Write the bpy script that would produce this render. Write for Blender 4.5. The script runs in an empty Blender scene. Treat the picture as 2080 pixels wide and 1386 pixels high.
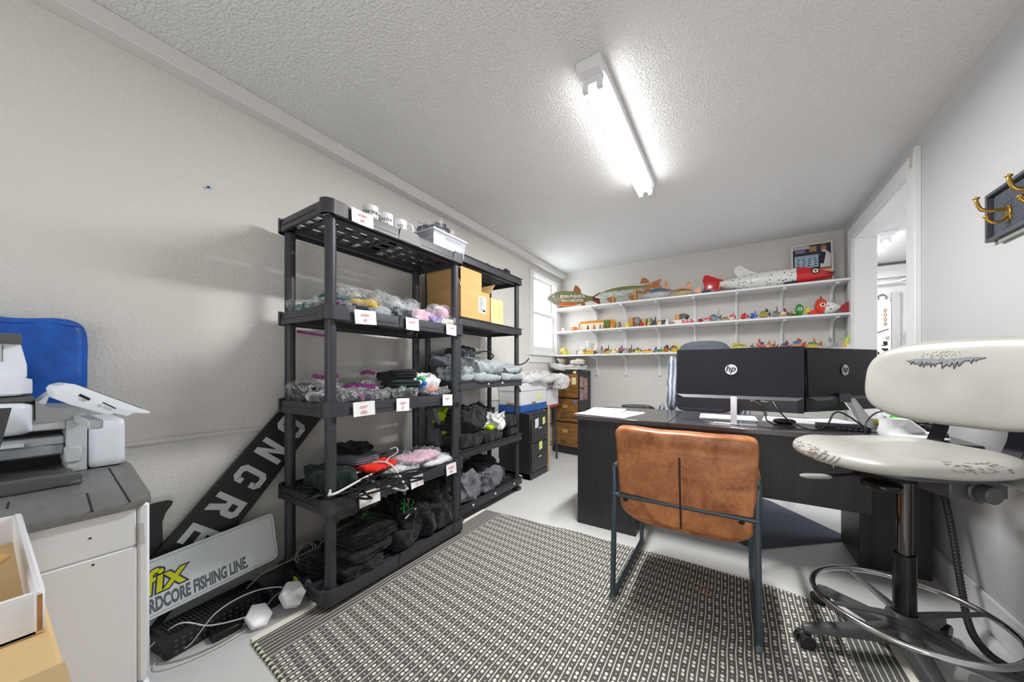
import bpy, bmesh, math, random
from mathutils import Vector, Matrix, noise, Euler
R = math.radians
PI = math.pi
SC = bpy.context.scene
COL = SC.collection

# ------------------------------------------------------------------ camera, light, exposure
CAM_H = 1.08
FPX = 697.0
YAW = R(32.68)
HOR = 752.7
cd = bpy.data.cameras.new('camera')
cd.sensor_width = 36.0
cd.lens = 36.0 * FPX / 2080.0
cd.shift_y = (HOR - 693.0) / 2080.0
cd.clip_start = 0.02
cam = bpy.data.objects.new('camera', cd)
cam.location = (0, 0, CAM_H)
cam.rotation_euler = (R(90), 0, YAW)
COL.objects.link(cam)
SC.camera = cam

w = bpy.data.worlds.new('world')
SC.world = w
w.use_nodes = True
bg = w.node_tree.nodes['Background']
bg.inputs[0].default_value = (0.90, 0.95, 1.0, 1)
bg.inputs[1].default_value = 6

LAMP_W = 37.0
TUBE_STRENGTH = 8.0
SC.view_settings.view_transform = 'Standard'
SC.view_settings.look = 'None'
SC.view_settings.exposure = 0.62
SC.view_settings.gamma = 1.0
SC.cycles.use_denoising = True
SC.cycles.max_bounces = 8
SC.cycles.transparent_max_bounces = 12
SC.cycles.sample_clamp_indirect = 6.0
SC.cycles.caustics_reflective = False
SC.cycles.caustics_refractive = False


def area(name, loc, target, size, size_y, power, color=(1, 1, 1)):
    l = bpy.data.lights.new(name, 'AREA')
    l.shape = 'RECTANGLE'
    l.size = size
    l.size_y = size_y
    l.energy = power
    l.color = color
    o = bpy.data.objects.new(name, l)
    o.location = loc
    o.rotation_euler = (Vector(target) - Vector(loc)).to_track_quat('-Z', 'Y').to_euler()
    COL.objects.link(o)
    return o


# added fill lights with no real source, behind the camera and beyond the doorway
area('fill_front', (-0.35, -1.30, 1.15), (-0.45, 3.2, 1.75), 2.3, 1.9, 24, (0.96, 0.98, 1.0))
area('fill_next_room', (3.3, 3.9, 1.9), (-1.0, 3.4, 1.2), 1.8, 1.6, 38, (0.95, 0.975, 1.0))

# ------------------------------------------------------------------ pixel to point, on known planes
FW = Vector((-math.sin(YAW), math.cos(YAW), 0))
RT = Vector((math.cos(YAW), math.sin(YAW), 0))
ORG = Vector((0, 0, CAM_H))


def ray(u, v):
    return FW + RT * ((u - 1040) / FPX) + Vector((0, 0, (HOR - v) / FPX))


def onx(u, v, x):
    d = ray(u, v)
    return ORG + d * (x / d.x)


def ony(u, v, y):
    d = ray(u, v)
    return ORG + d * (y / d.y)


def onz(u, v, z):
    d = ray(u, v)
    return ORG + d * ((z - CAM_H) / d.z)


# ------------------------------------------------------------------ colour and materials
def lin(c):
    c = c / 255.0
    return c / 12.92 if c <= 0.04045 else ((c + 0.055) / 1.055) ** 2.4


def rgb(r, g, b):
    return (lin(r), lin(g), lin(b), 1)


def newmat(name):
    m = bpy.data.materials.new(name)
    m.use_nodes = True
    nt = m.node_tree
    return m, nt, nt.nodes['Principled BSDF']


def nd(nt, t, **k):
    n = nt.nodes.new(t)
    for a, b in k.items():
        if a.startswith('i_'):
            key = a[2:]
            n.inputs[int(key) if key.isdigit() else key.replace('_', ' ')].default_value = b
        else:
            setattr(n, a, b)
    return n


MATS = {}


def M(name, col, rough=0.5, metal=0.0, spec=0.5, var=0.0, vs=6.0, bump=0.0, bs=60.0, coat=0.0, emit=0.0,
      alpha=1.0, sheen=0.0, col2=None, stretch=None, detail=3.0, trans=0.0):
    if name in MATS:
        return MATS[name]
    m, nt, b = newmat(name)
    if len(col) == 3:
        col = rgb(*col)
    b.inputs['Base Color'].default_value = col
    b.inputs['Roughness'].default_value = rough
    b.inputs['Metallic'].default_value = metal
    b.inputs['Specular IOR Level'].default_value = spec
    b.inputs['Coat Weight'].default_value = coat
    b.inputs['Alpha'].default_value = alpha
    b.inputs['Sheen Weight'].default_value = sheen
    b.inputs['Transmission Weight'].default_value = trans
    if emit:
        b.inputs['Emission Color'].default_value = col
        b.inputs['Emission Strength'].default_value = emit
    tc = nd(nt, 'ShaderNodeTexCoord')
    src = tc.outputs['Object']
    if stretch:
        mp = nd(nt, 'ShaderNodeMapping')
        mp.inputs['Scale'].default_value = stretch
        nt.links.new(src, mp.inputs[0])
        src = mp.outputs[0]
    if var or col2:
        n = nd(nt, 'ShaderNodeTexNoise', i_Scale=vs, i_Detail=detail)
        nt.links.new(src, n.inputs['Vector'])
        mx = nd(nt, 'ShaderNodeMix', data_type='RGBA')
        c2 = rgb(*col2) if col2 else tuple(max(0, min(1, x * (1 + var))) for x in col[:3]) + (1,)
        c1 = col if col2 else tuple(x * (1 - var) for x in col[:3]) + (1,)
        mx.inputs[6].default_value = c1
        mx.inputs[7].default_value = c2
        mr = nd(nt, 'ShaderNodeMapRange')
        mr.inputs[1].default_value = 0.35
        mr.inputs[2].default_value = 0.65
        nt.links.new(n.outputs[0], mr.inputs[0])
        nt.links.new(mr.outputs[0], mx.inputs[0])
        nt.links.new(mx.outputs[2], b.inputs['Base Color'])
    if bump:
        n2 = nd(nt, 'ShaderNodeTexNoise', i_Scale=bs, i_Detail=4.0)
        nt.links.new(src, n2.inputs['Vector'])
        bp = nd(nt, 'ShaderNodeBump', i_Strength=bump, i_Distance=0.002)
        nt.links.new(n2.outputs[0], bp.inputs['Height'])
        nt.links.new(bp.outputs[0], b.inputs['Normal'])
    MATS[name] = m
    return m


def wallmat(name, col, s1, s2, strength, dist, smooth_lo=0.45, smooth_hi=0.7, var=0.03):
    m, nt, b = newmat(name)
    tc = nd(nt, 'ShaderNodeTexCoord')
    n1 = nd(nt, 'ShaderNodeTexNoise', i_Scale=s1, i_Detail=2.0)
    n2 = nd(nt, 'ShaderNodeTexNoise', i_Scale=s2, i_Detail=3.0)
    n3 = nd(nt, 'ShaderNodeTexNoise', i_Scale=1.1, i_Detail=4.0)
    for n in (n1, n2, n3):
        nt.links.new(tc.outputs['Object'], n.inputs['Vector'])
    mr = nd(nt, 'ShaderNodeMapRange', interpolation_type='SMOOTHSTEP')
    mr.inputs[1].default_value = smooth_lo
    mr.inputs[2].default_value = smooth_hi
    nt.links.new(n1.outputs[0], mr.inputs[0])
    ad = nd(nt, 'ShaderNodeMath', operation='MULTIPLY_ADD')
    nt.links.new(n2.outputs[0], ad.inputs[0])
    ad.inputs[1].default_value = 0.35
    nt.links.new(mr.outputs[0], ad.inputs[2])
    bp = nd(nt, 'ShaderNodeBump', i_Strength=strength, i_Distance=dist)
    nt.links.new(ad.outputs[0], bp.inputs['Height'])
    nt.links.new(bp.outputs[0], b.inputs['Normal'])
    mx = nd(nt, 'ShaderNodeMix', data_type='RGBA')
    c = rgb(*col)
    mx.inputs[6].default_value = tuple(x * (1 - var) for x in c[:3]) + (1,)
    mx.inputs[7].default_value = tuple(min(1, x * (1 + var)) for x in c[:3]) + (1,)
    nt.links.new(n3.outputs[0], mx.inputs[0])
    nt.links.new(mx.outputs[2], b.inputs['Base Color'])
    b.inputs['Roughness'].default_value = 0.75
    b.inputs['Specular IOR Level'].default_value = 0.3
    MATS[name] = m
    return m


wall_m = wallmat('painted_wall', (226, 223, 217), 75, 260, 0.55, 0.0018)
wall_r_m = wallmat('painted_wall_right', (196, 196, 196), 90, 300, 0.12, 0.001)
ceil_m = wallmat('textured_ceiling', (234, 234, 233), 85, 260, 0.7, 0.004, 0.42, 0.62)
trim_m = M('white_trim_paint', (236, 236, 236), rough=0.38, var=0.01, bump=0.08, bs=30)
soffit_m = wallmat('soffit_paint', (226, 224, 221), 40, 300, 0.25, 0.0015)


def floormat():
    m, nt, b = newmat('painted_concrete_floor')
    tc = nd(nt, 'ShaderNodeTexCoord')
    n1 = nd(nt, 'ShaderNodeTexNoise', i_Scale=1.6, i_Detail=6.0)
    n2 = nd(nt, 'ShaderNodeTexNoise', i_Scale=40, i_Detail=4.0)
    nt.links.new(tc.outputs['Object'], n1.inputs['Vector'])
    nt.links.new(tc.outputs['Object'], n2.inputs['Vector'])
    cr = nd(nt, 'ShaderNodeValToRGB')
    cr.color_ramp.elements[0].position = 0.3
    cr.color_ramp.elements[0].color = rgb(206, 206, 204)
    cr.color_ramp.elements[1].position = 0.7
    cr.color_ramp.elements[1].color = rgb(222, 222, 221)
    nt.links.new(n1.outputs[0], cr.inputs[0])
    # scuffs
    v = nd(nt, 'ShaderNodeTexNoise', i_Scale=22, i_Detail=5.0)
    mp = nd(nt, 'ShaderNodeMapping')
    mp.inputs['Scale'].default_value = (1, 0.22, 1)
    nt.links.new(tc.outputs['Object'], mp.inputs[0])
    nt.links.new(mp.outputs[0], v.inputs['Vector'])
    mr = nd(nt, 'ShaderNodeMapRange')
    mr.inputs[1].default_value = 0.66
    mr.inputs[2].default_value = 0.76
    mr.inputs[4].default_value = 0.35
    nt.links.new(v.outputs[0], mr.inputs[0])
    mx = nd(nt, 'ShaderNodeMix', data_type='RGBA')
    nt.links.new(mr.outputs[0], mx.inputs[0])
    nt.links.new(cr.outputs[0], mx.inputs[6])
    mx.inputs[7].default_value = rgb(140, 138, 134)
    nt.links.new(mx.outputs[2], b.inputs['Base Color'])
    b.inputs['Roughness'].default_value = 0.38
    bp = nd(nt, 'ShaderNodeBump', i_Strength=0.15, i_Distance=0.001)
    nt.links.new(n2.outputs[0], bp.inputs['Height'])
    nt.links.new(bp.outputs[0], b.inputs['Normal'])
    return m


floor_m = floormat()


# ------------------------------------------------------------------ mesh builder
class MB:
    def __init__(s):
        s.v = []
        s.f = []
        s.mi = []
        s.ms = []

    def mat(s, m):
        if m not in s.ms:
            s.ms.append(m)
        s.cur = s.ms.index(m)
        return s

    cur = 0

    def add(s, vs, fs, T=None):
        o = len(s.v)
        s.v += [tuple(T @ Vector(p)) for p in vs] if T is not None else [tuple(p) for p in vs]
        s.f += [tuple(i + o for i in f) for f in fs]
        s.mi += [s.cur] * len(fs)
        return s

    def box(s, c, d, T=None, taper=None):
        x, y, z = (q / 2 for q in d)
        vs = []
        for k in (-1, 1):
            t = taper if (taper and k == 1) else (1, 1)
            for a, b in ((-1, -1), (1, -1), (1, 1), (-1, 1)):
                vs.append((c[0] + a * x * t[0], c[1] + b * y * t[1], c[2] + k * z))
        return s.add(vs, [(3, 2, 1, 0), (4, 5, 6, 7), (0, 1, 5, 4), (1, 2, 6, 5), (2, 3, 7, 6), (3, 0, 4, 7)], T)

    def bx(s, x0, x1, y0, y1, z0, z1, T=None):
        return s.box(((x0 + x1) / 2, (y0 + y1) / 2, (z0 + z1) / 2), (abs(x1 - x0), abs(y1 - y0), abs(z1 - z0)), T)

    def rings(s, rs, closed=False, caps=True, T=None):
        n = len(rs[0])
        vs = [p for r in rs for p in r]
        fs = []
        m = len(rs)
        for i in range(m if closed else m - 1):
            j = (i + 1) % m
            for k in range(n):
                l = (k + 1) % n
                fs.append((i * n + k, i * n + l, j * n + l, j * n + k))
        if caps and not closed:
            fs.append(tuple(reversed(range(n))))
            fs.append(tuple((m - 1) * n + k for k in range(n)))
        return s.add(vs, fs, T)

    def tube(s, pts, r, n=10, closed=False, T=None, flat=1.0):
        pts = [Vector(p) for p in pts]
        m = len(pts)
        rs = []
        nrm = None
        for i, p in enumerate(pts):
            if closed:
                t = pts[(i + 1) % m] - pts[i - 1]
            else:
                t = pts[min(i + 1, m - 1)] - pts[max(i - 1, 0)]
            if t.length < 1e-9:
                t = Vector((0, 0, 1))
            t.normalize()
            if nrm is None:
                a = Vector((0, 0, 1)) if abs(t.z) < 0.9 else Vector((1, 0, 0))
                nrm = a.cross(t).normalized()
            else:
                nrm = (nrm - t * nrm.dot(t))
                if nrm.length < 1e-6:
                    nrm = t.orthogonal()
                nrm.normalize()
            b = t.cross(nrm)
            rr = r(i / (m - 1 if m > 1 else 1)) if callable(r) else r
            rs.append([tuple(p + nrm * (math.cos(2 * PI * k / n) * rr) + b * (math.sin(2 * PI * k / n) * rr * flat)) for k in range(n)])
        return s.rings(rs, closed=closed, T=T)

    def cyl(s, a, b, r0, r1=None, n=16, T=None):
        r1 = r0 if r1 is None else r1
        return s.tube([a, b], lambda t: r0 + (r1 - r0) * t, n, T=T)

    def lathe(s, prof, c=(0, 0, 0), n=20, T=None, caps=True):
        rs = [[(c[0] + r * math.cos(2 * PI * k / n), c[1] + r * math.sin(2 * PI * k / n), c[2] + z) for k in range(n)] for r, z in prof]
        return s.rings(rs, caps=caps, T=T)

    def prism(s, poly, t, T=None):
        """poly in local XY, thickness along +Z"""
        n = len(poly)
        vs = [(p[0], p[1], 0) for p in poly] + [(p[0], p[1], t) for p in poly]
        fs = [tuple(reversed(range(n))), tuple(range(n, 2 * n))]
        for k in range(n):
            l = (k + 1) % n
            fs.append((k, l, l + n, k + n))
        return s.add(vs, fs, T)

    def ell(s, c, r, n=12, m=8, T=None):
        rs = []
        for i in range(1, m):
            a = PI * i / m
            rs.append([(c[0] + r[0] * math.sin(a) * math.cos(2 * PI * k / n), c[1] + r[1] * math.sin(a) * math.sin(2 * PI * k / n),
                        c[2] - r[2] * math.cos(a)) for k in range(n)])
        return s.rings(rs, T=T)

    def sbox(s, c, d, n=(14, 10, 5), pw=5, fn=None, T=None):
        """closed rounded box skin with n cells per axis, displaced by fn(p, q) -> offset vector"""
        idx = {}
        vs = []
        fs = []

        def vid(i, j, k):
            key = (i, j, k)
            if key not in idx:
                p = Vector((2 * i / n[0] - 1, 2 * j / n[1] - 1, 2 * k / n[2] - 1))
                l = (abs(p.x) ** pw + abs(p.y) ** pw + abs(p.z) ** pw) ** (1 / pw)
                mx = max(abs(p.x), abs(p.y), abs(p.z))
                q = p * (mx / l) if l > 0 else p
                w_ = Vector((q.x * d[0] / 2, q.y * d[1] / 2, q.z * d[2] / 2))
                if fn:
                    w_ = fn(w_, q)
                idx[key] = len(vs)
                vs.append((w_.x + c[0], w_.y + c[1], w_.z + c[2]))
            return idx[key]
        for a, b, cc in ((0, 1, 2), (1, 2, 0), (2, 0, 1)):
            for side in (0, n[cc]):
                for i in range(n[a]):
                    for j in range(n[b]):
                        q = []
                        for ii, jj in ((i, j), (i + 1, j), (i + 1, j + 1), (i, j + 1)):
                            k = [0, 0, 0]
                            k[a] = ii
                            k[b] = jj
                            k[cc] = side
                            q.append(vid(*k))
                        if side == 0:
                            q.reverse()
                        fs.append(tuple(q))
        return s.add(vs, fs, T)

    def build(s, name, mat=None, parent=None, bev=0.0, seg=1, smooth=True, ang=38, loc=None, T=None):
        me = bpy.data.meshes.new(name)
        ms = s.ms if s.ms else [mat]
        if parent is not None:
            og = Vector(parent['_o'])
        elif loc is not None:
            og = Vector(loc)
        else:
            xs = [p[0] for p in s.v]
            ys = [p[1] for p in s.v]
            zs = [p[2] for p in s.v]
            og = Vector(((min(xs) + max(xs)) / 2, (min(ys) + max(ys)) / 2, min(zs)))
        me.from_pydata([(p[0] - og.x, p[1] - og.y, p[2] - og.z) for p in s.v], [], s.f)
        for m in ms:
            me.materials.append(m)
        if len(ms) > 1:
            me.polygons.foreach_set('material_index', s.mi)
        if bev:
            bm = bmesh.new()
            bm.from_mesh(me)
            es = [e for e in bm.edges if len(e.link_faces) == 2 and e.calc_face_angle(0) > R(35)]
            bmesh.ops.bevel(bm, geom=es, offset=bev, segments=seg, affect='EDGES', profile=0.6, clamp_overlap=True)
            bm.to_mesh(me)
            bm.free()
        me.validate()
        if smooth:
            me.shade_smooth()
            me.set_sharp_from_angle(angle=R(ang))
        o = bpy.data.objects.new(name, me)
        COL.objects.link(o)
        if parent is not None:
            o.parent = parent
            o['_o'] = tuple(og)
        else:
            o.location = og
            o['_o'] = tuple(og)
        return o


def thing(name, label, cat, loc, group=None):
    o = bpy.data.objects.new(name, None)
    o.empty_display_size = 0.05
    COL.objects.link(o)
    o.location = loc
    o['_o'] = tuple(loc)
    o['label'] = label
    o['category'] = cat
    if group:
        o['group'] = group
    return o


def tag(o, label, cat, group=None):
    o['label'] = label
    o['category'] = cat
    if group:
        o['group'] = group
    return o


def struct(o):
    o['kind'] = 'structure'
    return o


def rotm(loc, rz=0.0, rx=0.0, ry=0.0):
    return Matrix.Translation(Vector(loc)) @ Matrix.Rotation(rz, 4, 'Z') @ Matrix.Rotation(ry, 4, 'Y') @ Matrix.Rotation(rx, 4, 'X')


def frame(o, X, Y, Z=None):
    X = Vector(X).normalized()
    Y = Vector(Y).normalized()
    Z = Vector(Z).normalized() if Z else X.cross(Y).normalized()
    m = Matrix((X, Y, Z)).transposed().to_4x4()
    m.translation = Vector(o)
    return m


def textmesh(name, body, size, T, mat, parent, off=0.0, ext=0.0006, sx=1.0, align='CENTER', space=1.0):
    cu = bpy.data.curves.new(name, 'FONT')
    cu.body = body
    cu.size = size
    cu.offset = off
    cu.extrude = ext
    cu.align_x = align
    cu.align_y = 'CENTER'
    cu.space_character = space
    cu.resolution_u = 3
    o = bpy.data.objects.new(name, cu)
    COL.objects.link(o)
    bpy.context.view_layer.update()
    dg = bpy.context.evaluated_depsgraph_get()
    me = bpy.data.meshes.new_from_object(o.evaluated_get(dg))
    bpy.data.objects.remove(o)
    og = Vector(parent['_o'])
    TT = Matrix.Translation(-og) @ T @ Matrix.Diagonal((sx, 1, 1, 1))
    me.transform(TT)
    me.materials.clear()
    me.materials.append(mat)
    ob = bpy.data.objects.new(name, me)
    COL.objects.link(ob)
    ob.parent = parent
    ob['_o'] = tuple(og)
    return ob


def rrect(w_, h_, r, n=4):
    out = []
    for cx, cy, a0 in ((w_ / 2 - r, h_ / 2 - r, 0), (-w_ / 2 + r, h_ / 2 - r, 90), (-w_ / 2 + r, -h_ / 2 + r, 180), (w_ / 2 - r, -h_ / 2 + r, 270)):
        for k in range(n + 1):
            a = R(a0 + 90 * k / n)
            out.append((cx + r * math.cos(a), cy + r * math.sin(a)))
    return out


def spline(pts, n=8, closed=False):
    P = [Vector(p) for p in pts]
    out = []
    m = len(P)
    for i in range(m if closed else m - 1):
        p0 = P[(i - 1) % m] if (closed or i > 0) else P[0]
        p1 = P[i]
        p2 = P[(i + 1) % m]
        p3 = P[(i + 2) % m] if (closed or i + 2 < m) else P[-1]
        for k in range(n):
            t = k / n
            out.append(0.5 * ((2 * p1) + (p2 - p0) * t + (2 * p0 - 5 * p1 + 4 * p2 - p3) * t * t + (3 * p1 - p0 - 3 * p2 + p3) * t ** 3))
    if not closed:
        out.append(P[-1])
    return out
# ------------------------------------------------------------------ room shell
XL, XR, YB, YF, CZ = -2.05, 0.907, 4.50, -1.35, 2.44
XS = -1.975
struct(MB().bx(XL - 0.1, 3.6, YF - 0.1, 7.0, -0.12, 0).build('floor', floor_m, loc=(0, 0, 0)))
struct(MB().bx(XL - 0.1, XR + 0.14, YF - 0.1, YB + 0.12, CZ, CZ + 0.1).build('ceiling', ceil_m, loc=(0, 0, CZ)))
# left wall with its window opening
WY0, WY1, WZ0, WZ1 = 3.66, 4.30, 1.31, 2.27
mb = MB()
mb.bx(XL - 0.14, XL, YF - 0.1, WY0, 0, CZ).bx(XL - 0.14, XL, WY1, YB + 0.12, 0, CZ)
mb.bx(XL - 0.14, XL, WY0, WY1, 0, WZ0).bx(XL - 0.14, XL, WY0, WY1, WZ1, CZ)
struct(mb.build('wall_left', wall_m, loc=(XL, 0, 0), smooth=False))
struct(MB().bx(XL, XR + 0.14, YB, YB + 0.12, 0, CZ).build('wall_back', wall_m, loc=(0, YB, 0), smooth=False))
DY0, DY1, DZ = 3.04, 4.18, 2.25
mb = MB()
mb.bx(XR, XR + 0.138, YF - 0.1, DY0, 0, CZ).bx(XR, XR + 0.138, DY1, YB, 0, CZ).bx(XR, XR + 0.138, DY0, DY1, DZ, CZ)
struct(mb.build('wall_right', wall_r_m, loc=(XR, 0, 0), smooth=False))
struct(MB().bx(XL, XR, YF - 0.1, YF, 0, CZ).build('wall_front', wall_m, loc=(0, YF, 0), smooth=False))
# soffit along the left wall
struct(MB().bx(XL, XS, YF, YB, 2.365, CZ).build('trim_1', soffit_m, bev=0.003))
struct(MB().bx(XL, XL + 0.012, YF, YB, 0.775, 0.79).build('trim_2', wall_m))
struct(MB().bx(XL, XL + 0.014, YF, YB, 0, 0.165).build('baseboard_left', wall_m, bev=0.003))
struct(MB().bx(XL, XR, YB - 0.014, YB, 0, 0.13).build('baseboard_back', trim_m, bev=0.003))
struct(MB().bx(XR - 0.016, XR, YF, DY0 - 0.12, 0, 0.14).build('baseboard_right', trim_m, bev=0.004))
# casing of the doorway
d = MB()
d.bx(XR - 0.02, XR, DY0 - 0.12, DY0, 0, DZ + 0.1)
d.bx(XR - 0.02, XR, DY1, DY1 + 0.11, 0, DZ + 0.1)
d.bx(XR - 0.02, XR, DY0, DY1, DZ, DZ + 0.1)
d.bx(XR - 0.026, XR, DY0 - 0.14, DY0 - 0.125, 0, DZ + 0.115)
d.bx(XR - 0.004, XR + 0.142, DY0 - 0.004, DY0 + 0.014, 0, DZ - 0.014)
d.bx(XR - 0.004, XR + 0.142, DY1 - 0.014, DY1 + 0.004, 0, DZ - 0.014)
d.bx(XR - 0.004, XR + 0.142, DY0, DY1, DZ - 0.014, DZ + 0.004)
struct(d.build('door_1', trim_m, bev=0.002))
struct(MB().bx(XR - 0.022, XR, DY0 - 0.09, DY0 - 0.05, DZ + 0.02, DZ + 0.1).build('trim_3', M('worn_paint', (206, 200, 186), rough=0.6, var=0.15, vs=60), bev=0.001))

# ------------------------------------------------------------------ window
WG = M('window_glass', (255, 255, 255), rough=0.02, alpha=0.12, spec=0.5)
w1 = bpy.data.objects.new('window_1', None)
COL.objects.link(w1)
w1.location = (XL, WY0, WZ0)
w1['_o'] = (XL, WY0, WZ0)
struct(w1)
f = MB()
x = XL
f.bx(x, x + 0.02, WY0 - 0.085, WY0, WZ0 - 0.02, WZ1 + 0.03)
f.bx(x, x + 0.02, WY1, WY1 + 0.085, WZ0 - 0.02, WZ1 + 0.03)
f.bx(x, x + 0.02, WY0, WY1, WZ1, WZ1 + 0.03)
f.build('window_frame', trim_m, w1, bev=0.002)
MB().bx(x - 0.01, x + 0.045, WY0 - 0.1, WY1 + 0.1, WZ0 - 0.045, WZ0 - 0.02).build('window_sill', trim_m, w1, bev=0.003)
MB().bx(x, x + 0.018, WY0 - 0.085, WY1 + 0.085, WZ0 - 0.13, WZ0 - 0.047).build('window_apron', trim_m, w1, bev=0.002)
j = MB()
j.bx(x - 0.13, x, WY0 - 0.002, WY0 + 0.012, WZ0, WZ1).bx(x - 0.13, x, WY1 - 0.012, WY1 + 0.002, WZ0, WZ1)
j.bx(x - 0.13, x, WY0, WY1, WZ1 - 0.012, WZ1 + 0.002).bx(x - 0.13, x + 0.004, WY0, WY1, WZ0 - 0.02, WZ0 + 0.012)
j.build('window_jamb', trim_m, w1)
zm = 1.80
for nm, xs, z0, z1 in (('upper_sash', x - 0.085, zm - 0.02, WZ1 - 0.012), ('lower_sash', x - 0.05, WZ0 + 0.012, zm + 0.02)):
    s_ = MB()
    a, b = WY0 + 0.012, WY1 - 0.012
    s_.bx(xs, xs + 0.03, a, a + 0.045, z0, z1).bx(xs, xs + 0.03, b - 0.045, b, z0, z1)
    s_.bx(xs, xs + 0.03, a + 0.045, b - 0.045, z0, z0 + (0.06 if nm == 'lower_sash' else 0.04))
    s_.bx(xs, xs + 0.03, a + 0.045, b - 0.045, z1 - 0.04, z1)
    so = s_.build(nm, trim_m, w1, bev=0.002)
    MB().bx(xs + 0.012, xs + 0.016, a + 0.045, b - 0.045, z0 + 0.04, z1 - 0.04).build('pane', WG, so)

# ------------------------------------------------------------------ room beyond the doorway
nx0, nx1, ny0, ny1 = XR + 0.138, 3.5, 1.9, 6.6
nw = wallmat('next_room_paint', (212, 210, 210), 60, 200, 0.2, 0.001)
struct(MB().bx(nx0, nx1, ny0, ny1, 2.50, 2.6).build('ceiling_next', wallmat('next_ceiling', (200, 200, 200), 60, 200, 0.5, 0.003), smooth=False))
struct(MB().bx(nx0 - 0.1, nx1, ny1, ny1 + 0.1, 0, 2.5).build('wall_far', nw, smooth=False))
struct(MB().bx(nx1, nx1 + 0.1, ny0, ny1, 0, 2.5).build('wall_east', nw, smooth=False))
struct(MB().bx(nx0, nx1, ny0 - 0.1, ny0, 0, 2.5).build('wall_near', nw, smooth=False))
struct(MB().bx(nx0 - 0.1, nx0, YB + 0.12, ny1, 0, 2.5).build('wall_west', nw, smooth=False))
b = MB()
b.bx(nx0, nx1, ny1 - 0.14, ny1, 2.30, 2.46).bx(nx0, nx1, ny1 - 0.07, ny1, 2.22, 2.30)
struct(b.build('trim_4', nw, bev=0.004))
struct(MB().tube(spline([(nx0, ny1 - 0.09, 2.24), (1.75, ny1 - 0.09, 2.245), (1.9, ny1 - 0.1, 2.27), (2.05, ny1 - 0.08, 2.25), (2.3, ny1 - 0.09, 2.19)]), 0.014, 8).build('trim_5', trim_m))
struct(MB().bx(1.785, 1.865, ny1 - 0.05, ny1, 0, 2.12).build('trim_6', M('post_paint', (178, 176, 177), rough=0.6, var=0.05, vs=30), bev=0.003))
dd = bpy.data.objects.new('door_2', None)
COL.objects.link(dd)
dd.location = (1.3, ny1, 0)
dd['_o'] = (1.3, ny1, 0)
struct(dd)
MB().bx(1.17, 1.77, ny1 - 0.03, ny1, 0, 2.03).build('door_leaf', trim_m, dd, bev=0.003)
MB().bx(1.70, 1.78, ny1 - 0.045, ny1 - 0.03, 0, 2.0).build('door_casing', trim_m, dd, bev=0.003)
MB().ell((1.735, ny1 - 0.07, 1.52), (0.02, 0.02, 0.02)).build('door_handle', M('chrome', (210, 210, 212), rough=0.12, metal=1), dd)
tb = thing('notice_board', 'white pinned sheet with dark drawings on the wall beyond the doorway', 'poster', (1.7, ny1 - 0.05, 1.3))
MB().bx(1.52, 1.76, ny1 - 0.055, ny1 - 0.032, 1.2, 1.98).build('paper_sheet', M('paper_white', (238, 238, 238), rough=0.7), tb)
blk = M('ink_black', (28, 28, 30), rough=0.7)
k_ = MB()
random.seed(4)
for i in range(26):
    a_ = random.uniform(1.55, 1.74)
    c_ = random.uniform(1.22, 1.46)
    k_.box((a_, ny1 - 0.057, c_), (random.uniform(.01, .05), 0.004, random.uniform(.008, .04)))
k_.tube([(1.6, ny1 - 0.058, 1.57), (1.75, ny1 - 0.058, 1.63)], 0.006, 6)
k_.build('drawing', blk, tb)
g_ = MB()
for z_ in (1.70, 1.76, 1.82, 1.88):
    g_.tube([(1.72 + 0.012 * math.cos(a * 0.8), ny1 - 0.058, z_ + 0.022 * math.sin(a * 0.8)) for a in range(9)], 0.005, 5)
g_.build('ornament', M('antique_brass', (150, 120, 60), rough=0.4, metal=0.6), tb)
wr = thing('wreath', 'small round wire wreath hung on the grey beam beyond the doorway', 'decoration', (1.74, ny1 - 0.02, 2.06))
m_ = MB()
for k in range(3):
    m_.tube([(1.70 + (0.04 + .006 * math.sin(5 * a + k)) * math.cos(a), ny1 - 0.02, 2.06 + (0.04 + .006 * math.sin(4 * a + 2 * k)) * math.sin(a)) for a in [2 * PI * i / 24 for i in range(24)]], 0.004, 5, closed=True)
m_.build('wire_ring', M('grey_metal', (120, 120, 122), rough=0.4, metal=0.7), wr)
cl = thing('wall_hanging', 'dark round object hung at the door edge of the far room', 'decoration', (1.95, ny1 - 0.03, 1.5))
MB().ell((1.955, ny1 - 0.04, 1.5), (0.03, 0.03, 0.10)).build('disc', blk, cl)

# ------------------------------------------------------------------ fluorescent fixtures
TUBE = M('lamp_tube', (255, 255, 255), emit=TUBE_STRENGTH)
fx_m = M('fixture_enamel', (232, 232, 234), rough=0.35)


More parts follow.
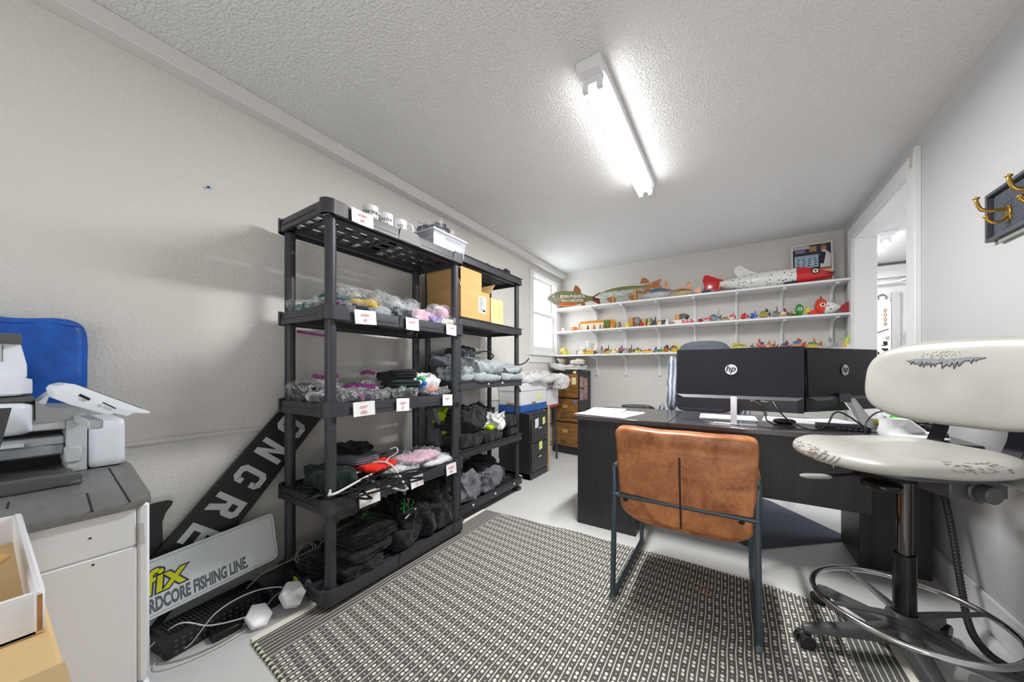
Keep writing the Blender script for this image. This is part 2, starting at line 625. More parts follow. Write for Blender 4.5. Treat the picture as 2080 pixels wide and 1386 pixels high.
def striplight(x, y0, y1, z, label, w_=0.115, k=1.0):
    t = thing('ceiling_light', label, 'light', (x, (y0 + y1) / 2, z))
    hw = w_ / 2
    MB().bx(x - hw, x + hw, y0, y1, z - 0.05, z).build('housing', fx_m, t, bev=0.004)
    MB().prism([(-hw * .8, 0), (-hw * .3, -.028), (hw * .3, -.028), (hw * .8, 0)], y1 - y0 - 0.1,
               frame((x, y0 + 0.05, z - 0.05), (1, 0, 0), (0, 0, 1), (0, 1, 0))).build('reflector', fx_m, t)
    for s_ in (-1, 1):
        MB().cyl((x + s_ * 0.032, y0 + 0.075, z - 0.082), (x + s_ * 0.032, y1 - 0.05, z - 0.082), 0.0165, n=14).build('tube', TUBE, t)
    for yy in (y0 + 0.06, y1 - 0.04):
        e = MB()
        for s_ in (-1, 1):
            e.bx(x + s_ * 0.032 - 0.013, x + s_ * 0.032 + 0.013, yy - 0.012, yy + 0.012, z - 0.105, z - 0.05)
        e.bx(x - 0.045, x + 0.045, yy - 0.006, yy + 0.006, z - 0.075, z - 0.05)
        e.build('lamp_holder', M('white_plastic', (235, 235, 235), rough=0.3), t, bev=0.002)
    # the light the reflector of this lamp throws downwards
    lo = area('lamp_light', (x, (y0 + y1) / 2, z - 0.101), (x, (y0 + y1) / 2, 0), 0.085, y1 - y0 - 0.14, LAMP_W * k)
    return t


striplight(-0.525, 1.43, 2.64, CZ, 'bare twin tube fluorescent strip light on the textured office ceiling')
striplight(1.33, 5.0, 6.2, 2.50, 'twin tube strip light glimpsed beyond the doorway', k=0.35)
# ------------------------------------------------------------------ plastic shelving racks
rack_m = M('charcoal_plastic', (56, 58, 63), rough=0.42, var=0.06, vs=5, bump=0.12, bs=400)
rack2_m = M('dark_grey_plastic', (52, 53, 56), rough=0.45, var=0.06, vs=5, bump=0.12, bs=400)
white_m = M('white_plastic', (235, 235, 235), rough=0.3)
paper_m = M('paper_white', (238, 238, 238), rough=0.7)
red_ink = M('red_ink', (216, 120, 120), rough=0.7)


def ringpts(x0, x1, y0, y1, off, r, z, n=5):
    w_, h_ = (x1 - x0) + 2 * off, (y1 - y0) + 2 * off
    return [((x0 + x1) / 2 + p[0], (y0 + y1) / 2 + p[1], z) for p in rrect(w_, h_, max(0.004, r + off), n)]


def rack(label, x0, x1, y0, y1, levels, h, pr, mat, style):
    t = thing('shelving_unit', label, 'shelf', ((x0 + x1) / 2, (y0 + y1) / 2, 0))
    for i, zt in enumerate(levels):
        zb = max(0.0 if style == 1 else 0.03, zt - h)
        m = MB()
        m.rings([ringpts(x0, x1, y0, y1, 0.0, 0.04, zb), ringpts(x0, x1, y0, y1, 0.0, 0.04, zb + 0.008), ringpts(x0, x1, y0, y1, -0.006, 0.04, zt),
                 ringpts(x0, x1, y0, y1, -0.016, 0.04, zt), ringpts(x0, x1, y0, y1, -0.016, 0.04, zb)], closed=True)
        dz = zt - 0.012
        a, b, c, d_ = x0 + 0.012, x1 - 0.012, y0 + 0.012, y1 - 0.012
        wx = b - a
        # long beams, with slots between them
        for f0, f1 in ((0, .13), (.27, .36), (.46, .54), (.64, .73), (.87, 1.0)):
            m.bx(a + wx * f0, a + wx * f1, c, d_, dz - 0.014, dz)
        for fx in (.135, .865):
            m.bx(a + wx * fx - .012, a + wx * fx + .012, c + .05, d_ - .05, zb + 0.006, dz)
        k = 0
        L = d_ - c
        step = 0.082 if style == 1 else 0.04
        y = c
        while y < d_ - 0.01:
            m.bx(a, b, y, min(y + (0.024 if style == 1 else .016), d_), dz - 0.016, dz - 0.002)
            y += step
        if style == 1:
            m.bx(a, b, (c + d_) / 2 - .05, (c + d_) / 2 + .05, dz - 0.014, dz - .001)
            # proud plates with slanted ends on the front rim, raised corner blocks
            for (ya, yb) in ((y0 + .035, y0 + .115), ((y0 + y1) / 2 - .075, (y0 + y1) / 2 + .075), (y1 - .115, y1 - .035)):
                m.prism([(ya - .0, zb + .002), (yb, zb + .002), (yb, zb + .012), (yb - .012, zt - .012), (yb - .02, zt + .006), (ya + .0, zt + .006)] if ya < y0 + .1 else
                        [(ya, zb + .002), (yb, zb + .002), (yb, zt + .006), (ya + .02, zt + .006), (ya + .012, zt - .012), (ya, zb + .012)] if yb > y1 - .1 else
                        [(ya, zb + .002), (yb, zb + .002), (yb - .015, zt + .006), (ya + .015, zt + .006)],
                        0.010, frame((x1 - 0.008, 0, 0), (0, 1, 0), (0, 0, 1)))
            for (cx, cy, a0) in ((x1 - .04, y0 + .04, 270), (x1 - .04, y1 - .04, 0), (x0 + .04, y0 + .04, 180), (x0 + .04, y1 - .04, 90)):
                arc = [(cx + .043 * math.cos(R(a0 + g)), cy + .043 * math.sin(R(a0 + g))) for g in range(-10, 101, 10)]
                arc2 = [(cx + .026 * math.cos(R(a0 + g)), cy + .026 * math.sin(R(a0 + g))) for g in range(100, -11, -10)]
                m.prism(arc + arc2, (zt + .007) - zb, Matrix.Translation((0, 0, zb)))
            m.bx(x1 - .003, x1 + .0015, y0 + .13, (y0 + y1) / 2 - .09, zb + .018, zb + .023)
            m.bx(x1 - .003, x1 + .0015, (y0 + y1) / 2 + .09, y1 - .13, zb + .018, zb + .023)
            m.bx(x0 + .07, x1 - .09, y0 - .0015, y0 + .002, zb + .026, zb + .031)
        else:
            m.bx(x1 - .004, x1 + .0008, y0 + .01, y1 - .01, zt - .006, zt)
        so = m.build('shelf', mat, t, ang=40)
        if style == 2 and i in (0, 2):
            for yy in (y0 + .16, (y0 + y1) / 2, y1 - .16) if i == 0 else (y0 + .35, (y0 + y1) / 2 + .1):
                MB().bx(x1 - .001, x1 + .0025, yy - .009, yy + .009, zt - .03, zt - .016).build('clip', white_m, so)
    zs = sorted(levels)
    for px, py in ((x1 - .045, y0 + .047), (x1 - .045, y1 - .047), (x0 + .045, y0 + .047), (x0 + .045, y1 - .047)):
        m = MB()
        for i in range(len(zs) - 1):
            lo = zs[i] - 0.005
            hi = zs[i + 1] - h + 0.002
            m.cyl((px, py, lo), (px, py, hi), pr, pr, 18)
            m.cyl((px, py, lo - .004), (px, py, lo + .012), pr * 1.12, pr * 1.02, 18)
        if style == 2:
            m.cyl((px, py, 0), (px, py, zs[0] - h + .002), pr * 1.15, pr, 16)
            m.box((px, py, 0.015), (0.06, 0.06, 0.03))
        m.build('post', mat, t)
    return t


RX0, RX1, RY0, RY1 = -1.965, -1.50, 0.825, 1.755
RZ = (0.088, 0.494, 0.93, 1.37, 1.842)
rack('tall charcoal plastic five shelf rack in front, with paper size tags on its edges', RX0, RX1, RY0, RY1, RZ, 0.06, 0.0245, rack_m, 1)
SX0, SX1, SY0, SY1 = -1.99, -1.595, 1.80, 2.68
SZ = (0.118, 0.512, 1.0, 1.455, 1.905)
rack('dark grey plastic rack behind, beside the black file cabinet', SX0, SX1, SY0, SY1, SZ, 0.055, 0.021, rack2_m, 2)

# paper tags taped to the front rims
random.seed(11)
tags = [(735, 4, 'M'), (741, 3, 'R'), (836, 3, ''), (915, 3, ''), (738, 2, '2XL'), (817, 2, 'S'), (907, 2, ''), (750, 1, 'S'), (845, 1, 'S'), (915, 1, 'M')]
wh = {4: 'top', 3: 'second highest', 2: 'middle', 1: 'second lowest'}
od = {}
for u, lv, s_ in tags:
    zt = RZ[lv]
    od[lv] = od.get(lv, 0) + 1
    p = onx(u, 700, RX1 + 0.006)
    y = p.y
    ww = 0.115 if u < 760 else (0.09 if lv != 2 else .085)
    n_ = ['leftmost', 'middle', 'rightmost'][od[lv] - 1]
    lb = 'white paper tag on the %s shelf edge of the front rack%s' % (wh[lv], '' if lv == 4 else ', %s of three' % n_)
    t = thing('paper_tag', lb, 'label', (RX1, y, zt - 0.05), 'paper tags taped to the front rack')
    yaw = random.uniform(-.06, .06)
    T = Matrix.Translation((RX1 + .004, y, zt - .034)) @ Matrix.Rotation(yaw, 4, 'X')
    bend = random.uniform(.002, .006)
    vs = []
    fs = []
    for i in range(7):
        for j in range(5):
            yy = (i / 6 - .5) * ww
            zz = (j / 4 - .5) * .068
            xx = .0045 + bend * (abs(i - 3) / 3) ** 2 + (.004 * ((4 - j) / 4) ** 2)
            vs.append((xx, yy, zz))
    for i in range(6):
        for j in range(4):
            a = i * 5 + j
            fs.append((a, a + 5, a + 6, a + 1))
    m = MB().add(vs, fs, T)
    m.build('sheet', paper_m, t)
    T2 = T @ frame((.0105, 0, 0.012), (0, 1, 0), (0, 0, 1))
    textmesh('red_lettering', 'hoodies' if lv != 2 else 'long sl', 0.014, T2, red_ink, t, off=0.0)
    if s_:
        textmesh('red_lettering', s_, 0.022, T @ frame((.011, .0, -.015), (0, 1, 0), (0, 0, 1)), red_ink, t, off=0.0)

# ------------------------------------------------------------------ cloth
def fab(name, c, var=.10, rough=.9, sheen=.15, bump=.35, bs=500):
    """fabric: colour, fine weave and small drape creases"""
    m = M(name, c, rough=rough, var=var, vs=14, sheen=sheen, spec=.2)
    nt = m.node_tree
    b = nt.nodes['Principled BSDF']
    tc = nt.nodes['Texture Coordinate']
    n1 = nd(nt, 'ShaderNodeTexNoise', i_Scale=13.0, i_Detail=2.0, i_Distortion=2.2)
    n2 = nd(nt, 'ShaderNodeTexNoise', i_Scale=bs, i_Detail=2.0)
    mp = nd(nt, 'ShaderNodeMapping')
    mp.inputs['Scale'].default_value = (1, 1.6, 2.6)
    nt.links.new(tc.outputs['Object'], mp.inputs[0])
    nt.links.new(mp.outputs[0], n1.inputs['Vector'])
    nt.links.new(tc.outputs['Object'], n2.inputs['Vector'])
    pp_ = nd(nt, 'ShaderNodeMath', operation='PINGPONG')
    pp_.inputs[1].default_value = .08
    nt.links.new(n1.outputs[0], pp_.inputs[0])
    b1 = nd(nt, 'ShaderNodeBump', i_Strength=.5, i_Distance=.07)
    b2 = nd(nt, 'ShaderNodeBump', i_Strength=bump, i_Distance=.0015)
    nt.links.new(pp_.outputs[0], b1.inputs['Height'])
    nt.links.new(n2.outputs[0], b2.inputs['Height'])
    nt.links.new(b1.outputs[0], b2.inputs['Normal'])
    nt.links.new(b2.outputs[0], b.inputs['Normal'])
    return m


F_BLACK = fab('black_fleece', (30, 32, 33))
F_BLACKP = fab('black_knit', (17, 18, 20))
F_CHAR = fab('charcoal_fleece', (66, 68, 73))
F_HEATH = fab('heather_grey_fleece', (163, 170, 174), var=.06)
F_GREY = fab('grey_fleece', (120, 122, 130))
F_NAVY = fab('navy_knit', (38, 44, 60))
F_TEAL = fab('teal_knit', (46, 104, 100))
F_YEL = fab('yellow_knit', (226, 186, 52))
F_PINK = fab('pink_knit', (224, 176, 196))
F_MAG = fab('magenta_zip', (170, 60, 150), sheen=0)
F_PURP = fab('purple_knit', (128, 96, 186))
F_RED = fab('red_cotton', (232, 44, 26))
F_WHITE = fab('white_cotton', (226, 225, 224), var=.04)
F_CREAM = fab('cream_cotton', (222, 214, 200), var=.06)
F_NEON = fab('neon_yellow_mesh', (190, 232, 30), sheen=0)
F_DGREEN = fab('dark_green_fleece', (22, 38, 34))
F_OR = fab('orange_print', (232, 124, 70))
F_GRN = fab('green_print', (60, 190, 80))
F_BLUEP = fab('blue_print', (40, 110, 190))


def bagmat():
    m, nt, b = newmat('clear_plastic_film')
    b.inputs['Base Color'].default_value = rgb(226, 228, 232)
    b.inputs['Roughness'].default_value = 0.12
    b.inputs['Specular IOR Level'].default_value = 0.9
    tc = nd(nt, 'ShaderNodeTexCoord')
    n = nd(nt, 'ShaderNodeTexNoise', i_Scale=38, i_Detail=3.0, i_Distortion=1.4)
    nt.links.new(tc.outputs['Object'], n.inputs['Vector'])
    mr = nd(nt, 'ShaderNodeMapRange')
    mr.inputs[1].default_value = .45
    mr.inputs[2].default_value = .72
    mr.inputs[3].default_value = .10
    mr.inputs[4].default_value = .55
    nt.links.new(n.outputs[0], mr.inputs[0])
    nt.links.new(mr.outputs[0], b.inputs['Alpha'])
    bp = nd(nt, 'ShaderNodeBump', i_Strength=.9, i_Distance=.004)
    nt.links.new(n.outputs[0], bp.inputs['Height'])
    nt.links.new(bp.outputs[0], b.inputs['Normal'])
    return m


BAG = bagmat()


def cloth_fn(size, amp, seed, layers, wr):
    sd = Vector((seed * 7.31, seed * 3.17, seed * 1.93))
    hx, hy, hz = size[0] / 2, size[1] / 2, size[2] / 2
    ang = seed * 1.7
    ca, sa = math.cos(ang), math.sin(ang)
    nn = noise.noise

    def ridge(x, y, z):
        return (1 - min(1.0, abs(nn(Vector((x, y, z)))) * 2.2)) ** 2

    def fn(w_, q):
        l = Vector((w_.x / max(hx, .01), w_.y / max(hy, .01), w_.z / max(hz, .01) * .6))
        if l.length > 0:
            l.normalize()
        u_ = w_.x * ca + w_.y * sa
        v_ = -w_.x * sa + w_.y * ca
        a = nn(w_ * 9 + sd) * amp
        r1 = ridge(u_ * 6 + sd.x, v_ * 17 + sd.y, w_.z * 8)
        r2 = ridge(u_ * 20 + sd.y, v_ * 9 + sd.z, w_.z * 14)
        up = (q.z + 1) / 2
        off = l * (a + (r1 - .35) * wr * 1.5 + (r2 - .35) * wr * .8) * (.35 + .65 * up)
        o = w_ + off
        if layers:
            s_ = abs(math.sin(PI * layers * (q.z + 1) / 2 + .5 * nn(w_ * 5 + sd)))
            k = max(abs(q.x), abs(q.y))
            if k > .72:
                sh = (1 - s_ ** .45) * .13 * (k - .72) / .28
                o.x -= o.x * sh
                o.y -= o.y * sh
        o.z += nn(Vector((w_.x * 5, w_.y * 5, 0)) + sd) * amp * 1.1 * up
        o.z = max(o.z, -hz)
        return o
    return fn


def clothmb(m, c, size, rz=0.0, seed=1, amp=.008, layers=0, wr=.006, pw=5, n=None, rx=0, ry=0):
    nx = max(8, int(size[0] / .0095))
    ny = max(8, int(size[1] / .0095))
    nz = max(5, int(size[2] / .010) if not layers else layers * 7)
    n = n or (min(nx, 34), min(ny, 34), min(nz, 20))
    T = rotm((c[0], c[1], c[2] + size[2] / 2), rz, rx, ry)
    m.sbox((0, 0, 0), size, n, pw, cloth_fn(size, amp, seed, layers, wr), T)
    return m


def garment(name, label, cat, mat, c, size, rz=0.0, seed=1, amp=.008, layers=2, wr=.006, pw=5, group=None, rx=0, ry=0, extra=None):
    m = MB()
    clothmb(m, c, size, rz, seed, amp, layers, wr, pw, rx=rx, ry=ry)
    for e in (extra or []):
        clothmb(m, **e)
    o = m.build(name, mat, smooth=True, ang=70)
    return tag(o, label, cat, group)


def bagged(label, mat, c, size, rz=0.0, seed=1, mat2=None, zip_c=None, zip_off=None, group=None, amp=.01, wr=.012, rx=0, ry=0):
    t = thing('bagged_garment', label, 'clothing', c, group)
    inner = (size[0] * .9, size[1] * .9, size[2] * .86)
    m = MB()
    clothmb(m, c, inner, rz, seed, amp, 1, wr * .6, 4, rx=rx, ry=ry)
    m.build('garment', mat, t, ang=70)
    if mat2:
        m = MB()
        clothmb(m, (c[0] + size[0] * .08, c[1] - size[1] * .1, c[2] + inner[2] * .7), (size[0] * .5, size[1] * .45, size[2] * .3), rz + .3, seed + 5, amp, 0, wr * .5, 3)
        m.build('printed_panel', mat2, t, ang=70)
    m = MB()
    clothmb(m, c, size, rz, seed + 3, amp * 1.3, 0, wr * 1.7, 4, rx=rx, ry=ry)
    m.build('plastic_bag', BAG, t, ang=25)
    if zip_c:
        zo = zip_off or (0, size[1] / 2, size[2] * .5)
        m = MB()
        T = rotm(c, rz) @ Matrix.Translation(zo)
        pts = []
        L = size[0] if len(zo) < 4 else zo[3]
        for i in range(9):
            pts.append((-L / 2 + L * i / 8, .004 * math.sin(i * .7 + seed), .004 * math.sin(i * .8 + seed)))
        m.rings([[(p[0], p[1] - .001, p[2] - .011), (p[0], p[1] + .001, p[2] - .011), (p[0], p[1] + .001, p[2] + .011), (p[0], p[1] - .001, p[2] + .011)] for p in pts], T=T)
        m.build('zip_strip', zip_c, t)
        g_, f_ = [], []
        for i in range(13):
            for j in range(6):
                k_ = j / 5
                xx = (-L / 2 + L * i / 12) * (1 - .06 * k_)
                yy = zo[1] * (1 - .75 * k_) + .006 * math.sin(i * 1.3 + j + seed) * math.sin(PI * k_)
                zz = (zo[2] - .008) * (1 - k_) + inner[2] * .55 * k_ + .007 * math.sin(i * 2.1 + j * 1.7)
                g_.append((xx, yy, zz))
        for i in range(12):
            for j in range(5):
                f_.append((i * 6 + j, i * 6 + 6 + j, i * 6 + 7 + j, i * 6 + j + 1))
        MB().add(g_, f_, rotm(c, rz)).build('bag_flap', BAG, t)
    return t


ZM = M('magenta_zip_strip', (176, 72, 158), rough=.35, alpha=.85)
ZP = M('pink_zip_strip', (216, 130, 200), rough=.35, alpha=.8)


def Y1(u, x):
    return onx(u, 700, x).y


# front rack, second highest shelf: bagged knitwear
z = RZ[3] - .008
G = 'bagged knit hats on the front rack'
bagged('clear bag of dark green knitwear at the far left back of the second highest shelf', F_TEAL, (-1.84, .95, z), (.2, .16, .07), .2, 1, F_CHAR, group=G)
bagged('clear bag of dark grey knitwear lying low behind the left post, magenta edge', F_CHAR, (-1.66, .93, z), (.2, .15, .05), -.1, 2, None, ZM, (-.02, .09, .03), group=G)
bagged('clear bag with teal green knit hat leaning up behind the front post', F_TEAL, (-1.76, 1.03, z + .062), (.17, .15, .07), .3, 3, None, group=G, ry=-.15)
bagged('clear bag with a yellow and green knit hat', F_YEL, (-1.68, 1.12, z + .05), (.15, .17, .07), -.5, 4, F_TEAL, group=G, ry=.2)
bagged('flat clear bag of striped navy knit next to the front post', F_NAVY, (-1.6, 1.0, z), (.14, .2, .045), .1, 5, F_YEL, ZP, (0, -.1, .03), group=G)
bagged('clear bag of pale grey yellow knit in front of the yellow hat', F_HEATH, (-1.6, 1.15, z), (.13, .15, .06), .2, 6, F_YEL, group=G)
bagged('large clear bag of black knit hat at the back middle of the pile', F_CHAR, (-1.80, 1.27, z + .07), (.18, .2, .09), -.2, 7, None, group=G)
bagged('cloudy white plastic bag slumped over the middle of the knit pile', F_HEATH, (-1.66, 1.28, z + .055), (.16, .2, .08), .5, 8, None, group=G, ry=.15)
bagged('clear bag of dark navy hat at the front middle of the pile', F_NAVY, (-1.585, 1.28, z), (.12, .16, .07), -.3, 9, F_CHAR, group=G)
bagged('low bag of dark knit lying under the pile at the back', F_CHAR, (-1.83, 1.16, z), (.2, .2, .06), 0, 10, None, group=G)
bagged('low bag of grey knit under the pile at the back centre', F_GREY, (-1.82, 1.37, z), (.2, .22, .07), 0, 11, None, group=G)
bagged('clear bag with pale blue and white hat near the open cardboard box', F_HEATH, (-1.74, 1.46, z + .055), (.16, .15, .10), .3, 12, F_NAVY, group=G)
bagged('crinkled clear bag with pink star patterned knit at the shelf front', F_PINK, (-1.57, 1.40, z), (.12, .14, .045), .1, 13, None, group=G)
bagged('bag with pink and white striped knit above the front edge', F_PINK, (-1.62, 1.48, z + .03), (.13, .13, .06), -.4, 14, F_WHITE, group=G)
bagged('clear bag with a purple knit hat at the front edge', F_PURP, (-1.565, 1.52, z), (.1, .13, .06), .1, 15, None, group=G)
bagged('clear bag with fluffy pink pom pom hat by the right front post', F_PINK, (-1.60, 1.62, z + .05), (.12, .11, .08), .5, 16, F_WHITE, group=G)
bagged('clear bag with cream and purple hat at the right front edge', F_CREAM, (-1.56, 1.61, z), (.1, .13, .055), -.2, 17, F_PURP, group=G)
bagged('dark teal bag corner sticking up by the right rear post', F_TEAL, (-1.72, 1.6, z), (.16, .14, .09), .6, 18, None, group=G)
# front rack, middle shelf
z = RZ[2] - .008
G = 'bagged black clothing on the middle shelf'
bagged('clear zip bag of black clothes standing at the left end, magenta zip up', F_BLACKP, (-1.83, .96, z), (.2, .2, .10), .15, 21, None, ZM, (-.02, .06, .125), group=G)
bagged('flat zip bag with white size sticker and pink corner at the left end', F_BLACKP, (-1.64, .93, z), (.2, .18, .055), -.15, 22, F_WHITE, ZP, (.05, .09, .03), group=G)
bagged('clear zip bag of black clothes behind the front post, pink zip', F_BLACKP, (-1.7, 1.10, z), (.22, .2, .06), .2, 23, None, ZM, (.04, -.02, .075), group=G)
bagged('clear zip bag with green printed black shirt and arched pink zip', F_BLACK, (-1.8, 1.22, z), (.2, .2, .10), -.2, 24, F_CHAR, ZM, (0, .02, .145), group=G)
bagged('shiny clear bag with silver grey shirt just right of the front post', F_CHAR, (-1.57, 1.08, z), (.12, .2, .05), .05, 25, None, group=G)
bagged('shiny clear bag with black shirt and green print at the shelf front', F_BLACK, (-1.57, 1.28, z), (.12, .19, .055), -.05, 26, F_GRN, group=G)
bagged('clear bag of dark shirt under the folded black trousers', F_BLACK, (-1.75, 1.3, z), (.18, .24, .045), 0, 27, None, group=G)
bagged('clear bag with orange and grey printed shirt by the right front post', F_CHAR, (-1.585, 1.54, z), (.13, .24, .05), .05, 28, F_OR, group=G)
garment('folded_trousers', 'dark grey green folded knit trousers, lower of the folded pair beside the blue green packet', 'clothing', F_DGREEN, (-1.66, 1.36, z + .042), (.2, .19, .06), -.2, 29, .006, 3, .004, group='folded knit trousers')
garment('folded_trousers', 'black folded knit trousers on top of the dark green folded pair', 'clothing', F_BLACKP, (-1.68, 1.35, z + .10), (.2, .18, .055), -.1, 30, .008, 3, .006, group='folded knit trousers', ry=-.1)
garment('printed_packet', 'blue, green and white striped packet between black trousers and pale shirts', 'packet', F_BLUEP, (-1.63, 1.47, z + .045), (.1, .05, .06), .3, 31, .004, 2, .003, ry=.25)
garment('green_packet', 'small green packet resting on the blue striped packet', 'packet', F_GRN, (-1.63, 1.485, z + .1), (.07, .05, .02), .3, 32, .003, 1, .002, ry=.25)
garment('folded_shirt', 'pale grey shirt heaped right of the striped packet', 'clothing', F_HEATH, (-1.74, 1.55, z), (.22, .2, .12), .4, 33, .02, 2, .02)
garment('folded_shirt', 'white shirt draped over the pale grey one behind the orange print', 'clothing', F_WHITE, (-1.66, 1.54, z + .05), (.13, .2, .06), .1, 34, .018, 0, .018, ry=.3)
# front rack, second lowest shelf
z = RZ[1] - .008
garment('folded_hoodie', 'dark green fleece garment slumped at the left end of the second lowest shelf', 'clothing', F_DGREEN, (-1.72, .97, z), (.34, .17, .10), -.15, 41, .02, 1, .015, ry=-.12)
garment('folded_hoodie', 'black folded fleece at the bottom of the red shirt pile', 'clothing', F_BLACK, (-1.78, 1.17, z), (.26, .22, .055), .1, 42, .01, 1, .01)
garment('folded_shirt', 'bright red folded shirt in the middle of the black and grey pile', 'clothing', F_RED, (-1.70, 1.19, z + .05), (.24, .2, .035), .15, 43, .008, 1, .008)
garment('folded_shirt', 'grey striped folded shirt lying over the red shirt', 'clothing', F_GREY, (-1.77, 1.15, z + .085), (.22, .18, .045), .1, 44, .01, 3, .01)
garment('folded_shirt', 'black folded shirt peaked on top of the grey and red shirts', 'clothing', F_BLACKP, (-1.80, 1.16, z + .128), (.17, .17, .045), .5, 45, .03, 1, .014)
bagged('clear bag with pink shirt, highest on the right of the second lowest shelf', F_PINK, (-1.66, 1.47, z + .04), (.24, .3, .05), .1, 46, None, group='bagged shirts on the second lowest shelf', amp=.014)
bagged('clear bag with plum grey shirt behind the pink one', F_CHAR, (-1.8, 1.40, z + .03), (.18, .2, .05), -.1, 47, F_PINK, group='bagged shirts on the second lowest shelf')
bagged('clear bag with white shirt in front of the hangers', F_HEATH, (-1.62, 1.31, z), (.2, .24, .05), .1, 48, F_WHITE, group='bagged shirts on the second lowest shelf', amp=.012)
bagged('clear bag with white shirt below the pink one by the right post', F_WHITE, (-1.6, 1.56, z), (.16, .24, .045), 0, 49, None, group='bagged shirts on the second lowest shelf', amp=.012)
# hangers
hk = M('black_hanger_plastic', (22, 22, 24), rough=.3)
hw_ = M('white_hanger_plastic', (228, 228, 226), rough=.3)


def hanger(label, mat, T, group):
    m = MB()
    m.tube(spline([(-.2, -.085, 0), (-.19, -.075, 0), (0, 0.02, 0), (.19, -.075, 0), (.2, -.085, 0), (.17, -.10, 0), (0, -.10, 0), (-.17, -.10, 0)], 5, True), .0055, 7, closed=True, T=T)
    m.tube(spline([(0, .02, 0), (0, .05, .001), (.02, .075, .002), (.025, .1, .002), (0, .118, .002), (-.026, .1, .002)], 5), .003, 6, T=T)
    return tag(m.build('coat_hanger', mat), label, 'hanger', group)


random.seed(5)
zz = RZ[1] + .002
hs = [('black plastic hanger, lowest of the hanger tangle', hk, (-1.62, 1.0, zz), .3), ('black plastic hanger lying across the shelf front edge', hk, (-1.50, 1.10, zz + .016), 1.5),
      ('black plastic hanger pointing to the left post', hk, (-1.66, 1.05, zz + .02), 2.1), ('black plastic hanger reaching right along the shelf front', hk, (-1.505, 1.22, zz + .028), 1.62),
      ('black plastic hanger behind the front post', hk, (-1.6, .98, zz + .03), -.9), ('black plastic hanger at the top of the tangle', hk, (-1.53, 1.08, zz + .04), 1.3)]
for i, (lb, mt, loc, rz) in enumerate(hs):
    hanger(lb, mt, rotm(loc, rz, random.uniform(-.05, .05), random.uniform(-.04, .04)), 'coat hangers in a tangle')
hanger('white plastic hanger lying left of the front post', hw_, rotm((-1.64, .98, zz + .045), 2.0, .05, 0), 'coat hangers in a tangle')
hanger('white plastic hanger standing up against the red shirt', hw_, rotm((-1.60, 1.20, zz + .065), .25, .75, .15), 'coat hangers in a tangle')
# front rack, lowest shelf : black hoodies
z = RZ[0] - .01
GH = 'black hoodies on the lowest shelf of the front rack'
emb_g = M('green_embroidery', (40, 210, 80), rough=.6)
emb_p = M('pink_embroidery', (216, 120, 150), rough=.6)
emb_w = M('white_embroidery', (210, 210, 225), rough=.6)


def hoodie(label, c, size, rz, seed, mat=F_BLACK, layers=2, amp=.014, wr=.012, emb=None, ry=0, extra=None):
    t = thing('hoodie', label, 'clothing', c, GH)
    m = MB()
    clothmb(m, c, size, rz, seed, amp, layers, wr, 4, ry=ry)
    for e in (extra or []):
        clothmb(m, **e)
    m.build('fleece_body', mat, t, ang=70)
    if emb:
        ex, ey, ez, sc = emb
        T = frame((ex, ey, ez), (-.25, .95, 0), (-.6, 0, .8)) @ Matrix.Scale(sc, 4)
        g = MB()
        for pts in ([(-.04, -.01), (-.02, .02), (-.03, .035)], [(-.03, -.025), (0, -.02), (.03, -.012)], [(0, .0), (.02, .03), (.035, .028)], [(-.01, .005), (-.005, .045)],
                    [(.02, 0), (.045, .005), (.05, .018)], [(-.05, .01), (-.03, .012)]):
            g.tube(spline([(p[0], p[1], 0) for p in pts], 3), .0022, 5, T=T)
        eo = g.build('embroidery', emb_g, t)
        MB().tube(spline([(-.045, -.035, 0), (0, -.028, 0), (.045, -.024, 0)], 4), .003, 5, T=T).build('embroidery', emb_w, t)
        MB().tube(spline([(0, .012, 0), (.018, .024, 0), (.02, .038, 0)], 4), .0035, 5, T=T).build('embroidery', emb_p, t)
    return t


hoodie('black hoodie, lowest at the left front, sleeve end showing', (-1.60, 1.04, z), (.19, .26, .07), .1, 51)
hoodie('black hoodie at the left back in shadow', (-1.8, .98, z), (.25, .24, .07), .1, 52, F_BLACKP)
hoodie('black hoodie folded above the lowest left one, seam in front', (-1.63, 1.08, z + .065), (.24, .28, .05), .15, 53)
hoodie('black hoodie topmost at the left, green stitching at its rear edge', (-1.66, 1.12, z + .11), (.26, .29, .07), .05, 54, emb=(-1.70, 1.16, z + .195, .8))
hoodie('black hoodie draped from the middle with a green and pink embroidered badge', (-1.68, 1.38, z), (.24, .22, .23), .25, 55, layers=0, amp=.03, wr=.03, emb=(-1.575, 1.345, z + .21, 1.25),
       extra=[dict(c=(-1.6, 1.31, z), size=(.15, .17, .1), rz=.3, seed=60, amp=.02, wr=.02)])
hoodie('black hoodie lying flat at the middle back of the lowest shelf', (-1.84, 1.25, z), (.2, .3, .14), .1, 56, F_BLACKP)
hoodie('black hoodie heaped at the right end with a rolled hood', (-1.70, 1.59, z), (.26, .22, .27), -.2, 57, layers=0, amp=.035, wr=.03, emb=(-1.665, 1.53, z + .285, .8),
       extra=[dict(c=(-1.60, 1.6, z), size=(.15, .2, .17), rz=.2, seed=61, amp=.02, wr=.02)])
hoodie('charcoal black hoodie bulging in front of the rolled hood', (-1.6, 1.5, z), (.15, .17, .15), .5, 58, layers=1)

# top of the front rack
zt = RZ[4] + .0
mug_m = M('white_ceramic', (236, 236, 238), rough=.12, coat=.4)


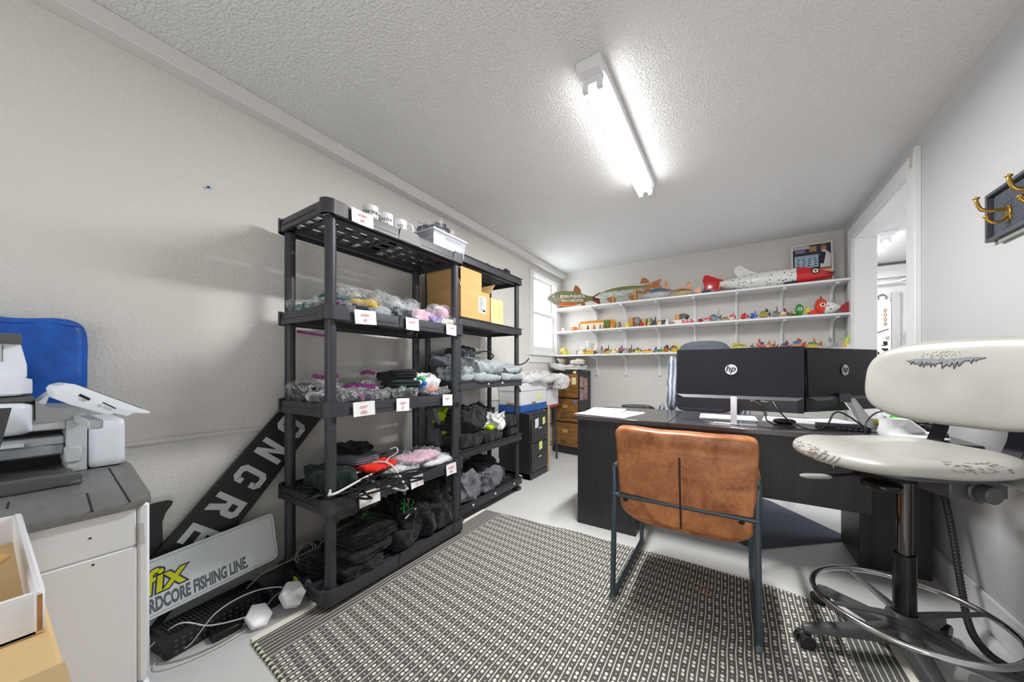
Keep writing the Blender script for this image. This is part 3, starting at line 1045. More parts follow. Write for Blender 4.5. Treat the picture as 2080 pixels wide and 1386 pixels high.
def mug(label, x, y, z, ang, words):
    t = thing('mug', label, 'mug', (x, y, z), 'white mugs on top of the front rack')
    MB().lathe([(.0, 0), (.036, 0), (.041, .004), (.041, .094), (.0385, .096), (.037, .092), (.037, .008), (0, .006)], (x, y, z), 28, caps=False).build('cup', mug_m, t, ang=50)
    T = rotm((x, y, z), ang)
    MB().tube(spline([(.039, 0, .078), (.06, 0, .08), (.073, 0, .062), (.072, 0, .036), (.058, 0, .02), (.039, 0, .024)], 5), .0055, 8, T=T).build('handle', mug_m, t)
    for k, (wd, sz, zz_) in enumerate(words):
        # lettering wrapped on the wall of the cup
        n = len(wd)
        for i, ch in enumerate(wd):
            a = R(-40) + (i - (n - 1) / 2) * sz * .72 / .0415
            nrm = Vector((math.cos(a), math.sin(a), 0))
            TT = frame(Vector((x, y, z + zz_)) + nrm * .0412, (-nrm.y, nrm.x, 0), (0, 0, 1))
            textmesh('lettering', ch, sz, TT, blk, t, off=.0004, ext=.0003)
    return t


mug('white mug with outlined lettering, nearest of three on the rack top', -1.60, Y1(752, -1.6), zt, R(150), [('ICHIWA', .024, .055), ('CONCRETE', .014, .03)])
mug('white mug in the middle of three on the rack top', -1.61, Y1(783, -1.61), zt, R(-75), [('CHIW', .024, .055), ('CRETE', .014, .03)])
mug('white mug with its handle to the right, third on the rack top', -1.61, Y1(812, -1.61), zt, R(35), [('IO', .024, .055), ('CO', .014, .03)])
# storage bin with clothes
bin_m = M('clear_bin_plastic', (226, 230, 238), rough=.15, alpha=.32, spec=.6)
lid_m = M('milky_lid_plastic', (224, 228, 240), rough=.25, alpha=.8)
y0b, y1b = Y1(872, -1.6), Y1(938, -1.6)
t = thing('storage_bin', 'clear plastic storage bin with a white label on top of the front rack', 'bin', (-1.68, (y0b + y1b) / 2, zt))
m = MB()
xa, xb = -1.84, -1.56
m.rings([[(xa + .015, y0b + .01, zt), (xb - .015, y0b + .01, zt), (xb - .015, y1b - .01, zt), (xa + .015, y1b - .01, zt)],
         [(xa, y0b, zt + .12), (xb, y0b, zt + .12), (xb, y1b, zt + .12), (xa, y1b, zt + .12)],
         [(xa + .004, y0b + .004, zt + .12), (xb - .004, y0b + .004, zt + .12), (xb - .004, y1b - .004, zt + .12), (xa + .004, y1b - .004, zt + .12)],
         [(xa + .019, y0b + .014, zt + .004), (xb - .019, y0b + .014, zt + .004), (xb - .019, y1b - .014, zt + .004), (xa + .019, y1b - .014, zt + .004)]])
m.build('tub', bin_m, t, bev=.003)
MB().bx(xa - .008, xb + .008, y0b - .008, y1b + .008, zt + .118, zt + .132).build('lid', lid_m, t, bev=.005, seg=2)
MB().bx(xa + .03, xb - .02, y0b + .018, y1b - .018, zt + .006, zt + .1).build('contents', F_WHITE, t, bev=.01)
MB().bx(xb - .005, xb - .001, y0b + .0, y0b + .10, zt + .025, zt + .1).build('label_sheet', paper_m, t)
bagged('clear bag of black clothes on the lid of the plastic bin', F_CHAR, (-1.70, (y0b + y1b) / 2 - .02, zt + .132), (.2, .2, .085), .2, 71, None, amp=.02, wr=.02)
garment('glove', 'dark grey glove lying flat left of the plastic bin on the rack top', 'glove', F_CHAR, (-1.62, Y1(850, -1.62), zt), (.1, .07, .02), .1, 72, .008, 0, .01)
z2 = SZ[4]
garment('glove', 'dark folded gloves lying on top of the rear rack', 'glove', F_BLACK, (-1.70, onx(1022, 700, -1.7).y, z2), (.13, .13, .05), .3, 73, .015, 2, .015)
garment('glove', 'thin dark strap on top of the rear rack left of the gloves', 'glove', F_CHAR, (-1.66, onx(988, 700, -1.66).y, z2), (.06, .1, .02), .2, 74, .005, 0, .008)
# magenta bag strips peeking below the second highest shelf
t = MB().rings([[(x_, -1.0 * 0 + .0, 0), (x_, 0.001, 0), (x_, 0.001, .014), (x_, 0, .014)] for x_ in (0, .05, .1, .15)], T=frame((-1.95, .92, RZ[3] - .075), (0.2, .95, -.1), (1, 0, 0)))
tag(t.build('zip_strip', ZM), 'magenta plastic zip strip hanging behind and below the second highest shelf', 'bag')

# rear rack
z = SZ[2] - .01
GG = 'grey hoodies on the rear rack'
garment('hoodie', 'light grey hoodie, bottom of the stack at the right end of the rear rack', 'clothing', F_HEATH, (-1.70, 2.49, z), (.26, .34, .07), 0, 81, .014, 1, .012, group=GG)
garment('hoodie', 'light grey hoodie folded on top at the right end, sleeve forward', 'clothing', F_HEATH, (-1.70, 2.53, z + .065), (.25, .26, .075), .1, 82, .02, 1, .02, group=GG)
garment('hoodie', 'light grey hoodie slumped in the centre of the rear rack', 'clothing', F_HEATH, (-1.70, 2.18, z + .065), (.26, .34, .10), -.1, 83, .03, 1, .02, group=GG, ry=.1)
garment('hoodie', 'light grey hoodie flat under the centre pile', 'clothing', F_HEATH, (-1.70, 2.15, z), (.26, .34, .07), 0, 84, .012, 1, .012, group=GG)
garment('hoodie', 'light grey hoodie seen between the two racks at the left end', 'clothing', F_HEATH, (-1.74, 1.93, z), (.26, .2, .12), .2, 85, .025, 2, .02, group=GG)
garment('hoodie', 'mid grey hoodie bunched at the left back of the rear rack', 'clothing', F_GREY, (-1.84, 1.95, z + .11), (.2, .26, .08), .2, 86, .025, 1, .02, group=GG)
garment('backpack', 'dark crumpled bag with straps at the back of the rear rack', 'bag', F_CHAR, (-1.86, 2.12, z + .15), (.17, .26, .12), .3, 87, .03, 0, .03)
m = MB()
m.tube(spline([(-1.80, 2.2, z + .22), (-1.74, 2.3, z + .25), (-1.70, 2.36, z + .21), (-1.74, 2.32, z + .17)], 6), .006, 6)
m.tube(spline([(-1.88, 2.3, z + .17), (-1.84, 2.4, z + .16), (-1.72, 2.6, z + .13), (-1.6, 2.68, z + .15), (-1.56, 2.72, z + .20)], 6), .006, 6)
tag(m.build('curved_rod', F_BLACK), 'thin black curved rod lying across the grey hoodies to the rack post', 'rod')
z = SZ[1] - .01
GB = 'black sweatshirts on the rear rack'
garment('sweatshirt', 'black folded sweatshirt, lower of two at the right end of the rear rack', 'clothing', F_BLACK, (-1.72, 2.56, z), (.22, .2, .085), .1, 91, .012, 1, .01, group=GB)
garment('sweatshirt', 'black folded sweatshirt, upper of two at the right end of the rear rack', 'clothing', F_BLACK, (-1.72, 2.54, z + .08), (.24, .24, .09), -.1, 92, .012, 1, .012, group=GB)
garment('sweatshirt', 'black folded sweatshirt at the shelf front beside the front rack post', 'clothing', F_BLACK, (-1.69, 1.96, z), (.18, .3, .12), 0, 93, .012, 1, .012, group=GB)
garment('sweatshirt', 'black folded sweatshirt in the centre, under the neon vest', 'clothing', F_BLACK, (-1.70, 2.25, z), (.2, .28, .10), .05, 94, .012, 1, .01, group=GB)
garment('sweatshirt', 'large black sweatshirt draped over the pile behind the front rack post', 'clothing', F_BLACK, (-1.76, 2.02, z + .12), (.3, .36, .17), .2, 95, .04, 0, .03, group=GB)
garment('safety_vest', 'neon yellow vest end hanging at the left of the black pile', 'clothing', F_NEON, (-1.80, 1.88, z + .09), (.14, .06, .20), .3, 96, .03, 2, .03, pw=3)
garment('safety_vest', 'neon yellow vest edge between black sweatshirts in the centre', 'clothing', F_NEON, (-1.68, 2.28, z + .095), (.1, .1, .035), 0, 97, .01, 0, .01)
garment('grey_shirt', 'grey mesh garment behind the neon vest', 'clothing', F_GREY, (-1.88, 1.9, z), (.16, .16, .3), 0, 98, .02, 0, .02)
garment('towel', 'white cloth heaped between the black sweatshirts', 'cloth', F_WHITE, (-1.72, 2.34, z + .09), (.22, .22, .12), .5, 99, .035, 0, .04)
garment('towel', 'white cloth at the back centre under the dark scarf', 'cloth', F_WHITE, (-1.8, 2.22, z + .1), (.16, .26, .14), -.2, 100, .03, 0, .04)
garment('scarf', 'dark fringed scarf at the back above the white cloths', 'scarf', F_CHAR, (-1.84, 2.36, z + .16), (.16, .26, .10), .3, 101, .03, 0, .04)
z = SZ[0] - .012
GC = 'charcoal hoodies on the lowest shelf of the rear rack'
garment('hoodie', 'charcoal hoodie standing highest at the back right of the lowest rear shelf', 'clothing', F_CHAR, (-1.84, 2.35, z), (.2, .3, .20), .3, 111, .035, 0, .03, group=GC)
garment('hoodie', 'charcoal hoodie sleeve bundle at the right of the lowest rear shelf', 'clothing', F_CHAR, (-1.80, 2.50, z), (.2, .16, .12), -.4, 112, .025, 0, .03, group=GC)
garment('hoodie', 'grey hoodie crumpled in front with pale drawstrings', 'clothing', F_GREY, (-1.70, 2.25, z), (.17, .28, .15), .2, 113, .03, 0, .03, group=GC)
garment('hoodie', 'grey hoodie behind the front rack post at the left end', 'clothing', F_GREY, (-1.72, 1.98, z), (.2, .26, .19), .1, 114, .03, 0, .03, group=GC)
garment('hoodie', 'charcoal hoodie at the left back of the lowest rear shelf', 'clothing', F_CHAR, (-1.88, 1.98, z), (.16, .28, .2), .1, 115, .03, 0, .03, group=GC)


# cardboard boxes on the rear rack
card = M('cardboard', (196, 156, 100), rough=.8, var=.05, vs=5, bump=.15, bs=90, stretch=(1, 1, 6))
cardp = M('pale_cardboard', (222, 190, 138), rough=.8, var=.04, bump=.1, bs=80)
card_d = M('cardboard_edge', (168, 124, 76), rough=.9, var=.2, vs=60, bump=.4, bs=200)


def openbox(t, x0, x1, y0, y1, z0, z1, mat, th=.005):
    m = MB()
    m.bx(x0, x1, y0, y1, z0, z0 + th)
    m.bx(x0, x0 + th, y0, y1, z0, z1).bx(x1 - th, x1, y0, y1, z0, z1)
    m.bx(x0 + th, x1 - th, y0, y0 + th, z0, z1).bx(x0 + th, x1 - th, y1 - th, y1, z0, z1)
    return m.build('box_walls', mat, t)


z = SZ[3]
t = thing('cardboard_box', 'open brown cardboard box with raised flaps and a shipping label on the rear rack', 'box', (-1.75, 2.05, z))
bx0, bx1, by0, by1 = -1.93, -1.60, 1.83, 2.17
openbox(t, bx0, bx1, by0, by1, z, z + .22, card)
MB().bx(bx1 - .006, bx1 - .001, by0, by1 - .10, z + .19, z + .36).build('flap', card, t, bev=.002)
MB().prism([(0, 0), (.33, 0), (.30, .16), (.03, .16)], .005, frame((bx0, by0 + .003, z + .22), (1, 0, 0), (0, -.25, .97))).build('flap', card, t)
MB().prism([(0, 0), (.33, 0), (.30, .15), (.05, .13)], .005, frame((bx0, by1, z + .22), (1, 0, 0), (0, .75, .66))).build('flap', card, t)
MB().prism([(0, 0), (.34, 0), (.32, .14), (.03, .14)], .005, frame((bx0, by0, z + .22), (0, 1, 0), (-.1, 0, 1))).build('flap', card, t)
lb_ = MB().bx(bx1, bx1 + .002, by0 + .2, by0 + .29, z + .06, z + .185).build('shipping_label', paper_m, t)
m = MB()
random.seed(3)
for i in range(9):
    m.bx(bx1 + .002, bx1 + .003, by0 + .207, by0 + .207 + random.uniform(.03, .07), z + .172 - i * .012, z + .176 - i * .012)
m.bx(bx1 + .002, bx1 + .003, by0 + .25, by0 + .28, z + .07, z + .085)
m.build('print_lines', blk, lb_)
t = thing('cardboard_box', 'closed tan cardboard box right of the open box on the rear rack', 'box', (-1.74, 2.3, z))
MB().bx(-1.90, -1.60, 2.19, 2.36, z, z + .2).build('carton', cardp, t, bev=.003)
MB().bx(-1.90, -1.598, 2.26, 2.29, z + .2, z + .2008).build('tape', M('brown_tape', (180, 150, 96), rough=.2), t)
g = MB()
for i in range(4):
    g.bx(-1.6, -1.5988, 2.22 + .03 * i, 2.235 + .03 * i, z + .05, z + .15)
g.build('print_marks', M('pale_print', (206, 184, 120), rough=.8), t)
t = tag(MB().bx(-1.8, -1.66, 2.375, 2.39, z, z + .16).build('folder', paper_m, bev=.002), 'thin white folder standing right of the tan box on the rear rack', 'folder')

# ------------------------------------------------------------------ black file cabinet and boxes
def cab_handle(parent, c, w_, mat, n=(1, 0, 0)):
    return MB().box(c, (.004, w_, .02)).build('handle_recess', mat, parent, bev=.002)


bm_ = M('black_painted_steel', (40, 41, 44), rough=.38, bump=.15, bs=350, var=.05)
steel = M('brushed_steel', (180, 180, 184), rough=.25, metal=1)
note_y = M('yellow_sticky_note', (236, 240, 140), rough=.7)
CX1, CX0, CY0, CY1, CH = -1.652, -2.03, 2.925, 3.285, .652
t = thing('file_cabinet', 'black two drawer steel file cabinet beside the rear rack, yellow notes on it', 'cabinet', (-1.84, 3.1, 0))
MB().bx(CX0, CX1 - .012, CY0, CY1, 0, CH).build('body', bm_, t, bev=.004)
MB().bx(CX0, CX1 - .004, CY0, CY1, 0, .06).build('plinth', bm_, t, bev=.003)
for i, (a, b) in enumerate(((.068, .35), (.358, .64))):
    dr = MB().bx(CX1 - .014, CX1, CY0 + .012, CY1 - .01, a, b).build('drawer', bm_, t, bev=.004)
    h = MB()
    zc = (a + b) / 2
    h.bx(CX1 - .001, CX1 + .004, 3.06, 3.15, zc - .015, zc - .01).bx(CX1 - .001, CX1 + .004, 3.06, 3.15, zc + .012, zc + .017)
    h.bx(CX1 - .001, CX1 + .004, 3.06, 3.065, zc - .015, zc + .017).bx(CX1 - .001, CX1 + .004, 3.145, 3.15, zc - .015, zc + .017)
    h.build('handle', bm_, dr)
    MB().bx(CX1, CX1 + .001, 3.066, 3.144, zc - .01, zc + .002).build('handle_slot', M('slot_grey', (196, 198, 200), rough=.3), dr)
MB().cyl((CX1, 3.255, .36), (CX1 + .008, 3.255, .36), .008, n=14).build('lock', steel, t)
for lb_, ya, yb, za, zb, mt in (('note', 3.0, 3.07, .5, .6, paper_m), ('note', 3.16, 3.215, .52, .6, note_y), ('note', 3.085, 3.15, .27, .36, note_y)):
    MB().prism([(0, 0), (yb - ya, .008), (yb - ya - .01, zb - za), (-.012, zb - za - .006)], .0015, frame((CX1 + .001, ya, za), (0, 1, 0), (0.06, 0, 1))).build(lb_, mt, t)
# white and blue storage box
sbw = M('white_box_board', (226, 228, 230), rough=.6, var=.02)
sbb = M('blue_box_board', (46, 96, 172), rough=.6, var=.04)
t = thing('storage_box', 'white storage box with blue base and yellow note, on the black file cabinet', 'box', (-1.92, 3.2, CH))
ax0, ax1, ay0, ay1 = -2.045, -1.775, 2.93, 3.50
z = CH
MB().bx(ax0 + .003, ax1 - .003, ay0 + .003, ay1 - .003, z, z + .24).build('carton', sbw, t, bev=.003)
MB().bx(ax0 + .001, ax1 - .001, ay0 + .001, ay1 - .001, z, z + .075).build('printed_base', sbb, t, bev=.002)
MB().bx(ax0, ax1 + .004, ay0 - .004, ay1, z + .215, z + .295).build('lid', sbw, t, bev=.004)
for T_ in ((-1.9, ay0 - .002, .08, 0), (ax1 + .001, 3.2, 0, .08)):
    MB().box((T_[0], T_[1], z + .085), (T_[2] or .004, T_[3] or .004, .024)).build('hand_hole', card_d, t, bev=.001)
MB().bx(ax1 - .002, ax1 + .001, 3.28, 3.36, z + .11, z + .19).build('note', M('pale_yellow_note', (236, 238, 170), rough=.7), t)
# bottle opener like tag hanging from rear rack shelf end
tag(MB().prism([(0, 0), (.05, 0), (.05, .02), (.0, .03)], .008, frame((-1.70, 2.735, SZ[2] - .09), (.5, .1, -.6), (.5, 0, .7))).build('metal_tag', M('grey_metal', (120, 120, 122), rough=.4, metal=.7)),
    'small grey metal tag hanging at the end of the rear rack', 'tag')
# second storage box on a stool
t = thing('bar_stool', 'grey metal stool frame behind the black file cabinet, carrying a white box', 'stool', (-1.95, 3.72, 0))
gm = M('gunmetal_paint', (62, 68, 76), rough=.4, metal=.3)
for sx in (-1, 1):
    for sy in (-1, 1):
        MB().cyl((-1.92 + sx * .11, 3.72 + sy * .12, 0.0), (-1.92 + sx * .09, 3.72 + sy * .10, .62), .013, n=10).build('leg', gm, t)
m = MB()
for zz in (.2, .42):
    for a, b in (((-1, -1), (1, -1)), ((1, -1), (1, 1)), ((1, 1), (-1, 1)), ((-1, 1), (-1, -1))):
        m.cyl((-1.92 + a[0] * .105, 3.72 + a[1] * .115, zz), (-1.92 + b[0] * .105, 3.72 + b[1] * .115, zz), .008, n=8)
m.build('stretcher', gm, t)
MB().bx(-2.03, -1.81, 3.6, 3.84, .62, .65).build('seat', gm, t, bev=.006)
t = thing('storage_box', 'white box with a red bottom band standing on the metal stool', 'box', (-1.9, 3.72, .65))
MB().bx(-2.03, -1.80, 3.56, 3.86, .65, .92).build('carton', sbw, t, bev=.003)
MB().bx(-2.032, -1.798, 3.558, 3.862, .652, .675).build('red_band', M('red_box_band', (200, 60, 60), rough=.6), t)
MB().bx(-2.032, -1.798, 3.558, 3.862, .86, .872).build('red_band', M('pink_box_band', (226, 150, 150), rough=.6), t)
tag(MB().bx(-1.665, -1.647, 3.30, 3.32, 0.0, .70).build('wooden_board', M('raw_pine', (206, 170, 130), rough=.6, var=.1, vs=30, stretch=(1, 1, .1)), bev=.002),
    'narrow raw pine board standing against the black file cabinet side', 'board')
garment('white_cloth', 'white cloth draped over the boxes beside the black file cabinet', 'cloth', F_WHITE, (-1.86, 3.44, .945), (.32, .9, .09), -.1, 121, .03, 1, .03,
        extra=[dict(c=(-1.72, 3.75, .86), size=(.1, .32, .15), rz=.1, seed=122, amp=.03, wr=.03)])
garment('cream_cloth', 'cream folded cloth peeping out left of the white cloth', 'cloth', F_CREAM, (-1.92, 3.12, .95), (.2, .3, .05), .1, 123, .012, 1, .01)
tag(MB().lathe([(.0, 0), (.035, 0), (.038, .02), (.038, .06), (.03, .065), (0, .065)], (-1.74, 2.83, 0), 20).build('tape_roll', M('printed_white', (212, 212, 216), rough=.4, col2=(90, 90, 100), vs=60)),
    'small printed white roll on the floor between rear rack and file cabinet', 'roll')

# ------------------------------------------------------------------ oak fronted cabinet in the corner
oak, nt, b = newmat('oak_veneer')
tc = nd(nt, 'ShaderNodeTexCoord')
mp = nd(nt, 'ShaderNodeMapping')
mp.inputs['Scale'].default_value = (1.2, 1.2, 14)
wv = nd(nt, 'ShaderNodeTexNoise', i_Scale=5.0, i_Detail=6.0, i_Distortion=.6)
cr = nd(nt, 'ShaderNodeValToRGB')
cr.color_ramp.elements[0].position = .35
cr.color_ramp.elements[0].color = rgb(112, 74, 34)
cr.color_ramp.elements[1].position = .65
cr.color_ramp.elements[1].color = rgb(172, 122, 62)
nt.links.new(tc.outputs['Object'], mp.inputs[0])
nt.links.new(mp.outputs[0], wv.inputs['Vector'])
nt.links.new(wv.outputs[0], cr.inputs[0])
nt.links.new(cr.outputs[0], b.inputs['Base Color'])
b.inputs['Roughness'].default_value = .4
brz = M('aged_pewter_handle', (150, 140, 122), rough=.3, metal=.9)
t = thing('file_cabinet', 'black cabinet with three oak fronted drawers in the corner under the wall shelves', 'cabinet', (-1.63, 4.12, 0))
TC = rotm((-1.63, 4.10, 0), R(-9))
W_, D_, H_ = .40, .31, 1.075


def lbx(m, x0, x1, y0, y1, z0, z1):
    return m.bx(x0, x1, y0, y1, z0, z1, TC)


lbx(MB(), -W_, 0, 0.012, D_, 0, H_).build('body', bm_, t, bev=.004)
lbx(MB(), -W_, 0, 0.004, D_, 0, .07).build('plinth', bm_, t)
for i, (a, b) in enumerate(((.10, .40), (.42, .71), (.73, 1.03))):
    dr = lbx(MB(), -W_ + .012, -.018, 0, .014, a, b).build('drawer', oak, t, bev=.002)
    zc = a + .075 if i < 2 else a + .09
    MB().tube(spline([(-.25, -.004, zc + .012), (-.24, -.03, zc), (-.2, -.034, zc - .004), (-.16, -.03, zc), (-.15, -.004, zc + .012)], 5), .009, 8, T=TC, flat=.7).build('handle', brz, dr)
    lbx(MB(), -.235, -.165, -.004, 0.001, zc + .095, zc + .14).build('label_holder', M('brass_label', (206, 180, 110), rough=.4, metal=.3), dr, bev=.001)
lbx(MB(), -.1, -.04, -.004, .0, .9, .99).build('note', M('cream_note', (240, 226, 170), rough=.7), t)
lbx(MB(), -.08, -.04, -.004, .012, 1.04, 1.07).build('note', M('cream_note', (240, 226, 170), rough=.7), t)
lbx(MB(), -.135, -.115, -.004, .0, .94, .975).build('note', M('pink_note', (240, 150, 160), rough=.7), t)
lbx(MB(), -.07, -.03, -.004, .0, .655, .70).build('sticker', M('blue_sticker', (110, 120, 190), rough=.7), t)
ph = M('photo_print', (196, 170, 164), rough=.3, col2=(110, 40, 50), vs=45, detail=5)
for (ya, za) in ((.03, .72), (.13, .72), (.03, .88), (.13, .86)):
    lbx(MB(), .0, .003, ya, ya + .085, za - .02, za + .12).build('photo_print', ph, t)
garment('shirt_pile', 'white and cream shirts piled on the corner cabinet', 'clothing', F_WHITE, (-1.80, 4.26, 1.08), (.36, .26, .07), -.15, 131, .02, 2, .02)
garment('shirt', 'pale shirt sleeve hanging off the left side of the corner cabinet pile', 'clothing', F_WHITE, (-1.93, 4.12, 1.09), (.22, .1, .07), .5, 132, .02, 0, .015, ry=.25)
garment('cap', 'cream cap lying on the white shirts under the bottom wall shelf', 'hat', F_CREAM, (-1.70, 4.24, 1.15), (.18, .18, .07), .3, 133, .015, 0, .015, pw=3)
garment('rope_bundle', 'speckled cream rope bundle at the left under the bottom wall shelf', 'rope', M('speckled_rope', (214, 204, 190), rough=.9, col2=(120, 104, 88), vs=70), (-1.93, 4.26, 1.15), (.10, .12, .10), 0, 134, .02, 0, .03, pw=2.5)
# ------------------------------------------------------------------ wall shelves with brackets
shelf_m = M('white_shelf_laminate', (238, 238, 240), rough=.35)
SHZ = (1.91, 1.60, 1.285)
SHN = ('top', 'middle', 'bottom')
YS = 4.20
BRX = (-1.523, -1.142, -.743, -.361, .04, .428, .811)
for zt, nm, xl in zip(SHZ, SHN, (-2.03, -2.03, -2.045)):
    t = thing('wall_shelf', 'long white wall shelf on the back wall, %s of three' % nm, 'shelf', (-.56, 4.35, zt))
    MB().bx(xl, XR - .003, YS, YB - .002, zt - .02, zt).build('board', shelf_m, t, bev=.002)
    for bxx in BRX:
        m = MB()
        m.bx(bxx - .013, bxx + .013, YB - .03, YB - .001, zt - .27, zt - .021)
        m.bx(bxx - .013, bxx + .013, YS + .03, YB - .01, zt - .036, zt - .021)
        # tapering rib and the curved gusset under the board
        pts = [(YB - .012, zt - .26), (YB - .03, zt - .26), (YB - .05, zt - .10), (YB - .085, zt - .062), (YB - .14, zt - .045), (YB - .20, zt - .034), (YB - .012, zt - .03)]
        m.prism(pts, .012, frame((bxx - .006, 0, 0), (0, 1, 0), (0, 0, 1)))
        m.build('bracket', shelf_m, t, bev=.001)


# ------------------------------------------------------------------ fish
def paint(name, top, belly, spots=None, ss=60, lo=.62, z0=-.2, z1=.25, rough=.3, stripes=None):
    """carved and painted decoy: back colour over belly colour, optional spots"""
    if name in MATS:
        return MATS[name]
    m, nt, b = newmat(name)
    tc = nd(nt, 'ShaderNodeTexCoord')
    sp = nd(nt, 'ShaderNodeSeparateXYZ')
    nt.links.new(tc.outputs['Generated'], sp.inputs[0])
    mr = nd(nt, 'ShaderNodeMapRange', interpolation_type='SMOOTHSTEP')
    mr.inputs[1].default_value = .5 + z0
    mr.inputs[2].default_value = .5 + z1
    nt.links.new(sp.outputs[2], mr.inputs[0])
    mx = nd(nt, 'ShaderNodeMix', data_type='RGBA')
    mx.inputs[6].default_value = rgb(*belly)
    mx.inputs[7].default_value = rgb(*top)
    nt.links.new(mr.outputs[0], mx.inputs[0])
    out = mx.outputs[2]
    if spots or stripes:
        if stripes:
            n = nd(nt, 'ShaderNodeTexWave', i_Scale=ss, i_Distortion=3.0)
            nt.links.new(tc.outputs['Generated'], n.inputs['Vector'])
            o_ = n.outputs[1]
        else:
            n = nd(nt, 'ShaderNodeTexVoronoi', i_Scale=ss)
            nt.links.new(tc.outputs['Object'], n.inputs['Vector'])
            o_ = n.outputs['Distance']
        m2 = nd(nt, 'ShaderNodeMapRange')
        m2.inputs[1].default_value = lo
        m2.inputs[2].default_value = lo + .06
        if not stripes:
            m2.inputs[3].default_value = 1
            m2.inputs[4].default_value = 0
        nt.links.new(o_, m2.inputs[0])
        mx2 = nd(nt, 'ShaderNodeMix', data_type='RGBA')
        nt.links.new(m2.outputs[0], mx2.inputs[0])
        nt.links.new(out, mx2.inputs[6])
        mx2.inputs[7].default_value = rgb(*(spots or stripes))
        out = mx2.outputs[2]
    nt.links.new(out, b.inputs['Base Color'])
    b.inputs['Roughness'].default_value = rough
    MATS[name] = m
    return m


eye_w = M('eye_cream', (240, 236, 200), rough=.2)
eye_b = M('eye_black', (14, 14, 14), rough=.15)


def fishprof(L, H, W, mb, T, blunt=.35, slim=1.0, n=14, arch=.0):
    """body lofted nose at -L/2 to tail root at +L/2 along x"""
    rs = []
    st = [(0, .02), (.03, .22), (.08, .42), (.16, .68), (.27, .92), (.38, 1.0), (.52, .97), (.66, .8), (.78, .58), (.88, .38), (.95, .30), (1.0, .32)]
    for t, k in st:
        k2 = max(k, blunt * (1 - t / .2)) if t < .2 and blunt > .35 else k
        rh = H / 2 * k2
        rw = W / 2 * k2 * (1 if t < .7 else max(.25, 1 - (t - .7) * 2.4))
        zc = arch * math.sin(PI * t)
        rs.append([(-L / 2 + L * t, rw * math.cos(2 * PI * j / n), zc + rh * math.sin(2 * PI * j / n)) for j in range(n)])
    mb.rings(rs, T=T)
    return mb


def fish(name, label, c, L, H, body, fin, rz=0.0, W=None, tail=1.0, dorsal=(.1, .28), dh=.45, eye=True, cat='fish figurine', group=None, flip=False, lower=True, rx=0.0, eyer=.09, tailm=None, head=None, ry=0.0):
    """c = point under the middle of the body on the shelf"""
    W = W or H * .55
    t = thing(name, label, cat, c, group)
    T = rotm((c[0], c[1], c[2] + H / 2), rz + (PI if flip else 0), rx, ry)
    tl = L * .2 * tail
    Lb = L - tl
    fishprof(Lb, H, W, MB(), T @ Matrix.Translation((-tl / 2, 0, 0))).build('body', body, t)
    th = H * .02 + .0015
    fx = Lb / 2 - tl / 2

    def fin_(poly, nm, mt=None, T_=None):
        FT = (T_ or T) @ frame((0, th, 0), (1, 0, 0), (0, 0, 1))
        return MB().prism(poly, th * 2, FT).build(nm, mt or fin, t, bev=0)
    if tail:
        fin_([(fx - .01 * L, -H * .14), (fx + tl * .45, -H * .27), (fx + tl * 1.0, -H * .40), (fx + tl * .90, -H * .2), (fx + tl * .84, 0), (fx + tl * .90, H * .22), (fx + tl, H * .42), (fx + tl * .45, H * .29), (fx - .01 * L, H * .12)], 'tail_fin', tailm)
    if dorsal:
        a, b_ = dorsal[0] * L, dorsal[1] * L
        fin_([(a, H * .36), (a + (b_ - a) * .25, H * (.42 + dh)), (a + (b_ - a) * .6, H * (.40 + dh * .95)), (b_ - (b_ - a) * .05, H * (.36 + dh * .45)), (b_, H * .28)], 'dorsal_fin')
    if lower:
        a = L * .12
        fin_([(a, -H * .34), (a + L * .05, -H * .5), (a + L * .11, -H * .5), (a + L * .08, -H * .25)], 'lower_fin')
    if head:
        rs = []
        Th = T @ Matrix.Translation((-tl / 2, 0, 0))
        for tt, k in ((0, .03), (.03, .24), (.08, .45), (.16, .72), (.24, .9)):
            rs.append([(-Lb / 2 - .001 + Lb * tt, W * .515 * k * math.cos(2 * PI * j / 14), H * .515 * k * math.sin(2 * PI * j / 14)) for j in range(14)])
        MB().rings(rs, T=Th).build('head', head, t)
    if eye:
        ex = -Lb / 2 - tl / 2 + L * .13
        for s_ in (-1, 1):
            er = H * eyer
            e = MB().ell((ex, s_ * W * .30, H * .10), (er, er * .5, er), 10, 6, T).build('eye', eye_w, t)
            MB().ell((ex, s_ * (W * .30 + er * .35), H * .10), (er * .5, er * .28, er * .5), 8, 6, T).build('pupil', eye_b, e)
    return t


def S(u0, u1, y):
    """x range on the shelf between two picture columns, at depth y"""
    return ony(u0, 700, y).x, ony(u1, 700, y).x


def hgt(px, u, y):
    p = ony(u, 700, y)
    return px / FPX * (p - ORG).dot(FW)


gold_t = M('antique_copper_fin', (168, 104, 56), rough=.35, metal=.2, var=.3, vs=60)
red_p = M('red_gloss_paint', (206, 30, 38), rough=.18, coat=.5)
wht_p = M('white_gloss_paint', (238, 238, 234), rough=.2, coat=.4)
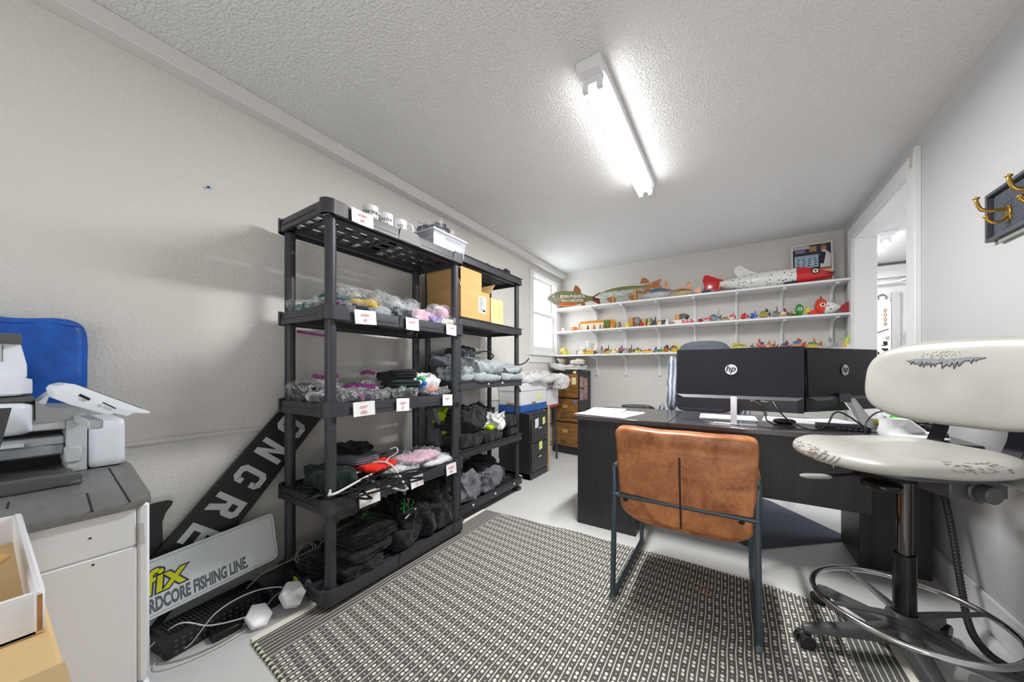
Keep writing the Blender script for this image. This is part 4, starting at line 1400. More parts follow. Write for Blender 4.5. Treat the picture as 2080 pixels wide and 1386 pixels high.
# 1 carved trout sign
y = 4.27
x0, x1 = S(1104, 1226, y)
H = hgt(31, 1160, y)
trout = paint('trout_paint', (128, 124, 74), (222, 96, 46), (170, 166, 110), 60, .28, -.40, -.22)
t = fish('fish_carving', 'olive and orange trout sign with white lettering at the left of the top shelf', (-1.73, 4.18, SHZ[0]), .70, H, trout, gold_t, rz=R(33), W=.075,
         cat='fish carving', dorsal=(-.02, .14), dh=.42, eyer=.07, tail=.7, tailm=M('maroon_fin', (128, 60, 50), rough=.4, var=.2, vs=40), head=M('silver_grey_head', (134, 132, 112), rough=.3, var=.2, vs=30))
TD = Vector((math.cos(R(33)), math.sin(R(33)), 0))
TN = Vector((TD.y, -TD.x, 0))
TT = frame(Vector((-1.75, 4.17, SHZ[0] + H * .60)) + TN * .0385, TD, (0, 0, 1), TN)
textmesh('lettering', 'JOHN PUSUSTA', .046, TT, wht_p, t, off=.0016)
textmesh('lettering', 'FISH DECOYS', .046, TT @ Matrix.Translation((0, -.052, -.002)), wht_p, t, off=.0016)
# 2 pike on two wooden stands
x0, x1 = S(1208, 1345, 4.30)
H = hgt(21, 1270, 4.3)
zb = SHZ[0] + hgt(14, 1260, 4.3)
pike = paint('pike_paint', (122, 124, 62), (206, 214, 208), (70, 78, 50), 75, .34, -.05, .25)
t = fish('fish_carving', 'long speckled pike carving on two wooden stands on the top shelf', ((x0 + x1) / 2, 4.30, zb), x1 - x0, H, pike, gold_t, rz=0, W=.07, dorsal=(.20, .33), dh=.45, cat='fish carving', eyer=.06, ry=-.09)
wd = M('honey_wood', (214, 150, 74), rough=.45, var=.12, vs=30)
for u in (1247, 1291):
    xx = ony(u, 700, 4.3).x
    MB().bx(xx - .014, xx + .014, 4.27, 4.34, SHZ[0], zb + .06).build('stand', wd, t, bev=.002)
    MB().prism([(0, 0), (-.06, .05), (-.05, .075), (0, .08)], .012, frame((xx - .014, 4.26, SHZ[0] + .0), (1, 0, 0), (0, 0, 1))).build('lower_fin', gold_t, t)
for ux, hz in ((1312, .02),):
    xx = ony(ux, 700, 4.3).x
    MB().prism([(0, .06), (-.05, .01), (.0, -.03), (.06, .03), (.04, .07)], .008, frame((xx, 4.29, zb - .0), (1, 0, 0), (0, 0, 1))).build('anal_fin', gold_t, t)
# 3,4 : grey and brown fish lying
x0, x1 = S(1313, 1384, 4.26)
fish('fish_carving', 'blue grey fish carving with an orange fin behind the brown one on the top shelf', ((x0 + x1) / 2, 4.27, SHZ[0]), x1 - x0 + .06, hgt(22, 1350, 4.27), paint('bluegrey_fish', (92, 104, 118), (196, 198, 196), (70, 78, 90), 80, .2),
     gold_t, rz=.05, dorsal=(.02, .12), dh=.7, cat='fish carving', lower=False)
x0, x1 = S(1362, 1424, 4.25)
fish('fish_carving', 'slim brown speckled fish carving with orange back fin on the top shelf', ((x0 + x1) / 2, 4.235, SHZ[0]), x1 - x0, hgt(15, 1395, 4.24), paint('brown_fish', (142, 112, 66), (196, 176, 140), (90, 66, 34), 90, .25),
     gold_t, rz=-.03, dorsal=(.05, .18), dh=.95, cat='fish carving', lower=False)
x0, x1 = S(1424, 1450, 4.22)
fish('fish_figurine', 'small dark fish figurine under the big red tail on the top shelf', ((x0 + x1) / 2, 4.225, SHZ[0]), x1 - x0, .035, M('dark_teal_paint', (52, 66, 74), rough=.3), M('dark_teal_paint', (52, 66, 74)), eye=False)
# 5 big white spotted decoy
x0, x1 = S(1427, 1690, 4.33)
white_fish = paint('white_spotted_paint', (236, 236, 232), (232, 232, 228), (84, 90, 92), 34, .20, rough=.25)
H = hgt(31, 1540, 4.33)
t = thing('fish_decoy', 'giant white fish decoy with black spots and a red tail on the top shelf', 'fish carving', ((x0 + x1) / 2, 4.34, SHZ[0]))
xt = ony(1462, 700, 4.33).x
m = MB()
rs = []
L = x1 - xt
for tt, k, zc in ((0, .42, .62), (.06, .5, .6), (.15, .66, .56), (.3, .9, .52), (.5, 1.06, .53), (.62, 1.05, .53), (.72, 1.0, .53), (.86, .8, .5), (.95, .5, .47), (1, .15, .45)):
    rs.append([(xt + L * tt, 4.35 + .075 * k * math.cos(2 * PI * j / 18), SHZ[0] + H * zc + H / 2 * k * math.sin(2 * PI * j / 18)) for j in range(18)])
xh = ony(1616, 700, 4.27).x


def ringat(fx, k, zc, kw=1.0, yc_=4.27):
    return [(fx, yc_ + .072 * k * kw * math.cos(2 * PI * j / 20), SHZ[0] + H * zc + H / 2 * k * math.sin(2 * PI * j / 20)) for j in range(20)]


m.rings([ringat(xt + (xh - xt) * q, k, zc, 1.0, 4.33 - .06 * q) for q, k, zc in ((0, .40, .62), (.06, .48, .60), (.18, .66, .56), (.36, .92, .53), (.6, 1.05, .53), (.8, 1.05, .53), (1.0, .98, .52))]).build('body', white_fish, t)
x_n = ony(1693, 700, 4.27).x
hl = x_n - xh
hd = MB().rings([ringat(xh + hl * q, k, zc) for q, k, zc in ((0, .985, .52), (.2, .96, .52), (.42, .84, .50), (.6, .66, .46), (.8, .46, .42), (.95, .32, .40), (1.0, .16, .40))]).build('head', red_p, t)
for dz, dy_ in ((.50, .0),):
    ec = Vector((xh + hl * .50, 4.27 - .055, SHZ[0] + H * .62))
    eo = MB().ell(ec, (.030, .012, .030), 18, 10).build('eye', eye_b, t)
    MB().ell(ec + Vector((0, -.006, 0)), (.021, .010, .021), 16, 8).build('iris', eye_w, eo)
    MB().ell(ec + Vector((0, -.012, 0)), (.010, .008, .010), 12, 8).build('pupil', eye_b, eo)
MB().add([(xh + hl * .68, 4.225, SHZ[0] + H * .36), (x_n + .004, 4.235, SHZ[0] + H * .50), (x_n + .004, 4.235, SHZ[0] + H * .42)], [(0, 1, 2), (2, 1, 0)]).build('mouth_line', M('mouth_dark', (60, 24, 20), rough=.4), t, smooth=False)
MB().prism([(.05, .03), (-.04, .0), (-.13, -.045), (-.165, -.04), (-.16, .02), (-.145, .065), (-.165, .13), (-.15, .185), (-.12, .19), (-.03, .145), (.06, .10)], .03,
           frame((xt, 4.365, SHZ[0] + .03), (1, 0, 0), (0, 0, 1))).build('tail_fin', red_p, t, bev=.006, seg=2)
xf = ony(1500, 700, 4.33).x
MB().prism([(-.02, -.02), (-.055, .04), (-.06, .085), (-.045, .11), (-.015, .12), (.02, .105), (.08, .05), (.15, .02), (.14, -.03)], .012, frame((xf + .02, 4.35, SHZ[0] + H * 1.0), (1, 0, 0), (0, 0, 1))).build('dorsal_fin', wht_p, t, bev=.003)
for u, sx in ((1530, .15), (1612, .15)):
    xx = ony(u, 700, 4.28).x
    MB().prism([(-.09, .0), (-.02, .055), (.05, .02), (.09, -.01), (.02, -.02)], .006, frame((xx, 4.275, SHZ[0] + .035), (1, 0, 0), (0, -.5, .8))).build('side_fin', M('metal_fin', (176, 178, 176), rough=.35, metal=.4), t)
xx0, xx1 = S(1588, 1618, 4.24)
tag(MB().prism([(0, 0), (xx1 - xx0, .0), (xx1 - xx0, .03), (.02, .02)], .06, frame((xx0, 4.28, SHZ[0]), (1, 0, 0), (0, 0, 1))).build('dark_block', blk), 'small black block on the top shelf under the white decoy', 'block')
# poster
xa, xb = S(1611, 1696, 4.40)
t = thing('poster', 'poster of a man with a display board, standing behind the red fish head', 'poster', ((xa + xb) / 2, 4.41, SHZ[0]))
pw_, ph_ = xb - xa, hgt(86, 1650, 4.40)
PT = frame((xa - .008, 4.40, SHZ[0] + .002), (1, 0, .0), (-.015, .05, 1), None)
MB().prism([(0, 0), (pw_, 0), (pw_, ph_), (0, ph_)], -.006, PT).build('board', wht_p, t)


def pp(nm, x0, x1, y0, y1, col, lvl=1, poly=None, rough=.4):
    mt = M('print_%d_%d_%d' % col, col, rough=rough)
    pl = [(a * pw_, b_ * ph_) for a, b_ in (poly or [(x0, y0), (x1, y0), (x1, y1), (x0, y1)])]
    # outward side of the poster faces the room (-y)
    area_ = sum(pl[i][0] * pl[(i + 1) % len(pl)][1] - pl[(i + 1) % len(pl)][0] * pl[i][1] for i in range(len(pl)))
    if area_ < 0:
        pl.reverse()
    return MB().prism(pl, .0004, PT @ Matrix.Translation((0, 0, .0002 + .0005 * lvl))).build(nm, mt, t)


pp('printed_picture', .04, .96, .30, .97, (58, 50, 66), 0)
pp('printed_picture', .04, .96, .30, .38, (214, 130, 50), 1)
pp('printed_picture', .04, .45, .88, .96, (196, 186, 190), 1)
pp('printed_picture', .1, .35, .80, .86, (140, 134, 170), 1)
pp('printed_picture', .45, .62, .80, .93, (170, 140, 100), 1)
pp('printed_picture', .05, .70, .40, .76, (24, 28, 38), 2)
pp('printed_picture', .08, .66, .43, .73, (176, 202, 222), 3)
random.seed(8)
for r_ in range(4):
    for c_ in range(4):
        a = .12 + c_ * .135 + random.uniform(-.01, .02)
        z_ = .47 + r_ * .055
        pp('printed_fish', 0, 0, 0, 0, random.choice([(90, 60, 40), (60, 66, 60), (120, 40, 40), (60, 60, 110)]), 4, [(a, z_), (a + .04, z_ - .012), (a + .10, z_ + .005), (a + .09, z_ + .018), (a + .03, z_ + .015)])
pp('printed_man', 0, 0, 0, 0, (226, 226, 224), 3, [(.70, .40), (.94, .40), (.95, .70), (.88, .77), (.80, .80), (.72, .68)])
pp('printed_man', 0, 0, 0, 0, (40, 40, 46), 4, [(.70, .50), (.78, .48), (.84, .72), (.80, .79), (.72, .74)])
pp('printed_man', 0, 0, 0, 0, (184, 130, 100), 4, [(.73, .80), (.78, .77), (.84, .79), (.86, .87), (.82, .93), (.75, .92), (.72, .86)])
pp('printed_man', 0, 0, 0, 0, (222, 222, 224), 5, [(.74, .79), (.78, .76), (.83, .78), (.84, .82), (.79, .80), (.74, .825)])
pp('printed_man', 0, 0, 0, 0, (120, 110, 60), 5, [(.715, .88), (.75, .89), (.86, .90), (.85, .95), (.79, .97), (.73, .95)])
pp('printed_picture', .36, .46, .32, .37, (244, 204, 60), 4)
pp('printed_picture', .22, .30, .31, .36, (236, 236, 240), 4)
pp('printed_banner', .04, .96, .235, .335, (246, 226, 190), 2)
pp('printed_banner', .04, .96, .03, .235, (214, 120, 60), 1)
textmesh('lettering', 'THE GATHERING', .028, PT @ Matrix.Translation((pw_ * .37, ph_ * .70, .0026)), M('ink_grey', (110, 120, 140)), t, ext=.0002)
textmesh('lettering', 'Hook & Gathering', .038, PT @ Matrix.Translation((pw_ * .53, ph_ * .285, .002)), M('ink_blue_grey', (120, 140, 170)), t, ext=.0002)

# ---- middle shelf
zs = SHZ[1]
YM = 4.25


def small(label, u0, u1, hpx, body, fin, shelf, y=YM, **k):
    x0, x1 = S(u0, u1, y)
    grp = k.pop('group', 'small carved fish on the %s shelf' % SHN[shelf])
    return fish('fish_figurine', label, ((x0 + x1) / 2, y, SHZ[shelf]), x1 - x0, hgt(hpx, (u0 + u1) / 2, y), body, fin, group=grp, **k)


def fc(name, c, **k):
    return M(name, c, rough=.25, coat=.3, **k)


candle = MB().lathe([(0, 0), (.018, 0), (.018, .045), (.014, .05), (0, .05)], (S(1144, 1144, YM)[0], YM, zs), 16).build('candle', M('cream_wax', (240, 232, 200), rough=.5))
tag(candle, 'small cream candle at the left end of the middle wall shelf', 'candle')
x0, x1 = S(1160, 1173, YM)
tag(MB().lathe([(0, 0), (.035, 0), (.045, .015), (.045, .035), (.03, .05), (0, .052)], ((x0 + x1) / 2, YM, zs), 16).build('candle_holder', fc('orange_glass', (238, 130, 60))), 'round orange candle holder left of the long carved log', 'candle')
# long outlined driftwood panel with figures in front
x0, x1 = S(1176, 1251, 4.33)
t = thing('carved_log', 'long cream carved log with orange rim and green knot on the middle wall shelf', 'wood carving', ((x0 + x1) / 2, 4.33, zs))
Lg, Hg = x1 - x0, .125
o_rim = M('orange_brown_paint', (206, 138, 50), rough=.35, var=.15, vs=30)
MB().prism([(q[0] + Lg / 2, q[1] + Hg / 2) for q in rrect(Lg, Hg, .055, 6)], .05, frame((x0, 4.36, zs), (1, 0, 0), (0, 0, 1))).build('rim', o_rim, t, bev=.005)
MB().prism([(q[0] + Lg * .45, q[1] + Hg * .42) for q in rrect(Lg * .8, Hg * .62, .03, 6)], .004, frame((x0, 4.31, zs), (1, 0, 0), (0, 0, 1))).build('panel', M('cream_paint', (240, 222, 190), rough=.4), t)
MB().prism([(q[0] + Lg * .78, q[1] + Hg * .52) for q in rrect(Lg * .16, Hg * .9, .03, 6)], .01, frame((x0, 4.31, zs), (1, 0, 0), (0, 0, 1))).build('knot', M('green_brown_paint', (96, 116, 58), rough=.4, var=.3, vs=30), t)
for i, (u, col, nm) in enumerate(((1181, (200, 198, 204), 'pale grey'), (1194, (60, 66, 60), 'black'), (1207, (170, 70, 40), 'rust brown'), (1219, (120, 132, 138), 'blue grey'), (1226, (176, 110, 60), 'tan'), (1243, (222, 150, 90), 'peach'))):
    xx = S(u, u, 4.24)[0]
    m = MB()
    m.lathe([(0, 0), (.014, 0), (.016, .012), (.011, .03), (.006, .036), (.010, .046), (.008, .058), (0, .062)], (xx, 4.24, zs), 12)
    tag(m.build('bird_figurine', M('figurine_%d' % i, col, rough=.4)), 'tiny %s bird figurine standing in front of the carved log' % nm, 'figurine', 'tiny figurines before the carved log')
xx = S(1258, 1258, YM)[0]
tag(MB().lathe([(0, 0), (.022, 0), (.026, .02), (.02, .045), (.022, .06), (.01, .075), (0, .076)], (xx, YM, zs), 14).build('owl_figurine', M('brown_green_ceramic', (120, 110, 70), rough=.4, var=.3, vs=60)), 'small brown owl shaped figurine right of the carved log', 'figurine')
xx = S(1275, 1275, YM)[0]
tag(MB().lathe([(0, 0), (.028, 0), (.032, .03), (.02, .05), (.024, .06), (0, .06)], (xx, YM, zs), 14).build('jug', fc('yellow_glaze', (220, 196, 70))), 'small yellow jug left of the first tan block', 'jug')
# tan blocks with black comb fans
for i, (u0, u1, hp, lift) in enumerate(((1279, 1305, 20, 0), (1306, 1330, 16, 0), (1337, 1360, 11, 0), (1372, 1400, 12, 9))):
    x0, x1 = S(u0, u1, 4.36)
    h_ = hgt(hp, u0, 4.36)
    zl = zs + (hgt(lift, u0, 4.36) if lift else 0)
    nmz = ('largest tan block with black curved comb, first of four', 'second tan block with black comb beside the red ball', 'small flat tan block with black comb, third of four', 'tan block with black arched comb raised on white base')[i]
    t = thing('comb_block', nmz + ' on the middle wall shelf', 'ornament', ((x0 + x1) / 2, 4.36, zs), 'tan blocks with black combs')
    ww_ = (x1 - x0)
    MB().bx(x0, x0 + ww_ * .34, 4.30, 4.38, zl, zl + h_).build('block', M('tan_wood_block', (206, 150, 84), rough=.5, var=.08, vs=30), t, bev=.002)
    for k in range(5):
        f_ = 1 - k * .17
        MB().tube(spline([(x0 + ww_ * .34, 4.33, zl + h_ * .97 * f_), (x0 + ww_ * .7, 4.32, zl + h_ * f_), (x0 + ww_ * (.72 + .28 * f_), 4.31, zl + h_ * .6 * f_), (x0 + ww_ * (.70 + .22 * f_), 4.30, zl + .004)], 4), .0045, 6).build('rib', M('comb_black', (34, 36, 38), rough=.35), t)
    if lift:
        MB().bx(x0 - .02, x0 + ww_ * .5, 4.27, 4.38, zs, zl).build('base', wht_p, t, bev=.003)
B = lambda n, c: fc(n, c)
small('small brown jig fish in front of the largest tan block', 1284, 1297, 7, B('brown_lure', (120, 78, 46)), gold_t, 1, y=4.22)
tag(MB().ell((S(1304, 1304, 4.22)[0], 4.22, zs + .022), (.022, .022, .022)).build('red_ball', red_p), 'small red ball between the first two tan blocks', 'ball')
tag(MB().lathe([(0, 0), (.022, 0), (.02, .03), (.012, .04), (.016, .06), (.012, .085), (0, .09)], (S(1319, 1319, 4.22)[0], 4.22, zs), 12).build('figurine', M('cream_green_ceramic', (214, 200, 110), rough=.4, col2=(70, 110, 50), vs=40)), 'cream and green standing figurine before the second tan block', 'figurine')
tag(MB().lathe([(0, 0), (.016, 0), (.014, .04), (.008, .07), (.004, .10), (0, .10)], (S(1331, 1331, 4.22)[0], 4.22, zs), 12).build('figurine', M('dark_ceramic', (58, 58, 64), rough=.4)), 'slim dark grey figurine beside the second tan block', 'figurine')
tag(MB().lathe([(0, 0), (.018, 0), (.02, .02), (.012, .035), (0, .04)], (S(1340, 1340, 4.22)[0], 4.22, zs), 12).build('figurine', M('cream_ceramic', (226, 216, 170), rough=.4)), 'small cream and yellow pot before the third tan block', 'figurine')
tag(MB().lathe([(0, 0), (.02, 0), (.016, .03), (.01, .04), (.014, .055), (0, .065)], (S(1355, 1355, 4.22)[0], 4.22, zs), 12).build('figurine', wht_p), 'white snowman shaped figurine before the third tan block', 'figurine')
small('slim brown lure right of the third tan block', 1359, 1371, 5, B('tan_lure', (176, 120, 60)), gold_t, 1)
PK = fc('pink_fish_paint', (236, 120, 130))
small('pink and white fish, left of three below the raised comb', 1383, 1394, 8, PK, wht_p, 1, y=4.23, head=wht_p)
small('pink and white fish, centre of three below the raised comb', 1391, 1402, 7, PK, wht_p, 1, y=4.27)
small('pink and white fish, right of three near the fourth bracket', 1400, 1412, 8, fc('rose_paint', (226, 90, 100)), wht_p, 1, y=4.24, head=wht_p)
small('black and red small fish right of the pink fish', 1417, 1431, 8, paint('blackred', (50, 44, 50), (200, 50, 56)), red_p, 1)
small('red fish with white belly left of the grey shark fish', 1428, 1445, 8, paint('redwhite', (206, 50, 56), (226, 200, 200)), red_p, 1, y=4.22)
small('blue grey fish with a tall thin back fin on the middle shelf', 1440, 1466, 15, paint('sharkgrey', (96, 110, 124), (150, 160, 168), (60, 66, 80), 70, .15), M('slate_fin', (70, 80, 92)), 1, dorsal=(.22, .27), dh=.8, y=4.24)
small('small brown and cream fish right of the blue grey one', 1466, 1482, 8, paint('browncream', (120, 82, 50), (200, 180, 150)), gold_t, 1)
small('red and white fish with round eye before the fifth bracket', 1480, 1495, 11, paint('redwhite2', (210, 40, 44), (240, 226, 222)), red_p, 1, y=4.22, eyer=.2)
small('bright red fish in profile right of the fifth bracket', 1504, 1521, 12, fc('scarlet', (206, 44, 48)), red_p, 1, y=4.24, dorsal=(-.1, .2), dh=.25)
small('royal blue fish with yellow eye on the middle shelf', 1522, 1539, 12, fc('royal_blue', (36, 84, 176)), fc('royal_blue', (36, 84, 176)), 1, y=4.24, eyer=.16)
small('yellow and black striped perch on the middle shelf', 1541, 1566, 15, paint('perch', (190, 176, 50), (214, 200, 90), None, 4, .55, stripes=(50, 52, 30)), M('dark_brown_fin', (80, 54, 46)), 1, y=4.24, dorsal=(-.0, .3), dh=.4)
small('grey fish with pointed dark fin in front of the sixth bracket', 1567, 1588, 14, paint('greygreen', (110, 114, 104), (150, 150, 140)), M('slate_fin', (70, 80, 92)), 1, y=4.24, dorsal=(-.02, .12), dh=.75)
small('cream fish with brown back fin right of the grey fish', 1584, 1601, 12, paint('creamrim', (236, 226, 206), (220, 170, 110)), M('maroon_fin', (128, 60, 50)), 1, y=4.23, dorsal=(-.1, .3), dh=.55)
small('tan and grey fish left of the green fish', 1598, 1613, 9, paint('tangrey', (130, 130, 120), (196, 160, 90)), gold_t, 1, y=4.26)
x0, x1 = S(1612, 1646, 4.24)
t = fish('fish_decoy', 'green fish decoy with a bright yellow body and tail on the middle shelf', ((x0 + x1) / 2, 4.24, zs), x1 - x0, hgt(16, 1630, 4.24), fc('bright_yellow', (232, 222, 20)), fc('bright_yellow', (232, 222, 20)),
         head=None, tail=1.5, dorsal=None, eye=False, lower=False, ry=-.2)
MB().ell((x0 + (x1 - x0) * .34, 4.235, zs + .055), ((x1 - x0) * .27, .05, .058), 18, 12).build('head', fc('emerald_paint', (24, 140, 60)), t)
MB().ell((x0 + (x1 - x0) * .33, 4.188, zs + .062), (.016, .008, .016)).build('eye', eye_w, t)
MB().ell((x0 + (x1 - x0) * .33, 4.181, zs + .062), (.008, .004, .008)).build('pupil', eye_b, t)
MB().prism([(0, 0), (.07, 0), (.06, .02), (-.02, .015)], .03, frame((x0 - .01, 4.24, zs), (1, 0, 0), (0, 0, 1))).build('jaw', fc('dark_green_paint', (20, 80, 40)), t)
x0, x1 = S(1644, 1716, 4.25)
t = thing('fish_decoy', 'red headed decoy with spotted white body and red tail on the middle shelf', 'fish carving', ((x0 + x1) / 2, 4.26, zs))
Lx = x1 - x0
MB().ell((x0 + Lx * .33, 4.25, zs + .075), (Lx * .19, .06, .078), 20, 14).build('head', fc('vermilion', (220, 66, 52)), t)
MB().rings([[(x0 + Lx * a, 4.26 + r_ * .05 * math.cos(2 * PI * j / 14), zs + .06 + r_ * .055 * math.sin(2 * PI * j / 14)) for j in range(14)] for a, r_ in ((.40, 1.15), (.55, 1.1), (.68, .9), (.8, .55), (.88, .3))]).build('body', white_fish, t)
MB().prism([(0, .03), (.05, .0), (.10, .01), (.095, .06), (.11, .11), (.06, .10), (.01, .06)], .012, frame((x0 + Lx * .82, 4.26, zs), (1, 0, 0), (0, 0, 1))).build('tail_fin', fc('deep_red', (166, 20, 36)), t, bev=.002)
MB().prism([(0, 0), (.09, 0), (.12, .03), (.05, .05), (.0, .03)], .05, frame((x0 - .01, 4.28, zs), (1, 0, 0), (0, 0, 1))).build('jaw', fc('vermilion', (220, 66, 52)), t, bev=.004)
MB().ell((x0 + Lx * .35, 4.192, zs + .085), (.018, .008, .018)).build('eye', eye_w, t)
MB().ell((x0 + Lx * .35, 4.185, zs + .085), (.010, .004, .010)).build('pupil', eye_b, t)
MB().cyl((x0 + Lx * .33, 4.25, zs + .15), (x0 + Lx * .33, 4.25, zs + .172), .004, n=8).build('eyelet', blk, t)

# ---- bottom shelf
zs = SHZ[2]
x0, x1 = S(1135, 1151, YM)
t = thing('shell_carving', 'tan shell shaped carving with yellow fins at the left end of the bottom wall shelf', 'fish carving', ((x0 + x1) / 2, YM, zs))
MB().ell(((x0 + x1) / 2 - .01, 4.29, zs + .05), (.055, .025, .05), 16, 10).build('body', M('tan_yellow_wood', (196, 160, 90), rough=.4, var=.25, vs=30), t)
MB().prism([(0, 0), (.05, 0), (.03, .08), (.01, .11), (-.01, .09)], .012, frame(((x0 + x1) / 2 + .01, 4.26, zs), (1, 0, 0), (0, 0, 1))).build('fin', M('yellow_tan_fin', (206, 170, 70), rough=.4), t)
small('small green and yellow fish before the tan shell carving', 1144, 1158, 8, paint('greenyellow', (110, 180, 50), (220, 200, 60)), fc('yellow_glaze', (220, 196, 70)), 2, y=4.215)
t = thing('figurine', 'tiny grey standing figurine with a tilted stick on the bottom wall shelf', 'figurine', (S(1170, 1170, YM)[0], YM, zs))
xx = S(1171, 1171, YM)[0]
MB().lathe([(0, 0), (.012, 0), (.010, .03), (.006, .045), (.008, .055), (0, .06)], (xx, YM, zs), 10).build('body', M('grey_pewter', (150, 146, 140), rough=.4), t)
MB().cyl((xx + .03, YM, zs + .005), (xx + .01, YM, zs + .12), .003, n=6).build('stick', M('grey_pewter', (150, 146, 140)), t)
small('pale pink lure lying right of the grey figurine', 1174, 1186, 6, M('pale_pink_lure', (226, 206, 200), rough=.3), M('pale_pink_lure', (226, 206, 200)), 2, eye=False)
small('green and yellow fish left of the glass cup', 1183, 1193, 11, paint('gy2', (90, 110, 50), (226, 200, 40)), gold_t, 2)
xx = S(1196, 1196, YM)[0]
t = thing('trophy_cup', 'clear glass cup trophy with gold reeds on the bottom wall shelf', 'trophy', (xx, YM, zs))
GL = M('clear_glass', (235, 240, 240), rough=.03, alpha=.35, spec=.8)
MB().lathe([(.0, 0), (.03, 0), (.03, .004), (.005, .01), (.005, .07), (.02, .085), (.035, .13), (.037, .17), (.033, .17), (.03, .13), (.0, .09)], (xx, YM, zs), 20, caps=False).build('bowl', GL, t, ang=60)
gd = M('gold_leaf', (214, 180, 70), rough=.25, metal=.7)
for k in range(4):
    MB().tube(spline([(xx + .03 + .008 * k, YM, zs + .01), (xx + .025 + .011 * k, YM, zs + .09), (xx + .04 + .014 * k, YM, zs + .14)], 4), .003, 5).build('reed', gd, t)
small('orange and yellow fish before the glass cup', 1191, 1206, 8, paint('oy', (236, 110, 40), (236, 206, 50)), fc('yellow_glaze', (220, 196, 70)), 2, y=4.215)
small('dark olive fish beside the glass cup', 1203, 1216, 8, M('dark_olive_paint', (86, 84, 50), rough=.3), gold_t, 2)
lst = [(1217, 1231, 15, (96, 132, 128), (150, 166, 150), (200, 70, 60), 'grey teal fish with a red fin right of the first bracket'),
       (1227, 1243, 14, (60, 60, 48), (214, 200, 50), (70, 60, 44), 'dark fish with yellow belly and pointed fin on the bottom shelf'),
       (1241, 1256, 10, (230, 214, 150), (236, 226, 200), (200, 150, 80), 'cream coloured fish on the bottom shelf'),
       (1255, 1269, 16, (196, 40, 56), (40, 100, 120), (50, 90, 110), 'red and blue fish left of the second bracket'),
       (1267, 1277, 11, (160, 140, 130), (190, 180, 170), (140, 120, 110), 'pale brown fish before the second bracket'),
       (1275, 1290, 14, (110, 84, 76), (140, 110, 90), (70, 66, 70), 'brown fish with dark spiky fins right of the second bracket'),
       (1289, 1303, 12, (120, 140, 50), (232, 220, 60), (90, 110, 60), 'yellow fish with green fin on the bottom shelf'),
       (1302, 1330, 8, (206, 96, 60), (230, 220, 60), (190, 60, 60), 'long flat red and yellow fish on the bottom shelf'),
       (1327, 1339, 11, (50, 96, 106), (110, 150, 140), (50, 80, 90), 'teal fish left of the third bracket on the bottom shelf'),
       (1338, 1349, 10, (70, 150, 70), (120, 180, 80), (80, 140, 60), 'small green fish before the third bracket'),
       (1346, 1363, 16, (60, 76, 50), (196, 110, 50), (70, 70, 50), 'dark green fish with orange belly left of the brown yellow one'),
       (1361, 1384, 18, (120, 66, 40), (226, 196, 50), (226, 206, 60), 'brown and yellow fish beside the grey chair top')]
for i, (a, b_, h_, c1, c2, c3, lb) in enumerate(lst):
    small(lb, a, b_, h_ * .8, paint('bs%d' % i, c1, c2), fc('bsf%d' % i, c3), 2, y=4.24 + .02 * (i % 2), dorsal=((-.18, .12), (-.02, .1), (-.2, .25), (0, .26))[i % 4], dh=(.5, .8, .3, .42)[i % 4], W=.03, tail=(1.0, .7, 1.3)[i % 3], ry=(-.1, .06, 0)[i % 3])
lst = [(1472, 1520, 17, (150, 146, 60), (226, 222, 150), (200, 180, 60), 'yellow perch right of the grey chair top', True),
       (1522, 1536, 14, (96, 104, 116), (206, 196, 180), (90, 96, 110), 'grey and cream fish seen end on above the first monitor', False),
       (1536, 1554, 22, (40, 70, 130), (220, 90, 40), (200, 70, 40), 'blue fish with orange tail above the first monitor', True),
       (1553, 1572, 18, (226, 150, 90), (226, 226, 210), (180, 110, 60), 'orange backed fish with white side above the first monitor', False),
       (1566, 1582, 16, (150, 90, 60), (170, 120, 80), (130, 80, 60), 'rust brown fish left of the sixth bracket', False),
       (1584, 1607, 17, (70, 84, 130), (206, 110, 60), (110, 60, 70), 'blue backed fish with orange belly right of the sixth bracket', False),
       (1608, 1638, 22, (50, 110, 170), (226, 150, 60), (180, 60, 40), 'blue and orange fish with red fins above the second monitor', False),
       (1637, 1671, 20, (80, 150, 90), (236, 190, 70), (196, 96, 40), 'green and yellow fish with orange tail above the second monitor', False)]
for i, (a, b_, h_, c1, c2, c3, lb, fl) in enumerate(lst):
    small(lb, a, b_, h_ * .75, paint('bt%d' % i, c1, c2), fc('btf%d' % i, c3), 2, y=4.24 + .02 * (i % 2), dorsal=((-.2, .2), (-.02, .12), (-.1, .26))[i % 3], dh=(.4, .6, .5)[i % 3], W=.04, flip=fl, tail=(1.2, .8, 1.5, 1.0)[i % 4], ry=(0, -.12, .08)[i % 3])
small('silver grey fish with feather fins near the right end of the bottom shelf', 1674, 1702, 14, M('silver_fish', (190, 190, 192), rough=.3), M('silver_fin', (150, 150, 152), rough=.3), 2, dorsal=(-.2, .1), dh=.7)
xx = S(1717, 1717, YM)[0]
t = thing('fish_lure', 'upright bright green and yellow lure at the right end of the bottom shelf', 'fish figurine', (xx, YM, zs))
MB().rings([[(xx + r_ * .028 * math.cos(2 * PI * j / 12) + a * .3, YM + r_ * .018 * math.sin(2 * PI * j / 12), zs + a) for j in range(12)] for a, r_ in ((0, .5), (.03, .9), (.07, 1), (.11, .8), (.14, .3))]).build('body', paint('limelure', (130, 230, 60), (236, 210, 60), (60, 110, 160), 60, .25), t)
MB().ell((xx + .02, YM - .018, zs + .11), (.007, .004, .007)).build('eye', eye_w, t)
tag(MB().lathe([(0, 0), (.016, 0), (.016, .03), (0, .032)], (S(1726, 1726, YM)[0] - .01, YM - .02, zs), 12).build('white_jar', white_m), 'small white jar beside the upright green lure', 'jar')

